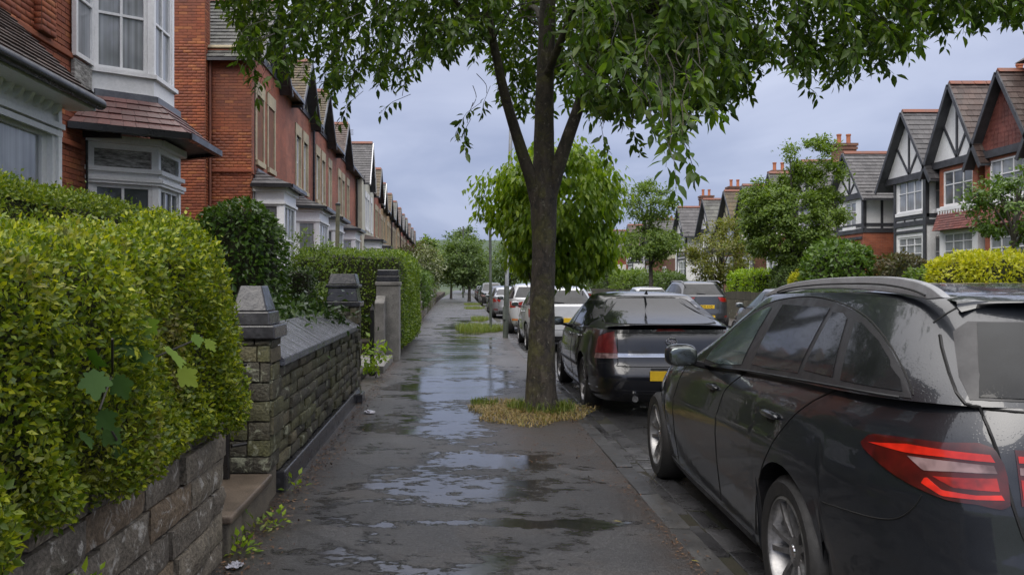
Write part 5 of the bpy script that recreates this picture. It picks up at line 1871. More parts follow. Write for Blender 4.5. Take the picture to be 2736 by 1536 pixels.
    def line(s, mode, pts, r=0.0035, name="shut_line", mat=None, off=0.0, k=5):
        P = []
        for a, z in spline2(pts, k):
            h = s.cast(mode, a, z)
            if h: P.append(h[0] + h[1] * off)
        if len(P) > 1:
            return MB().tube(P, r, 5).build(name, mat or M_gap, s.e, 60)

    def line3(s, pts, r, sx=-1, name="shut_line", mat=None):
        P = []
        Q = np.array(pts) * [-sx, 1, 1]
        for i in range(len(Q) - 1):
            for j in range(4):
                P.append(s.bvh.find_nearest(Vector(Q[i] + (Q[i + 1] - Q[i]) * j / 4))[0])
        P.append(s.bvh.find_nearest(Vector(Q[-1]))[0])
        return MB().tube(P, r, 5).build(name, mat or M_gap, s.e, 60)

    def wheel(s, y, side, R_, wt, style="twin", mat=None, track=None):
        mat = mat or M_alloy
        x = side * ((track or s.sp["W"] * 0.965) - wt / 2)
        w = empty("wheel", (x, y, R_), math.pi if side > 0 else 0.0, parent=s.e)
        mt = Matrix.Rotation(R(-90), 4, "Y")
        h = wt / 2
        rr = R_ * s.sp.get("rimf", 0.71)
        MB().lathe([(rr, -h), (R_ - 0.035, -h * 1.04), (R_ - 0.006, -h * 0.8), (R_, -h * 0.3), (R_, h * 0.3), (R_ - 0.006, h * 0.8), (R_ - 0.035, h * 1.04), (rr + 0.006, h * 0.99), (rr - 0.004, h * 0.9), (rr - 0.01, -h)], 44, mt, True).build("tyre", M_rubber, w, 40)
        MB().lathe([(rr + 0.004, h * 0.93), (rr - 0.012, h * 0.99), (rr - 0.022, h * 0.86), (rr - 0.035, -h * 0.5), (rr - 0.02, -h * 0.5)], 40, mt).build("rim", mat, w, 40)
        MB().lathe([(0.0, -h * 0.1), (rr * 0.62, -h * 0.1), (rr * 0.62, -h * 0.3)], 28, mt).build("brake_disc", M_disc, w, 40)
        MB().lathe([(0.0, -h * 0.35), (rr, -h * 0.35)], 24, mt).build("backing", M_gap, w)
        mb = MB()
        cnt = 5 if style == "twin" else 9
        for k in range(cnt):
            a0 = 2 * math.pi * k / cnt + 0.3
            for da in ((-0.17, 0.17) if style == "twin" else (0,)):
                # bar from the hub to the rim, deeper than wide
                ai, ao = a0 + da * 1.25 * (0.9), a0 + da * 1.3
                ci = Vector((math.cos(a0 + da * 2.0) * 0.055, math.sin(a0 + da * 2.0) * 0.055, h * 0.62))
                co = Vector((math.cos(ao) * (rr - 0.014), math.sin(ao) * (rr - 0.014), h * 0.86))
                mid = (ci + co) / 2 + Vector((0, 0, h * 0.06))
                dr = (co - ci).normalized(); sd = dr.cross(Vector((0, 0, 1))).normalized()
                wi, wm, wo = (0.016, 0.014, 0.020) if style == "twin" else (0.015, 0.012, 0.016)
                vs_ = []
                for p, ww in ((ci, wi), (mid, wm), (co, wo)):
                    vs_ += [p - sd * ww - Vector((0, 0, 0.035)), p + sd * ww - Vector((0, 0, 0.035)), p + sd * ww * 0.7, p - sd * ww * 0.7]
                f = []
                for q in (0, 4):
                    f += [(q + a, q + (a + 1) % 4, q + 4 + (a + 1) % 4, q + 4 + a) for a in range(4)]
                mb.add([mt @ v for v in vs_], f)
        mb.lathe([(0.0, h * 0.72), (0.045, h * 0.7), (0.075, h * 0.6), (0.08, h * 0.2)], 20, mt)
        mb.build("spokes", mat, w, 35)
        MB().lathe([(0.0, h * 0.76), (0.03, h * 0.75), (0.034, h * 0.7)], 16, mt).build("hub_cap", M_chrome, w, 40)

    def wheels(s, R_, wt, style="twin", mat=None):
        for y in s.sp["hubs"]:
            for sd_ in (-1, 1): s.wheel(y, sd_, R_, wt, style, mat)

    def blob(s, name, c, r, mat, e=(2.6, 2.6), parent=None, n=16, m=10, shear=0.0):
        """rounded housing"""
        vs_, fs = [], []
        sg = lambda v, p: math.copysign(abs(v) ** p, v)
        for i in range(m + 1):
            ph = -math.pi / 2 + math.pi * i / m
            for j in range(n):
                th_ = 2 * math.pi * j / n
                x = sg(math.cos(ph), 2 / e[0]) * sg(math.cos(th_), 2 / e[1]) * r[0]
                y = sg(math.cos(ph), 2 / e[0]) * sg(math.sin(th_), 2 / e[1]) * r[1]
                z = sg(math.sin(ph), 2 / e[0]) * r[2]
                vs_.append((c[0] + x, c[1] + y + shear * x, c[2] + z))
        for i in range(m):
            for j in range(n):
                fs.append((i * n + j, i * n + (j + 1) % n, (i + 1) * n + (j + 1) % n, (i + 1) * n + j))
        return MB().add(vs_, fs).build(name, mat, parent or s.e, 50)

    def mirrors(s, y, z, x, size=(0.10, 0.07, 0.068), mat=None):
        for sd_ in (-1, 1):
            c = (sd_ * x, y, z)
            h = s.blob("mirror", c, size, mat or s.pm, (3.0, 2.6))
            s.blob("mirror_glass", (c[0], c[1] - size[1] * 0.92, c[2] - 0.004), (size[0] * 0.86, 0.012, size[2] * 0.84), M_cglass_m, (3.2, 2.6), parent=h)
            MB().beam((sd_ * (x - size[0] * 0.7), y + 0.02, z - 0.045), (sd_ * (x - size[0] - 0.09), y + 0.05, z - 0.075), 0.05, 0.035).build("mirror_arm", M_trim, s.e, bevel=0.006)

    def handle(s, y, z, mat=None):
        for md, sd_ in (("L", -1), ("R", 1)):
            r = s.cast(md, y, z)
            if not r: continue
            p = r[0]
            s.blob("door_handle", (p.x + sd_ * 0.012, y, z), (0.018, 0.105, 0.017), mat or s.pm, (2.4, 3.5), n=12, m=8)
            s.patch("handle_cup", md, [(y - 0.07, z - 0.004), (y - 0.04, z - 0.036), (y + 0.04, z - 0.036), (y + 0.07, z - 0.004), (y + 0.04, z + 0.02), (y - 0.04, z + 0.02)], M_gap, 0.0012, 8, 2)

    def plate(s, mode, x0, x1, z0, z1, text, mat):
        ys = [s.cast(mode, x, z)[0].y for x in (x0, (x0 + x1) / 2, x1) for z in (z0, z1)]
        y = (min(ys) - 0.008) if mode == "B" else (max(ys) + 0.008)
        sg = -1 if mode == "B" else 1
        pl = MB().box(x0, x1, y - 0.006, y + 0.006, z0, z1).build("number_plate", mat, s.e, bevel=0.004)
        if text:
            cu = bpy.data.curves.new("plate_text", "FONT"); cu.body = text; cu.align_x = "CENTER"; cu.align_y = "CENTER"
            cu.size = (z1 - z0) * 1.0; cu.extrude = 0.001
            to = bpy.data.objects.new("lettering", cu); COL.objects.link(to); to.parent = pl
            to.location = ((x0 + x1) / 2, y + sg * 0.008, (z0 + z1) / 2)
            to.rotation_euler = (R(90), 0, 0 if mode == "B" else math.pi)
            to.scale = ((x1 - x0) / (len(text) * cu.size * 0.66), 1, 1)
            cu.materials.append(M_gap)
            bpy.context.view_layer.update()
            me = bpy.data.meshes.new_from_object(to.evaluated_get(bpy.context.evaluated_depsgraph_get()))
            lo = link_mesh("plate_lettering", me, None, pl)
            lo.location, lo.rotation_euler, lo.scale = to.location.copy(), to.rotation_euler.copy(), to.scale.copy()
            bpy.data.objects.remove(to)
        return pl


M_cglass_m = surf("mirror glass", (0.16, 0.18, 0.18), (0.12, 0.135, 0.135), 0.05, 3, 0.02, 20, 0.0, metal=0.9)


def scalep(pts, a, b): return [(p[0] * a, p[1] * b) for p in pts]


# ---------------------------------------------------------------- estate car in the foreground
WSP = dict(W=0.915, z0=0.19, R=0.335, hubs=(-1.425, 1.425), archgap=0.05, nf=3.6, nr=5.2, ng=5.0, nq=5.5, yc=1.12, yt=-2.44, yrf=-0.28, yrr=-2.17, wB=0.858, wR=0.655, crown=0.05, tumble=1.2, rk=1.25, cowl=0.0,
           w=[(0, 0.90), (0.06, 0.945), (0.14, 0.955), (0.22, 0.962), (0.4, 0.985), (0.58, 1.0), (0.68, 1.0), (0.735, 0.985), (0.85, 0.962), (0.93, 0.932), (1, 0.893)],
           yF=[(0, 2.12), (0.15, 2.26), (0.35, 2.31), (0.55, 2.29), (0.8, 2.2), (1, 2.08)],
           yR=[(0, -2.38), (0.12, -2.50), (0.28, -2.57), (0.42, -2.575), (0.5, -2.55), (0.7, -2.53), (0.9, -2.50), (1, -2.465)],
           belt=[(2.2, 0.70), (1.95, 0.80), (1.5, 0.885), (1.0, 0.945), (0.4, 0.988), (-0.48, 1.042), (-1.33, 1.085), (-2.3, 1.112), (-2.6, 1.115)],
           roof=[(0.2, 1.36), (-0.2, 1.41), (-0.6, 1.438), (-1.1, 1.452), (-1.6, 1.455), (-2.0, 1.448), (-2.3, 1.43)])
wagon = Car("estate_car", "wet dark grey estate car with red tail lights parked nearest the camera", (2.345, 5.0, 0.0), R(-2.0), WSP, M_grey_met, 360)
c = wagon
DLO_top = spline2([(0.06, 1.012), (0.021, 1.097), (-0.19, 1.234), (-0.373, 1.334), (-0.622, 1.403), (-0.824, 1.428), (-1.108, 1.442), (-1.384, 1.43), (-1.656, 1.396), (-1.841, 1.349), (-2.006, 1.282), (-2.142, 1.204), (-2.224, 1.142), (-2.24, 1.118)], 5)
DLO = DLO_top + [(-2.08, 1.117), (-1.87, 1.114), (-1.457, 1.098), (-0.875, 1.070), (-0.02, 1.006)]
ctr_ = (-0.95, 1.22)
grow = lambda poly, d: [(ctr_[0] + (p[0] - ctr_[0]) * (1 + d), ctr_[1] + (p[1] - ctr_[1]) * (1 + d * 4.5)) for p in poly]
c.both("window_surround", DLO, M_frame, off=0.0035, n=70, rows=10)


def clip_poly(poly, y0, y1, dy_top=0.0, inset=0.012, dy1=None):
    """part of the side glass between two sloping posts: y = y0 + dy_top * height"""
    base = 1.05
    P = []
    f = lambda yy, z: yy + dy_top * (z - base)
    cols = poly_cols(poly, 120)
    lo, hi = [], []
    for a, l, h in cols:
        l += inset; h -= inset
        if h <= l: continue
        lo.append((a, l)); hi.append((a, h))
    # clip by sampling rows instead of columns keeps the slanted posts straight
    zs = np.linspace(min(p[1] for p in lo), max(p[1] for p in hi), 22)
    L_, R_ = [], []
    for z in zs:
        ys_ = [p[0] for p, q in zip(lo, hi) if p[1] <= z <= q[1]]
        if not ys_: continue
        a = max(min(ys_), f(y0, z)); b = min(max(ys_), y1 + (dy_top if dy1 is None else dy1) * (z - base))
        if b - a > 0.004: L_.append((a, z)); R_.append((b, z))
    return L_ + R_[::-1]


def zpatch(car, name, poly2, mat, off=0.0065, rows=8):
    """side panel given as matching left and right edges"""
    h = len(poly2) // 2
    A, B = poly2[:h], poly2[h:][::-1]
    for md in ("L", "R"):
        P = []
        for (ya, z), (yb, _) in zip(A, B):
            row = []
            for j in range(rows + 1):
                r = car.cast(md, ya + (yb - ya) * j / rows, z)
                row.append(r[0] + r[1] * off if r else None)
            if all(q is not None for q in row): P.append(row)
        if len(P) > 1:
            o = MB().grid(P).build(name, mat, car.e)
            me = o.data
            if me.polygons[len(me.polygons) // 2].normal.x * (-1 if md == "L" else 1) < 0: me.flip_normals()
            me.polygons.foreach_set("use_smooth", [True] * len(me.polygons))


zpatch(c, "front_side_window", clip_poly(DLO, -0.70, 0.6, 0.0, 0.022), M_cglass_f)
zpatch(c, "rear_side_window", clip_poly(DLO, -1.496, -0.862, 0.16, 0.022, 0.06), M_cglass)
zpatch(c, "rear_side_window", clip_poly(DLO, -1.868, -1.542, 0.70, 0.022, 0.16), M_cglass)
zpatch(c, "quarter_window", clip_poly(DLO, -2.4, -1.925, 0.0, 0.013, 0.65), M_cglass)
for md in ("L", "R"):
    c.line(md, [(y_, z + 0.006) for y_, z in DLO_top[::3]], 0.004, "window_seal", M_gap)
    c.line(md, [(0.03, 1.004), (-0.45, 1.040), (-0.875, 1.068), (-1.457, 1.096), (-1.87, 1.112), (-2.2, 1.116)], 0.005, "waist_trim", M_frame, 0.003)
# rails, spoiler, mirrors, handles
for sd_ in (-1, 1):
    top = spline2([(-0.353, 1.446), (-0.675, 1.506), (-1.095, 1.532), (-1.57, 1.538), (-1.857, 1.53), (-2.07, 1.504), (-2.215, 1.458)], 5)
    low = spline2([(-2.1, 1.451), (-1.857, 1.471), (-1.348, 1.486), (-0.804, 1.475), (-0.429, 1.442)], 5)
    P = [(sd_ * (0.63 - 0.25 * max(0, z - 1.44)), y_, z) for y_, z in top + low]
    MB().prism(P, (-sd_ * 0.03, 0, 0)).build("roof_rail", M_alu, c.e, 50, bevel=0.006)
    P2_ = [(sd_ * 0.632, y_, z - 0.03) for y_, z in top[4:-4]]
    MB().tube(P2_, 0.004, 5).build("rail_groove", M_gap, c.e)
rows_ = []
for x_ in np.linspace(-0.53, 0.53, 23):
    zt = c.cast("T", float(x_), -2.06)[0].z
    k_ = max(0.0, 1 - (abs(x_) / 0.531) ** 4)
    rows_.append([(x_, -2.04, zt + 0.004), (x_, -2.12, zt + 0.004 * k_ - 0.004), (x_, -2.12 - 0.12 * k_, zt - 0.012 - 0.01 * k_), (x_, -2.122 - 0.12 * k_, zt - 0.024), (x_, -2.15, zt - 0.04), (x_, -2.10, zt - 0.05)])
MB().grid(rows_).build("roof_spoiler", M_grey_met, c.e, 40)
c.mirrors(0.02, 1.075, 1.005, (0.098, 0.075, 0.068))
c.handle(-0.243, 0.915, M_grey_met)
c.handle(-1.26, 0.912, M_grey_met)
# panel gaps
for md in ("L", "R"):
    c.line(md, [(0.60, 0.975), (0.64, 0.85), (0.67, 0.70), (0.70, 0.49), (0.68, 0.27)])
    c.line(md, [(-0.706, 1.053), (-0.502, 0.939), (-0.445, 0.831), (-0.415, 0.637), (-0.39, 0.427), (-0.39, 0.288)])
    c.line(md, [(-1.80, 1.10), (-1.735, 1.074), (-1.603, 1.009), (-1.446, 0.898), (-1.321, 0.774), (-1.188, 0.643), (-1.067, 0.485), (-0.99, 0.284)])
    c.line(md, [(-1.83, 0.66), (-1.963, 0.672), (-2.154, 0.690), (-2.251, 0.716), (-2.305, 0.765), (-2.33, 0.815)], 0.003)
    c.line(md, [(1.95, 0.62), (1.85, 0.72), (1.5, 0.86), (1.0, 0.93), (0.7, 0.955)], 0.003)
for sx in (-1, 1):
    c.line3([(-0.60, -2.15, 1.32), (-0.616, -2.19, 1.282), (-0.639, -2.274, 1.205), (-0.648, -2.331, 1.151), (-0.639, -2.365, 1.119), (-0.605, -2.385, 1.108), (-0.595, -2.412, 1.054), (-0.588, -2.447, 0.982), (-0.576, -2.473, 0.896), (-0.567, -2.492, 0.824), (-0.549, -2.507, 0.746), (-0.50, -2.53, 0.60)], 0.006, sx)
c.both("sill_trim", [(1.03, 0.205), (1.03, 0.262), (-1.03, 0.262), (-1.03, 0.205)], M_trim, off=0.006, n=20, rows=2)
# tail lamps wrap from the flank on to the tailgate
for md in ("O", "Q"):       # seen from 45 degrees behind, so the lens turns the corner
    c.patch("tail_lamp", md, spline2([(0.8648, 0.9260), (0.8775, 0.9480), (0.9157, 0.9720), (1.0494, 0.9840), (1.1632, 0.9890), (1.3082, 0.9900), (1.3555, 0.8240), (1.2714, 0.8170), (1.1964, 0.8160), (1.1264, 0.8270), (1.0204, 0.8540), (0.9256, 0.8920)], 3, True), M_lens_dark, off=0.006, n=46, rows=10)
    c.patch("lamp_band", md, [(0.8994, 0.9410), (1.0522, 0.9660), (1.3074, 0.9700), (1.3124, 0.9480), (1.1667, 0.9450), (1.0465, 0.9370)], M_lens_red, off=0.008, n=30, rows=3)
    c.patch("lamp_clear", md, [(1.0550, 0.9280), (1.2014, 0.9360), (1.3131, 0.9380), (1.3195, 0.9150), (1.2035, 0.9050), (1.1130, 0.8920)], M_lens_white, off=0.008, n=26, rows=3)
    c.patch("lamp_core", md, [(1.1434, 0.8800), (1.3209, 0.9010), (1.3280, 0.8620), (1.2063, 0.8560)], M_lens_mid, off=0.008, n=20, rows=3)
    c.patch("lamp_band", md, [(1.1215, 0.8760), (1.1738, 0.8430), (1.2693, 0.8430), (1.3371, 0.8530), (1.3407, 0.8380), (1.2700, 0.8300), (1.1752, 0.8250), (1.1095, 0.8520)], M_lens_red, off=0.0082, n=26, rows=3)
for sx in (-1, 1):
    q = lambda x0, x1, z0, z1: [(sx * x0, z0), (sx * x1, z0 + 0.002), (sx * x1, z1), (sx * x0, z1)]
    c.patch("tailgate_lamp", "B", q(0.24, 0.545, 0.822, 0.99), M_lens_dark, off=0.005, n=14, rows=6)
    c.patch("lamp_band", "B", q(0.28, 0.54, 0.950, 0.972), M_lens_red, off=0.008, n=12, rows=2)
    c.patch("lamp_clear", "B", q(0.32, 0.54, 0.914, 0.938), M_lens_white, off=0.008, n=12, rows=2)
    c.patch("lamp_core", "B", q(0.30, 0.54, 0.842, 0.902), M_lens_mid, off=0.008, n=12, rows=2)
c.patch("rear_window", "B", [(-0.60, 1.14), (0.60, 1.14), (0.575, 1.21), (0.50, 1.37), (-0.50, 1.37), (-0.575, 1.21)], M_cglass, off=0.006, n=24, rows=8)
c.patch("window_surround", "B", [(-0.625, 1.132), (0.625, 1.132), (0.625, 1.2), (0.56, 1.375), (-0.56, 1.375), (-0.625, 1.2)], M_frame, off=0.003, n=24, rows=8)
c.line("B", [(-0.61, 1.106), (-0.3, 1.098), (0.3, 1.098), (0.61, 1.106)], 0.005)
c.patch("windscreen", "F", [(-0.70, 1.0), (0.70, 1.0), (0.58, 1.40), (-0.58, 1.40)], M_cglass_f, off=0.005, n=20, rows=8)
c.both("head_lamp", [(1.72, 0.70), (1.82, 0.775), (2.0, 0.76), (2.16, 0.70), (2.2, 0.62), (2.0, 0.62)], M_lens_white, off=0.004, n=14, rows=4)
c.patch("grille", "F", [(-0.42, 0.42), (0.42, 0.42), (0.45, 0.62), (-0.45, 0.62)], M_trim, off=0.006, n=10, rows=4)
c.wheels(0.335, 0.235, "twin", M_alloy)
c.plate("B", -0.26, 0.26, 0.62, 0.73, "", M_plate_y)
c.line("T", [(-0.6, -2.1), (-0.3, -2.125), (0.3, -2.125), (0.6, -2.1)], 0.004)

# ---------------------------------------------------------------- black saloon ahead of it
VSP = dict(W=0.90, z0=0.20, R=0.325, hubs=(-1.35, 1.35), nf=3.4, nr=6.2, ng=4.6, nq=5.6, yc=0.95, yt=-1.95, yrf=-0.1, yrr=-0.88, wB=0.868, wR=0.62, crown=0.045, tumble=1.1, rk=0.95, deckz=0.055, bulge=0.8,
           w=[(0, 0.91), (0.06, 0.95), (0.2, 0.97), (0.45, 1.0), (0.62, 1.0), (0.72, 0.985), (0.9, 0.965), (1, 0.93)],
           yF=[(0, 2.1), (0.2, 2.24), (0.4, 2.27), (0.7, 2.2), (1, 2.05)],
           yR=[(0, -2.20), (0.1, -2.29), (0.3, -2.345), (0.44, -2.34), (0.5, -2.29), (0.62, -2.27), (0.9, -2.245), (1, -2.20)],
           belt=[(2.2, 0.68), (1.9, 0.77), (1.3, 0.87), (0.8, 0.92), (0.0, 0.955), (-1.0, 0.985), (-1.6, 1.0), (-2.4, 1.005)],
           roof=[(0.6, 1.30), (0.1, 1.36), (-0.4, 1.372), (-0.9, 1.352), (-1.3, 1.30)])
v = Car("saloon_car", "black saloon with boot spoiler parked just ahead of the dark estate", (2.36, 11.45, 0), R(-0.6), VSP, M_black_met, 260)
D2 = spline2([(0.52, 0.935), (0.2, 1.08), (-0.15, 1.235), (-0.5, 1.318), (-0.9, 1.325), (-1.2, 1.26), (-1.42, 1.15), (-1.56, 1.03), (-1.58, 1.005)], 5) + [(-1.0, 0.988), (0.0, 0.958)]
ctr_ = (-0.5, 1.13)
v.both("window_surround", D2, M_trim, off=0.002, n=40, rows=6)
zpatch(v, "front_side_window", clip_poly(D2, -0.38, 0.6), M_cglass)
zpatch(v, "rear_side_window", clip_poly(D2, -1.16, -0.46, 0.1), M_cglass)
zpatch(v, "quarter_window", clip_poly(D2, -1.7, -1.20, 0.35), M_cglass)
v.patch("rear_window", "B", spline2([(-0.635, 1.062), (0.0, 1.055), (0.635, 1.062), (0.61, 1.13), (0.51, 1.30), (0.40, 1.332), (-0.40, 1.332), (-0.51, 1.30), (-0.61, 1.13)], 4, True), M_cglass, off=0.005, n=34, rows=8)
v.line("B", [(-0.65, 1.055), (0, 1.046), (0.65, 1.055)], 0.007, "window_seal")
for sx in (-1, 1):
    v.line("B", [(sx * 0.65, 1.058), (sx * 0.625, 1.13), (sx * 0.525, 1.30), (sx * 0.43, 1.338)], 0.007, "window_seal")
v.line("B", [(-0.38, 1.34), (0, 1.345), (0.38, 1.34)], 0.006, "window_seal")
v.patch("windscreen", "F", [(-0.66, 0.97), (0.66, 0.97), (0.52, 1.34), (-0.52, 1.34)], M_cglass, off=0.005, n=16, rows=6)
rows_ = []
for x_ in np.linspace(-0.68, 0.68, 25):
    h_ = v.cast("B", float(x_), 0.985)[0].y
    k_ = 1 - (abs(x_) / 0.682) ** 4
    rows_.append([(x_, h_ + 0.17, 1.028), (x_, h_ + 0.09, 1.03 + 0.022 * k_), (x_, h_ - 0.012 * k_, 1.034 + 0.038 * k_), (x_, h_ - 0.016 * k_, 1.026 + 0.034 * k_), (x_, h_ + 0.03, 1.018 + 0.014 * k_), (x_, h_ + 0.08, 1.012)])
MB().grid(rows_).build("boot_spoiler", M_black_met, v.e, 40)
for md in ("O", "Q"):
    v.patch("tail_lamp", md, [(0.842, 0.735), (1.16, 0.745), (1.12, 0.90), (1.09, 0.985), (0.95, 0.945), (0.875, 0.912)], M_lens_brown, off=0.006, n=22, rows=6)
    v.patch("lamp_clear", md, [(0.838, 0.674), (1.17, 0.688), (1.161, 0.742), (0.842, 0.730)], M_lens_white, off=0.006, n=20, rows=3)
v.patch("chrome_strip", "B", [(-0.595, 0.700), (0.595, 0.700), (0.595, 0.742), (-0.595, 0.742)], M_chrome, off=0.012, n=20, rows=3)
v.patch("brake_light", "B", [(-0.17, 0.985), (0.17, 0.985), (0.165, 1.008), (-0.165, 1.008)], M_lens_dark, off=0.004, n=10, rows=2)
v.patch("plate_recess", "B", [(-0.30, 0.425), (0.30, 0.425), (0.28, 0.58), (-0.28, 0.58)], M_gap, off=0.003, n=10, rows=3)
v.plate("B", -0.26, 0.26, 0.445, 0.555, "", M_plate_y)
v.patch("diffuser", "B", [(-0.62, 0.235), (0.62, 0.235), (0.55, 0.30), (-0.55, 0.30)], M_trim, off=0.004, n=14, rows=3)
v.line("B", [(-0.86, 0.475), (-0.5, 0.44), (0, 0.425), (0.5, 0.44), (0.86, 0.475)][:2], 0.004)
v.line("B", [(-0.60, 1.0), (-0.595, 0.8), (-0.595, 0.64), (-0.56, 0.60), (0, 0.595), (0.56, 0.60), (0.595, 0.64), (0.595, 0.8), (0.60, 1.0)], 0.005)
v.line("B", [(-0.60, 0.965), (0, 0.968), (0.6, 0.965)], 0.004)
v.line("B", [(-0.85, 0.345), (-0.4, 0.33), (0.4, 0.33), (0.85, 0.345)], 0.005, "bumper_crease", M_black_met)
yb = v.cast("B", 0.0, 0.87)[0].y - 0.006
em = MB()
P = [(0.062 * math.cos(t), yb - 0.004, 0.872 + 0.043 * math.sin(t)) for t in np.linspace(0, 2 * math.pi, 29)]
em.tube(P, 0.004, 6)
for a_, l_ in ((15, 0.05), (80, 0.036), (150, 0.05), (205, 0.052), (265, 0.036), (330, 0.048)):
    em.beam((0, yb - 0.004, 0.872), (l_ * math.cos(R(a_)), yb - 0.004, 0.872 + 0.72 * l_ * math.sin(R(a_))), 0.006, 0.010)
em.build("boot_emblem", M_chrome, v.e, 40)
for md in ("L", "R"):
    v.line(md, [(0.70, 0.92), (0.74, 0.75), (0.72, 0.5), (0.70, 0.28)])
    v.line(md, [(-0.42, 0.965), (-0.38, 0.8), (-0.38, 0.5), (-0.40, 0.28)])
    v.line(md, [(-1.42, 0.99), (-1.3, 0.88), (-1.08, 0.72), (-0.98, 0.5), (-0.95, 0.28)])
    v.line(md, [(-1.70, 0.55), (-2.0, 0.60), (-2.2, 0.635)], 0.003)
v.both("side_moulding", [(0.95, 0.475), (0.95, 0.51), (-0.96, 0.53), (-0.96, 0.495)], M_trim, off=0.01, n=20, rows=2)
v.both("sill_trim", [(0.98, 0.21), (0.98, 0.26), (-0.97, 0.26), (-0.97, 0.21)], M_trim, off=0.006, n=16, rows=2)
v.handle(-0.2, 0.86, M_chrome); v.handle(-1.05, 0.88, M_chrome)
v.mirrors(0.35, 1.0, 1.0, (0.095, 0.07, 0.062))
MB().add([(-0.012, -0.98, 1.385), (0.012, -0.98, 1.385), (0.012, -0.86, 1.39), (-0.012, -0.86, 1.39), (0, -0.97, 1.45)], [(0, 1, 4), (1, 2, 4), (2, 3, 4), (3, 0, 4)]).build("roof_aerial", M_gap, v.e)
MB().tube([(-0.42, -2.2, 0.25), (-0.42, -2.34, 0.245)], 0.035, 12).build("exhaust", M_chrome, v.e, 40)
v.wheels(0.325, 0.215, "nine", M_alloy)


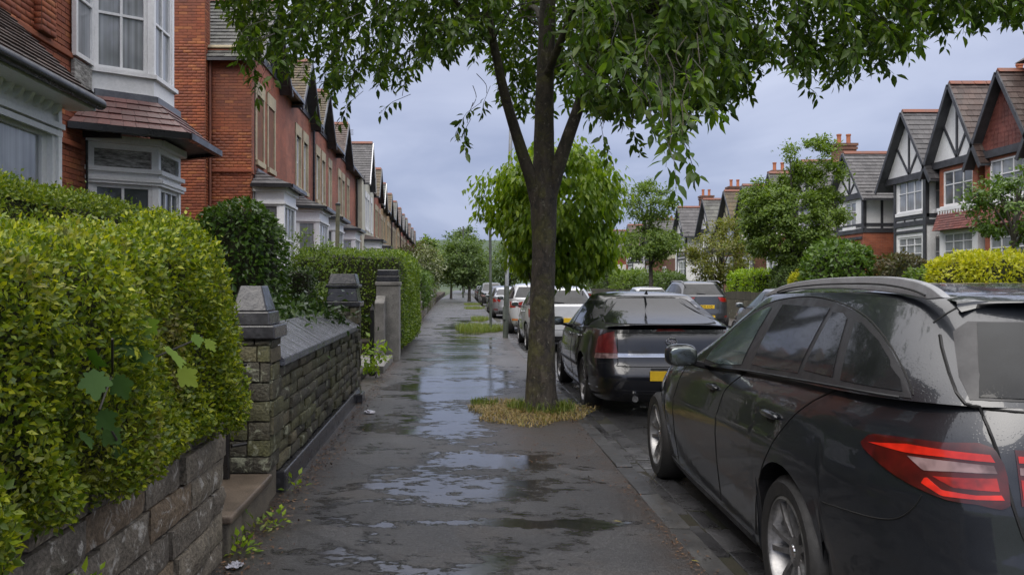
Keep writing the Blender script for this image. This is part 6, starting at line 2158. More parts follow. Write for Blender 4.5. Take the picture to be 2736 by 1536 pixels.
# ---------------------------------------------------------------- simpler cars further off
def small_car(name, label, loc, rz, kind, pm, L_=4.1, W=0.88, H=1.47, text="", N=140, group=None, lampc=None, rails=False, second_plate=None):
    h = L_ / 2
    fz = H / 1.47
    wb = 0.30 * L_
    Rw = 0.31 * fz ** 0.8
    notch = kind == "saloon"
    b0 = 0.965 * fz
    sp = dict(W=W, z0=0.2 * fz, R=Rw, hubs=(-wb, wb), nf=3.2, nr=4.0, ng=3.4, nq=3.8, yc=0.27 * L_, yt=(-0.40 if notch else -0.472) * L_, yrf=0.02 * L_, yrr=(-0.2 if notch else -0.36) * L_, wB=W * 0.945, wR=W * 0.70,
              crown=0.045, tumble=1.2, rk=1.2, bulge=1.0,
              w=[(0, 0.9), (0.08, 0.95), (0.3, 0.985), (0.6, 1.0), (0.75, 0.985), (1, 0.935)],
              yF=[(0, h * 0.93), (0.2, h * 0.99), (0.45, h), (0.8, h * 0.95), (1, h * 0.89)],
              yR=[(0, -h * 0.94), (0.15, -h * 0.99), (0.35, -h), (0.5, -h * 0.985), (1, -h * 0.962)],
              belt=[(h, 0.72 * fz), (0.38 * L_, 0.84 * fz), (0.25 * L_, 0.93 * fz), (0, b0), (-0.3 * L_, b0 * 1.04), (-h, b0 * 1.05)],
              roof=[(0.15 * L_, (H - 0.08)), (0.0, H - 0.055), (-0.15 * L_, H - 0.05), (-0.32 * L_, H - 0.075), (-0.5 * L_, H - 0.14)])
    if notch: sp["deckz"] = 0.03
    c = Car(name, label, loc, rz, sp, pm, N, group)
    bz = lambda y: float(c.belt(y)) + 0.02
    yr_ = -0.31 * L_ if notch else -0.40 * L_
    D = spline2([(0.16 * L_, bz(0.16 * L_)), (0.07 * L_, b0 + (H - b0) * 0.50), (-0.02 * L_, H - 0.125), (-0.14 * L_, H - 0.105), (-0.26 * L_, H - 0.135 - (0.06 if notch else 0)), (yr_ + 0.05 * L_, b0 + (H - b0) * 0.5), (yr_, bz(yr_))], 4) + [(-0.1 * L_, bz(-0.1 * L_))]
    c.both("window_surround", D, M_trim, off=0.003, n=30, rows=5)
    zpatch(c, "front_side_window", clip_poly(D, -0.085 * L_, 0.3 * L_), M_cglass_f)
    zpatch(c, "rear_side_window", clip_poly(D, -0.235 * L_, -0.105 * L_, 0.1), M_cglass)
    zpatch(c, "quarter_window", clip_poly(D, -0.45 * L_, -0.25 * L_, 0.3), M_cglass)
    zb = bz(-h) + (0.05 if notch else 0.03)
    c.patch("rear_window", "B", [(-W * 0.74, zb), (W * 0.74, zb), (W * 0.60, H - 0.115), (-W * 0.60, H - 0.115)], M_cglass, off=0.005, n=18, rows=6)
    c.patch("windscreen", "F", [(-W * 0.76, bz(0.27 * L_) + 0.03), (W * 0.76, bz(0.27 * L_) + 0.03), (W * 0.60, H - 0.10), (-W * 0.60, H - 0.10)], M_cglass, off=0.005, n=16, rows=6)
    lm = lampc or M_lens_tail
    for sx in (-1, 1):
        if kind == "suv":
            c.patch("tail_lamp", "B", [(sx * W * 0.52, 0.86 * fz), (sx * W * 0.90, 0.85 * fz), (sx * W * 0.90, 0.98 * fz), (sx * W * 0.6, 0.945 * fz)], lm, off=0.006, n=10, rows=4)
            c.both("tail_lamp", [(-h * 0.80, 0.93 * fz), (-h * 0.955, 0.86 * fz), (-h * 0.955, 0.99 * fz)], lm, off=0.005, n=8, rows=3) if sx < 0 else None
        else:
            c.patch("tail_lamp", "B", [(sx * W * 0.72, 0.78 * fz), (sx * W * 0.90, 0.76 * fz), (sx * W * 0.90, 0.95 * fz), (sx * W * 0.80, 0.93 * fz)], lm, off=0.006, n=10, rows=5)
            c.both("tail_lamp", [(-h * 0.88, 0.88 * fz), (-h * 0.95, 0.76 * fz), (-h * 0.95, 0.95 * fz)], lm, off=0.005, n=8, rows=3) if sx < 0 else None
        c.patch("head_lamp", "F", [(sx * W * 0.55, 0.60 * fz), (sx * W * 0.9, 0.62 * fz), (sx * W * 0.9, 0.72 * fz), (sx * W * 0.6, 0.68 * fz)], M_lens_white, off=0.005, n=8, rows=3)
        c.patch("reflector", "B", [(sx * W * 0.66, 0.40 * fz), (sx * W * 0.88, 0.40 * fz), (sx * W * 0.88, 0.45 * fz), (sx * W * 0.66, 0.45 * fz)], M_lens_amber if kind == "crossover" else lm, off=0.006, n=6, rows=2)
    c.patch("bumper_trim", "B", [(-W * 0.84, 0.225 * fz), (W * 0.84, 0.225 * fz), (W * 0.80, 0.36 * fz), (-W * 0.80, 0.36 * fz)], M_trim, off=0.004, n=14, rows=3)
    c.patch("grille", "F", [(-W * 0.5, 0.34 * fz), (W * 0.5, 0.34 * fz), (W * 0.52, 0.52 * fz), (-W * 0.52, 0.52 * fz)], M_trim, off=0.004, n=12, rows=3)
    c.plate("B", -0.25, 0.25, 0.66 * fz, 0.76 * fz, text, M_plate_y)
    c.plate("F", -0.25, 0.25, 0.38 * fz, 0.48 * fz, "", M_plate_w)
    if second_plate: c.plate("B", -0.26, 0.26, 0.36 * fz, 0.46 * fz, second_plate, M_plate_y)
    for md in ("L", "R"):
        c.line(md, [(0.17 * L_, 0.9 * fz), (0.18 * L_, 0.6 * fz), (0.165 * L_, 0.28 * fz)])
        c.line(md, [(-0.09 * L_, 0.96 * fz), (-0.085 * L_, 0.6 * fz), (-0.09 * L_, 0.28 * fz)])
        c.line(md, [(-0.27 * L_, 0.97 * fz), (-0.25 * L_, 0.75 * fz), (-0.22 * L_, 0.5 * fz), (-0.215 * L_, 0.28 * fz)])
    c.line("B", [(-W * 0.66, 0.98 * fz), (-W * 0.64, 0.7 * fz), (-W * 0.6, 0.52 * fz), (0, 0.5 * fz), (W * 0.6, 0.52 * fz), (W * 0.64, 0.7 * fz), (W * 0.66, 0.98 * fz)], 0.004)
    c.both("sill_trim", [(wb - Rw * 1.3, 0.205 * fz), (wb - Rw * 1.3, 0.29 * fz), (-wb + Rw * 1.3, 0.29 * fz), (-wb + Rw * 1.3, 0.205 * fz)], M_trim, off=0.006, n=12, rows=2)
    c.handle(-0.045 * L_, 0.86 * fz); c.handle(-0.21 * L_, 0.88 * fz)
    c.mirrors(0.125 * L_, 1.02 * fz, W + 0.10, (0.095, 0.07, 0.065), M_trim if kind == "crossover" else None)
    c.wheels(Rw, 0.2, "nine", M_alloy)
    wy = c.cast("B", -0.1, zb + 0.03)
    if not notch and wy:
        MB().beam((0.0, wy[0].y - 0.02, zb + 0.02), (-0.3, wy[0].y - 0.015, zb + 0.05), 0.015, 0.02).build("wiper", M_trim, c.e)
    if rails:
        for sx in (-1, 1):
            P = [(sx * W * 0.66, y_, z) for y_, z in ((0.0, H - 0.04), (-0.05 * L_, H + 0.0), (-0.3 * L_, H - 0.005), (-0.36 * L_, H - 0.06))]
            MB().tube(smooth_p(P), 0.018, 6).build("roof_rail", M_alu, c.e, 50)
    return c


def smooth_p(P):
    Q = np.array(P); out = []
    for i in range(len(Q) - 1):
        for j in range(5): out.append(tuple(Q[i] + (Q[i + 1] - Q[i]) * j / 5))
    return out + [tuple(Q[-1])]


OURS = "cars parked on our side of the street"
THEIRS = "cars parked across the street"
small_car("hatchback", "white hatchback half hidden behind the cherry trunk, ahead of the black saloon", (2.30, 20.4, 0), 0, "hatch", M_white_p, 4.05, 0.86, 1.50, "", group=OURS, rails=True)
small_car("crossover", "white crossover with black lower trim ahead of the white hatchback", (2.28, 27.2, 0), R(0.4), "crossover", M_white_p, 4.1, 0.89, 1.57, "", group=OURS)
small_car("saloon_car", "silver saloon parked beyond the white crossover", (2.2, 39.4, 0), 0, "saloon", M_silver_p, 4.4, 0.87, 1.44, "", group=OURS)
small_car("hatchback", "dark blue hatchback beyond the silver saloon", (2.25, 46.5, 0), 0, "hatch", M_bluep, 4.0, 0.86, 1.48, "", group=OURS)
small_car("crossover", "charcoal SUV facing the viewer far along our kerb", (2.2, 62.0, 0), math.pi, "suv", M_darkp, 4.4, 0.92, 1.72, "", 100, group=OURS)
small_car("hatchback", "grey hatchback beyond the far charcoal SUV", (2.2, 70.5, 0), math.pi, "hatch", M_greyp, 4.0, 0.86, 1.5, "", 100, group=OURS)
small_car("hatchback", "black hatchback near the far end of our row of cars", (2.2, 80, 0), 0, "hatch", M_black_met, 4.0, 0.86, 1.5, "", 80, group=OURS)
small_car("hatchback", "last small dark car in our row", (2.2, 90, 0), 0, "hatch", M_darkp, 4.0, 0.86, 1.5, "", 80, group=OURS)
small_car("suv", "grey SUV with two yellow plates parked across the street", (8.05, 29.3, 0), 0, "suv", M_greyp, 4.5, 0.93, 1.66, "EJ20 KAD", 180, group=THEIRS, lampc=M_lens_mid, rails=True, second_plate="RA13 VUE")
small_car("saloon_car", "dark silver saloon parked behind the grey SUV across the street", (8.05, 20.4, 0), 0, "saloon", M_silver_d, 4.5, 0.89, 1.45, "", 160, group=THEIRS)
small_car("hatchback", "white car whose roof shows over the black saloon", (8.3, 37.5, 0), 0, "hatch", M_white_p, 3.9, 0.86, 1.45, "", 100, group=THEIRS)
small_car("hatchback", "silver car far along the other kerb", (8.2, 58, 0), 0, "hatch", M_silver_p, 3.9, 0.86, 1.48, "", 80, group=THEIRS)
small_car("hatchback", "white car far along the other kerb", (8.2, 72, 0), 0, "hatch", M_white_p, 3.9, 0.86, 1.48, "", 80, group=THEIRS)

# ================================================================ trees and plants
def barkmat(name, c1, c2, moss=None):
    m, nt, b, N, L = mat_new(name)
    n1 = pos_noise(nt, 13, 8, 0.72, 0.8, (1, 1, 0.45))
    col = ramp_node(nt, n1.outputs["Fac"], [(0.35, c2), (0.62, c1)]).outputs[0]
    if moss:
        n2 = pos_noise(nt, 3.5, 5, 0.7, 0.5)
        f = ramp_node(nt, n2.outputs["Fac"], [(0.48, (0, 0, 0)), (0.60, (0.85,) * 3)])
        n4 = pos_noise(nt, 16, 5, 0.7, 0.3)
        mv = ramp_node(nt, n4.outputs["Fac"], [(0.35, (0.35,) * 3), (0.62, (1.25,) * 3)])
        col = mixc(nt, f.outputs[0], col, mixc(nt, 1.0, mv.outputs[0], moss, "MULTIPLY"))
    n3 = pos_noise(nt, 26, 4, 0.65)
    f3 = ramp_node(nt, n3.outputs["Fac"], [(0.60, (0, 0, 0)), (0.70, (0.8,) * 3)])
    col = mixc(nt, f3.outputs[0], col, (0.20, 0.185, 0.15))
    L(col, b.inputs["Base Color"])
    b.inputs["Roughness"].default_value = 0.62
    add_bump(nt, b, n1.outputs["Fac"], 1.0, 0.05)
    return m


M_bark = barkmat("wet cherry bark", (0.075, 0.060, 0.044), (0.010, 0.008, 0.007), (0.085, 0.080, 0.026))
M_bark2 = barkmat("grey bark", (0.07, 0.062, 0.05), (0.03, 0.027, 0.022))
M_twig = surf("dark twigs", (0.022, 0.02, 0.012), (0.012, 0.010, 0.008), 0.6, 20, 0.2, 60, 0.1)
M_cherry = leafmat("cherry leaves", [(0.035, 0.075, 0.014), (0.065, 0.125, 0.018), (0.10, 0.17, 0.02), (0.05, 0.10, 0.016), (0.15, 0.215, 0.022)], 0.52, 0.35)
M_weep = leafmat("bright green leaves", [(0.10, 0.18, 0.018), (0.19, 0.31, 0.024), (0.32, 0.43, 0.028), (0.13, 0.23, 0.02), (0.26, 0.37, 0.026)], 0.42, 0.35)
M_airy = leafmat("fresh green leaves", [(0.06, 0.11, 0.022), (0.11, 0.175, 0.03), (0.16, 0.23, 0.04), (0.085, 0.145, 0.026)], 0.4, 0.45)
M_olive = leafmat("yellow-green leaves", [(0.08, 0.11, 0.018), (0.14, 0.17, 0.022), (0.20, 0.20, 0.03), (0.10, 0.12, 0.02), (0.22, 0.2, 0.1)], 0.4, 0.45)
M_gold = leafmat("golden leaves", [(0.24, 0.27, 0.012), (0.36, 0.38, 0.016), (0.46, 0.44, 0.02), (0.28, 0.31, 0.014)], 0.4, 0.45)
M_rhodo = leafmat("glossy green leaves", [(0.035, 0.075, 0.014), (0.07, 0.135, 0.02), (0.11, 0.18, 0.025), (0.05, 0.1, 0.016)], 0.32, 0.32)
M_far = leafmat("distant green leaves", [(0.05, 0.09, 0.026), (0.08, 0.13, 0.034), (0.11, 0.165, 0.044), (0.065, 0.11, 0.03)], 0.38, 0.5)
M_blossom = leafmat("pale blossom and leaves", [(0.06, 0.09, 0.03), (0.10, 0.14, 0.045), (0.34, 0.36, 0.26), (0.09, 0.12, 0.04)], 0.35, 0.5)
M_brownl = leafmat("bronze leaves", [(0.05, 0.05, 0.02), (0.09, 0.07, 0.03), (0.07, 0.085, 0.03), (0.06, 0.045, 0.025)], 0.35, 0.5)

# ---- the street cherry in front of us
TB = np.array([0.885, 9.23, 0.09])
tree = empty("cherry_tree", tuple(TB), 0, "large cherry tree on the pavement, its dark forked trunk and drooping crown", "tree")


def wp(*p): return [tuple(np.array(q) - TB) for q in p]


def smooth_path(pts, rad, k=6):
    P = np.array(pts, float); n = len(P)
    out, rr = [], []
    for i in range(n - 1):
        p0, p1, p2, p3 = P[max(i - 1, 0)], P[i], P[i + 1], P[min(i + 2, n - 1)]
        for j in range(k):
            t = j / k
            out.append(0.5 * ((2 * p1) + (-p0 + p2) * t + (2 * p0 - 5 * p1 + 4 * p2 - p3) * t * t + (-p0 + 3 * p1 - 3 * p2 + p3) * t ** 3))
            rr.append(rad[i] * (1 - t) + rad[i + 1] * t)
    out.append(P[-1]); rr.append(rad[-1])
    return out, rr


def limb(parent, name, pts, rad, n=14, k=6, mat=None, rough=0.0):
    p, r = smooth_path(pts, rad, k)
    mb = MB().tube(p, r, n)
    if rough:
        V = np.array(mb.v)
        c = np.repeat(np.array(p), n, axis=0)
        d = V - c
        V = c + d * (1 + rough * (0.6 * vnoise(V * [1, 1, 0.3] , 3.0, 2) + 0.5 * vnoise(V, 6.0, 4)))[:, None]
        mb.v = [tuple(q) for q in V]
    return mb.build(name, mat or M_bark, parent, 60)


limb(tree, "trunk", wp((0.895, 9.23, 0.0), (0.885, 9.23, 0.12), (0.882, 9.23, 0.4), (0.892, 9.23, 1.1), (0.915, 9.23, 1.9), (0.915, 9.23, 2.45), (0.915, 9.24, 2.9), (0.925, 9.25, 3.6), (0.96, 9.27, 4.6), (1.0, 9.35, 6.2), (1.1, 9.4, 8.2)),
     [0.25, 0.20, 0.168, 0.142, 0.128, 0.150, 0.118, 0.105, 0.092, 0.06, 0.02], 22, 8, rough=0.05)
limbsW = {
    "a": [(0.86, 9.22, 2.35), (0.78, 9.2, 2.66), (0.655, 9.18, 3.02), (0.478, 9.15, 3.6), (0.344, 9.1, 4.18), (0.20, 9.0, 4.8), (-0.1, 8.8, 5.6), (-0.6, 8.6, 6.4)],
    "b": [(0.97, 9.22, 2.48), (1.06, 9.2, 2.80), (1.18, 9.18, 3.15), (1.33, 9.12, 3.6), (1.47, 9.05, 4.08), (1.62, 8.95, 4.6), (2.0, 8.7, 5.4), (2.6, 8.5, 6.2)],
    "c": [(1.33, 9.12, 3.6), (1.62, 8.9, 4.0), (1.95, 8.5, 4.35), (2.4, 8.0, 4.7), (3.2, 7.6, 5.0)],
    "d": [(0.344, 9.1, 4.18), (-0.2, 8.7, 4.6), (-0.9, 8.3, 4.9), (-1.6, 8.1, 5.0)],
    "e": [(0.93, 9.25, 3.8), (1.2, 8.4, 4.45), (1.45, 7.3, 4.9), (1.65, 6.4, 4.9)],
    "f": [(0.94, 9.25, 4.3), (0.9, 10.1, 4.9), (0.8, 11.0, 5.1), (0.7, 11.9, 5.0)],
    "g": [(2.4, 8.0, 4.7), (3.5, 8.1, 5.1), (4.6, 8.3, 5.2), (5.6, 8.4, 5.0)],
}
for k_, r0 in (("a", 0.085), ("b", 0.092), ("c", 0.055), ("d", 0.045), ("e", 0.05), ("f", 0.05), ("g", 0.04)):
    n = len(limbsW[k_])
    limb(tree, "limb", wp(*limbsW[k_]), [r0 * (1 - 0.8 * i / (n - 1)) for i in range(n)], 12, rough=0.04)

CONT = np.array([(520, -120), (560, -40), (600, 60), (640, 150), (700, 205), (760, 190), (820, 225), (890, 262), (950, 205), (1010, 258), (1060, 200), (1110, 172), (1170, 150), (1230, 150), (1262, 260), (1330, 300), (1400, 270),
                 (1450, 270), (1500, 300), (1560, 300), (1620, 290), (1680, 320), (1730, 310), (1780, 290), (1830, 255), (1890, 200), (1960, 185), (2030, 220), (2100, 205), (2170, 205), (2210, 160), (2270, 140), (2310, 100),
                 (2350, 100), (2420, 80), (2500, 75), (2600, 85), (2760, 60), (2900, -60)], float)


def cluster_centres(n, x0, x1, ylo, yhi, top, power=1.0):
    """points within the crown; its underside follows CONT as seen down the street"""
    dx = RNG.uniform(x0, x1, n)
    Y = RNG.uniform(ylo, yhi, n)
    yc = np.interp(dx, CONT[:, 0], CONT[:, 1]) - 48 * 9.0 / Y
    dy = yc - (RNG.random(n) ** power) * (yc - top)
    X = (dx * 1.0621 - 1235) / 2200 * Y
    Z = CAM_H - (dy * 1.0621 - 763) / 2200 * Y
    return np.stack([X, Y, Z], 1)


C = np.concatenate([
    cluster_centres(1150, 560, 1240, 7.4, 10.6, -420),
    cluster_centres(300, 1240, 1480, 9.8, 11.8, -200),
    cluster_centres(150, 1240, 1480, 7.0, 9.0, -420, 0.6) + np.array([0, 0, 0.55]),
    cluster_centres(720, 1440, 1840, 5.6, 8.8, -420),
    cluster_centres(760, 1460, 1850, 8.0, 11.0, -420),
    cluster_centres(1750, 1820, 2880, 6.4, 10.2, -420),
    np.stack([RNG.normal(1.3, 2.2, 420), RNG.normal(8.8, 1.5, 420), RNG.uniform(5.4, 8.0, 420)], 1),
])
# hanging sprays of their own
SPRAY = [at(1795, 330, 4.9), at(1790, 395, 4.75), at(1770, 300, 5.0), at(1840, 320, 4.9), at(1822, 372, 4.8), at(1262, 290, 8.2), at(1248, 335, 8.2), at(948, 262, 8.4), at(1075, 262, 8.2), at(860, 245, 8.6),
         at(1880, 270, 5.4), at(1740, 310, 5.2), at(2150, 232, 8.0), at(1995, 200, 8.2), at(1690, 345, 7.0), at(1610, 350, 7.6), at(1300, 255, 8.6), at(690, 170, 8.8), at(660, 120, 8.9), at(705, 195, 8.7),
         at(1845, 240, 5.2), at(1800, 240, 5.1), at(1760, 230, 5.2), at(1820, 190, 5.3), at(1870, 180, 5.3), at(1730, 180, 5.4), at(1700, 130, 5.2), at(1640, 90, 5.0)]
C = np.concatenate([C, np.array([tuple(v) for v in SPRAY])])
heart = np.array([1.2, 9.0, 4.6])
LP, LA, LN, LS, tw = [], [], [], [], MB()
for ci, c in enumerate(C):
    out = unit(c - heart)
    d = unit(out * np.array([0.8, 0.8, 0.1]) + rand_dirs(1)[0] * 0.5 + np.array([0, 0, -0.75]))
    m = RNG.integers(10, 19)
    ln = RNG.uniform(0.16, 0.34)
    p = c.copy(); pts = [c - d * 0.12]
    for j in range(m):
        p = p + d * ln / m
        d = unit(d + np.array([0, 0, -0.10]) + RNG.normal(size=3) * 0.1)
        pts.append(p.copy())
        side = unit(np.cross(d, [0.2, 0.3, 1.0])) * (1 if j % 2 else -1)
        a = unit(side * 0.7 + d * 0.4 + np.array([0, 0, -0.5]) + RNG.normal(size=3) * 0.5)
        LP.append(p + a * 0.02); LA.append(a)
        LN.append(unit(np.array([0, 0, 1.0]) + out * 0.5 + RNG.normal(size=3) * 0.45)); LS.append(RNG.uniform(0.065, 0.12))
    q = pts[::4] + [pts[-1]]
    tw.tube([tuple(x - TB) for x in q], [0.0032 * (1 - 0.6 * i / len(q)) for i in range(len(q))], 3, False)
LP, LA, LN, LS = map(np.array, (LP, LA, LN, LS))
# branches that carry the sprays
ends = [np.array(p) for k_ in limbsW for p in limbsW[k_][2:]] + [np.array((0.95, 9.26, z)) for z in (3.9, 4.5, 5.2, 6.0)]
ends = np.array(ends)
BR = MB()
for i in range(0, len(C) - len(SPRAY), 5):
    c = C[i]
    dist = np.linalg.norm((ends - c) * [1, 1, 1.2], axis=1) + 1.5 * (ends[:, 2] > c[2] + 1.5)
    e = ends[np.argmin(dist)]
    L_ = np.linalg.norm(c - e)
    if L_ < 0.1 or L_ > 1.15: continue
    mid = (e + c) / 2 + np.array([RNG.normal() * 0.1, RNG.normal() * 0.1, 0.10 * L_])
    P_, R_ = smooth_path([e - TB, mid - TB, c - TB + [0, 0, 0.02]], [0.006 + 0.005 * L_, 0.005 + 0.002 * L_, 0.004], 4)
    BR.tube(P_, R_, 5, False)
for c in C[-len(SPRAY):]:        # hanging sprays dangle from the leafage above them
    P_, R_ = smooth_path([c - TB + [RNG.normal() * 0.05, 0.06, 0.24], c - TB + [RNG.normal() * 0.02, 0.03, 0.12], c - TB + [0, 0, 0.02]], [0.004, 0.0035, 0.003], 4)
    BR.tube(P_, R_, 5, False)
BR.build("branches", M_bark, tree, 60)["kind"] = "stuff"
tw.build("twigs", M_twig, tree)["kind"] = "stuff"
inside = np.abs((LP[:, 0] / LP[:, 1] * 2200 + 1235) - 1400) < 1300
leaves(tree, LP - TB, LA, LN, LS, LEAF8, M_cherry, 300, key=LP[:, 1] + 50 * ~inside + 2 * np.maximum(0, LP[:, 2] - 1.5 - 0.33 * LP[:, 1]) * 20)


def clump_tree(name, label, base, crown, n, size, mat, trunk_r=0.08, bark=None, cat="tree", tmpl=LEAF2, clumps=60, hang=0.3, fork=0.45, group=None, n_obj=0, spread=0.17, nlimb=9, shell=0.45, seed=None):
    """crown: list of ellipsoids (dx,dy,cz,rx,ry,rz) relative to base (cz above base); leaves gather in clumps through the volume, gaps stay open"""
    e = empty(name, base, 0, label, cat, group)
    cs = []
    vol = np.array([c[3] * c[4] * c[5] for c in crown])
    for c, f in zip(crown, vol / vol.sum()):
        m = max(4, int(clumps * f))
        d = rand_dirs(m); r = (shell + (1 - shell) * RNG.random(m)) ** 0.6
        cs.append(d * r[:, None] * np.array(c[3:]) + np.array(c[:3]))
    cs = np.concatenate(cs)
    rs = spread * np.mean([max(c[3:]) for c in crown])
    k = RNG.integers(0, len(cs), n)
    rad = rs * (0.6 + 0.8 * RNG.random(len(cs)))
    P = cs[k] + RNG.normal(size=(n, 3)) * rad[k][:, None] * np.array([1, 1, 0.7])
    ctr = np.mean(cs, axis=0)
    out = unit(P - ctr)
    ax = unit(out * 0.5 + rand_dirs(n) * 0.8 + np.array([0, 0, -hang]))
    nr = unit(out * 0.5 + np.array([0, 0, 0.9]) + rand_dirs(n) * 0.6)
    leaves(e, P, ax, nr, size * (0.6 + 0.8 * RNG.random(n)), tmpl, mat, n_obj, rest="crown", key=P[:, 1])
    if trunk_r:
        bark = bark or M_bark2
        zt = min(c[2] - c[5] for c in crown)
        top = max(c[2] + c[5] for c in crown)
        zf = zt + (top - zt) * fork
        limb(e, "trunk", [(0, 0, -0.05), (0.02, 0, zt * 0.5), (0.0, 0.02, zt), (ctr[0] * 0.5, ctr[1] * 0.5, zf), (ctr[0], ctr[1], zf + (top - zf) * 0.7)], [trunk_r * 1.35, trunk_r, trunk_r * 0.9, trunk_r * 0.6, trunk_r * 0.15], 9, 4, bark)
        for i in RNG.choice(len(cs), min(nlimb, len(cs)), False):
            c = cs[i]
            z0 = zt * 0.9 + (c[2] - zt) * 0.35 * RNG.random()
            limb(e, "limb", [(0.0, 0, max(0.1, z0)), tuple(c * 0.5 + np.array([0, 0, (z0 + c[2]) * 0.22])), tuple(c)], [trunk_r * 0.5, trunk_r * 0.3, trunk_r * 0.1], 6, 3, bark)
    return e


# weeping tree behind the trunk
clump_tree("weeping_tree", "bright green weeping tree whose round crown shows behind the cherry trunk", (1.12, 12.7, 0.09),
           [(0.36, 0.2, 2.65, 0.98, 0.95, 1.02), (-0.42, 0.3, 2.75, 0.50, 0.45, 0.42), (0.45, 0.1, 2.0, 0.85, 0.85, 0.5)], 17000, 0.11, M_weep, 0.075, M_bark, tmpl=LEAF4, clumps=320, hang=1.5, n_obj=250, spread=0.13, shell=0.6)
# across the street
clump_tree("roadside_tree", "slender roadside tree with layered airy crown across the street", (9.75, 42.6, 0.1), [(0, 0, 5.6, 1.2, 1.2, 1.1), (-0.1, 0, 3.6, 1.55, 1.5, 0.95)], 9500, 0.16, M_airy, 0.11, clumps=100, spread=0.15)
clump_tree("spindle_tree", "yellow-green bushy small tree behind the grey SUV", (12.5, 40, 1.05), [(0, 0, 1.9, 1.5, 1.4, 1.35), (0.3, 0, 2.9, 0.9, 0.9, 0.7)], 8000, 0.13, M_olive, 0.09, clumps=90, spread=0.16)
clump_tree("garden_tree", "tallest airy garden tree in front of the half-timbered houses", (12.9, 32.0, 1.05), [(-0.1, 0, 2.9, 1.95, 1.8, 1.75), (-1.2, 0, 3.4, 0.9, 0.9, 1.1), (0.62, 0, 5.3, 1.0, 1.0, 0.95), (1.3, 0, 4.4, 0.7, 0.7, 0.7)], 34000, 0.125, M_airy, 0.10, clumps=260, spread=0.12, nlimb=14)
clump_tree("edge_tree", "small grey-green tree at the right edge before the tile-hung house", (14.2, 21.2, 1.05), [(0.1, 0, 2.45, 1.15, 1.0, 0.95), (0.6, 0, 3.0, 0.7, 0.7, 0.6)], 4500, 0.12, M_rhodo, 0.07, clumps=60, spread=0.16)
hedge("rhododendron", "broad glossy green rhododendron in front of the brick cottage", 11.7, 13.9, 27.0, 29.2, 1.0, 3.0, 0.9, 5200, 0.16, M_rhodo, 60, 0.16, 0.12, cat="bush", tmpl=LEAF4)
hedge("golden_shrub", "bright yellow shrub behind the black estate car's roof", 11.9, 14.6, 19.4, 21.6, 1.0, 2.28, 0.6, 8500, 0.10, M_gold, 60, 0.12, 0.1, cat="bush", sprig=0.1)
hedge("far_hedge", "yellow-green clipped hedge beside the grey SUV", 12.0, 13.2, 33.8, 37.6, 1.0, 2.12, 0.3, 5000, 0.11, M_weep, 0, 0.1, 0.1, cat="hedge", sprig=0.2)
hedge("grey_green_bush", "round grey-green bush between the yellow hedge and golden shrub", 11.9, 13.3, 30.6, 32.4, 1.0, 2.35, 0.6, 3500, 0.10, M_far, 0, 0.1, 0.1, cat="bush")
hedge("small_golden_bush", "small yellow bush above the silver saloon's roof", 11.9, 12.9, 29.0, 30.4, 1.0, 2.0, 0.4, 2600, 0.09, M_gold, 0, 0.1, 0.1, cat="bush", sprig=0.15)
hedge("bronze_shrub", "bronze-brown shrub beside the brick cottage wall", 13.4, 14.8, 25.6, 27.2, 1.0, 2.5, 0.6, 2600, 0.12, M_brownl, 0, 0.14, 0.1, cat="bush", sprig=0.1)
hedge("low_shrub", "low green shrub in front of the white corner-post house", 13.2, 14.6, 23.4, 24.8, 1.0, 2.0, 0.5, 2600, 0.11, M_airy, 0, 0.14, 0.1, cat="bush", sprig=0.12)
for j, (y0, y1, zt, m, lb) in enumerate(((48, 56, 2.2, M_far, "long green hedge before the tiled bays across the street"), (57.5, 66, 2.5, M_airy, "looser green hedge farther along the far pavement"),
                                         (68, 84, 2.9, M_far, "tall far green hedge across the street"), (88, 112, 3.6, M_far, "very far tall hedge closing the other side of the street"))):
    hedge("far_hedge", lb, 11.8, 13.2, y0, y1, 0.4, zt, 0.5, 6000, 0.16 + 0.03 * j, m, 0, 0.22, 0.15, cat="hedge", sprig=0.3)
# down the street
clump_tree("street_tree", "rounded street tree at the end of the pavement", (0.62, 74, 0.09), [(-0.7, 0, 3.6, 2.1, 2.0, 1.95)], 6500, 0.26, M_far, 0.13, clumps=90, spread=0.16)
clump_tree("street_tree", "smaller street tree just left of the far rounded one", (-1.2, 88, 0.09), [(-0.8, 0, 3.4, 2.0, 2.0, 1.7)], 4500, 0.28, M_airy, 0.12, clumps=70, spread=0.18)
clump_tree("blossom_bush", "pale cream-flowering bush left of the far path", (-2.9, 66, 0.45), [(0, 0, 2.4, 1.15, 1.1, 1.8)], 4500, 0.2, M_blossom, 0.08, cat="bush", clumps=70)
clump_tree("dark_garden_tree", "dark garden tree at the end of the brick terrace", (-4.4, 78, 0.45), [(0, 0, 3.0, 1.7, 1.5, 2.2)], 4500, 0.24, M_brownl, 0.1, clumps=60)
hedge("path_bush", "round green bush leaning over the path beyond the privet hedge", -2.5, -1.45, 33.5, 36.5, 0.5, 2.0, 0.5, 5000, 0.09, M_rhodo, 0, 0.12, 0.08, cat="bush", sprig=0.15)
hedge("path_hedge", "straggly hedge over the stone wall past the privet block", -3.0, -1.75, 24.5, 31.5, 0.4, 1.55, 0.35, 6000, 0.08, M_box, 0, 0.12, 0.08, cat="hedge", sprig=0.2)
hedge("path_hedge", "far green hedge lining the path before the blossom bush", -3.4, -2.1, 40, 60, 0.4, 2.3, 0.5, 7000, 0.14, M_rhodo, 0, 0.25, 0.1, cat="hedge", sprig=0.3)
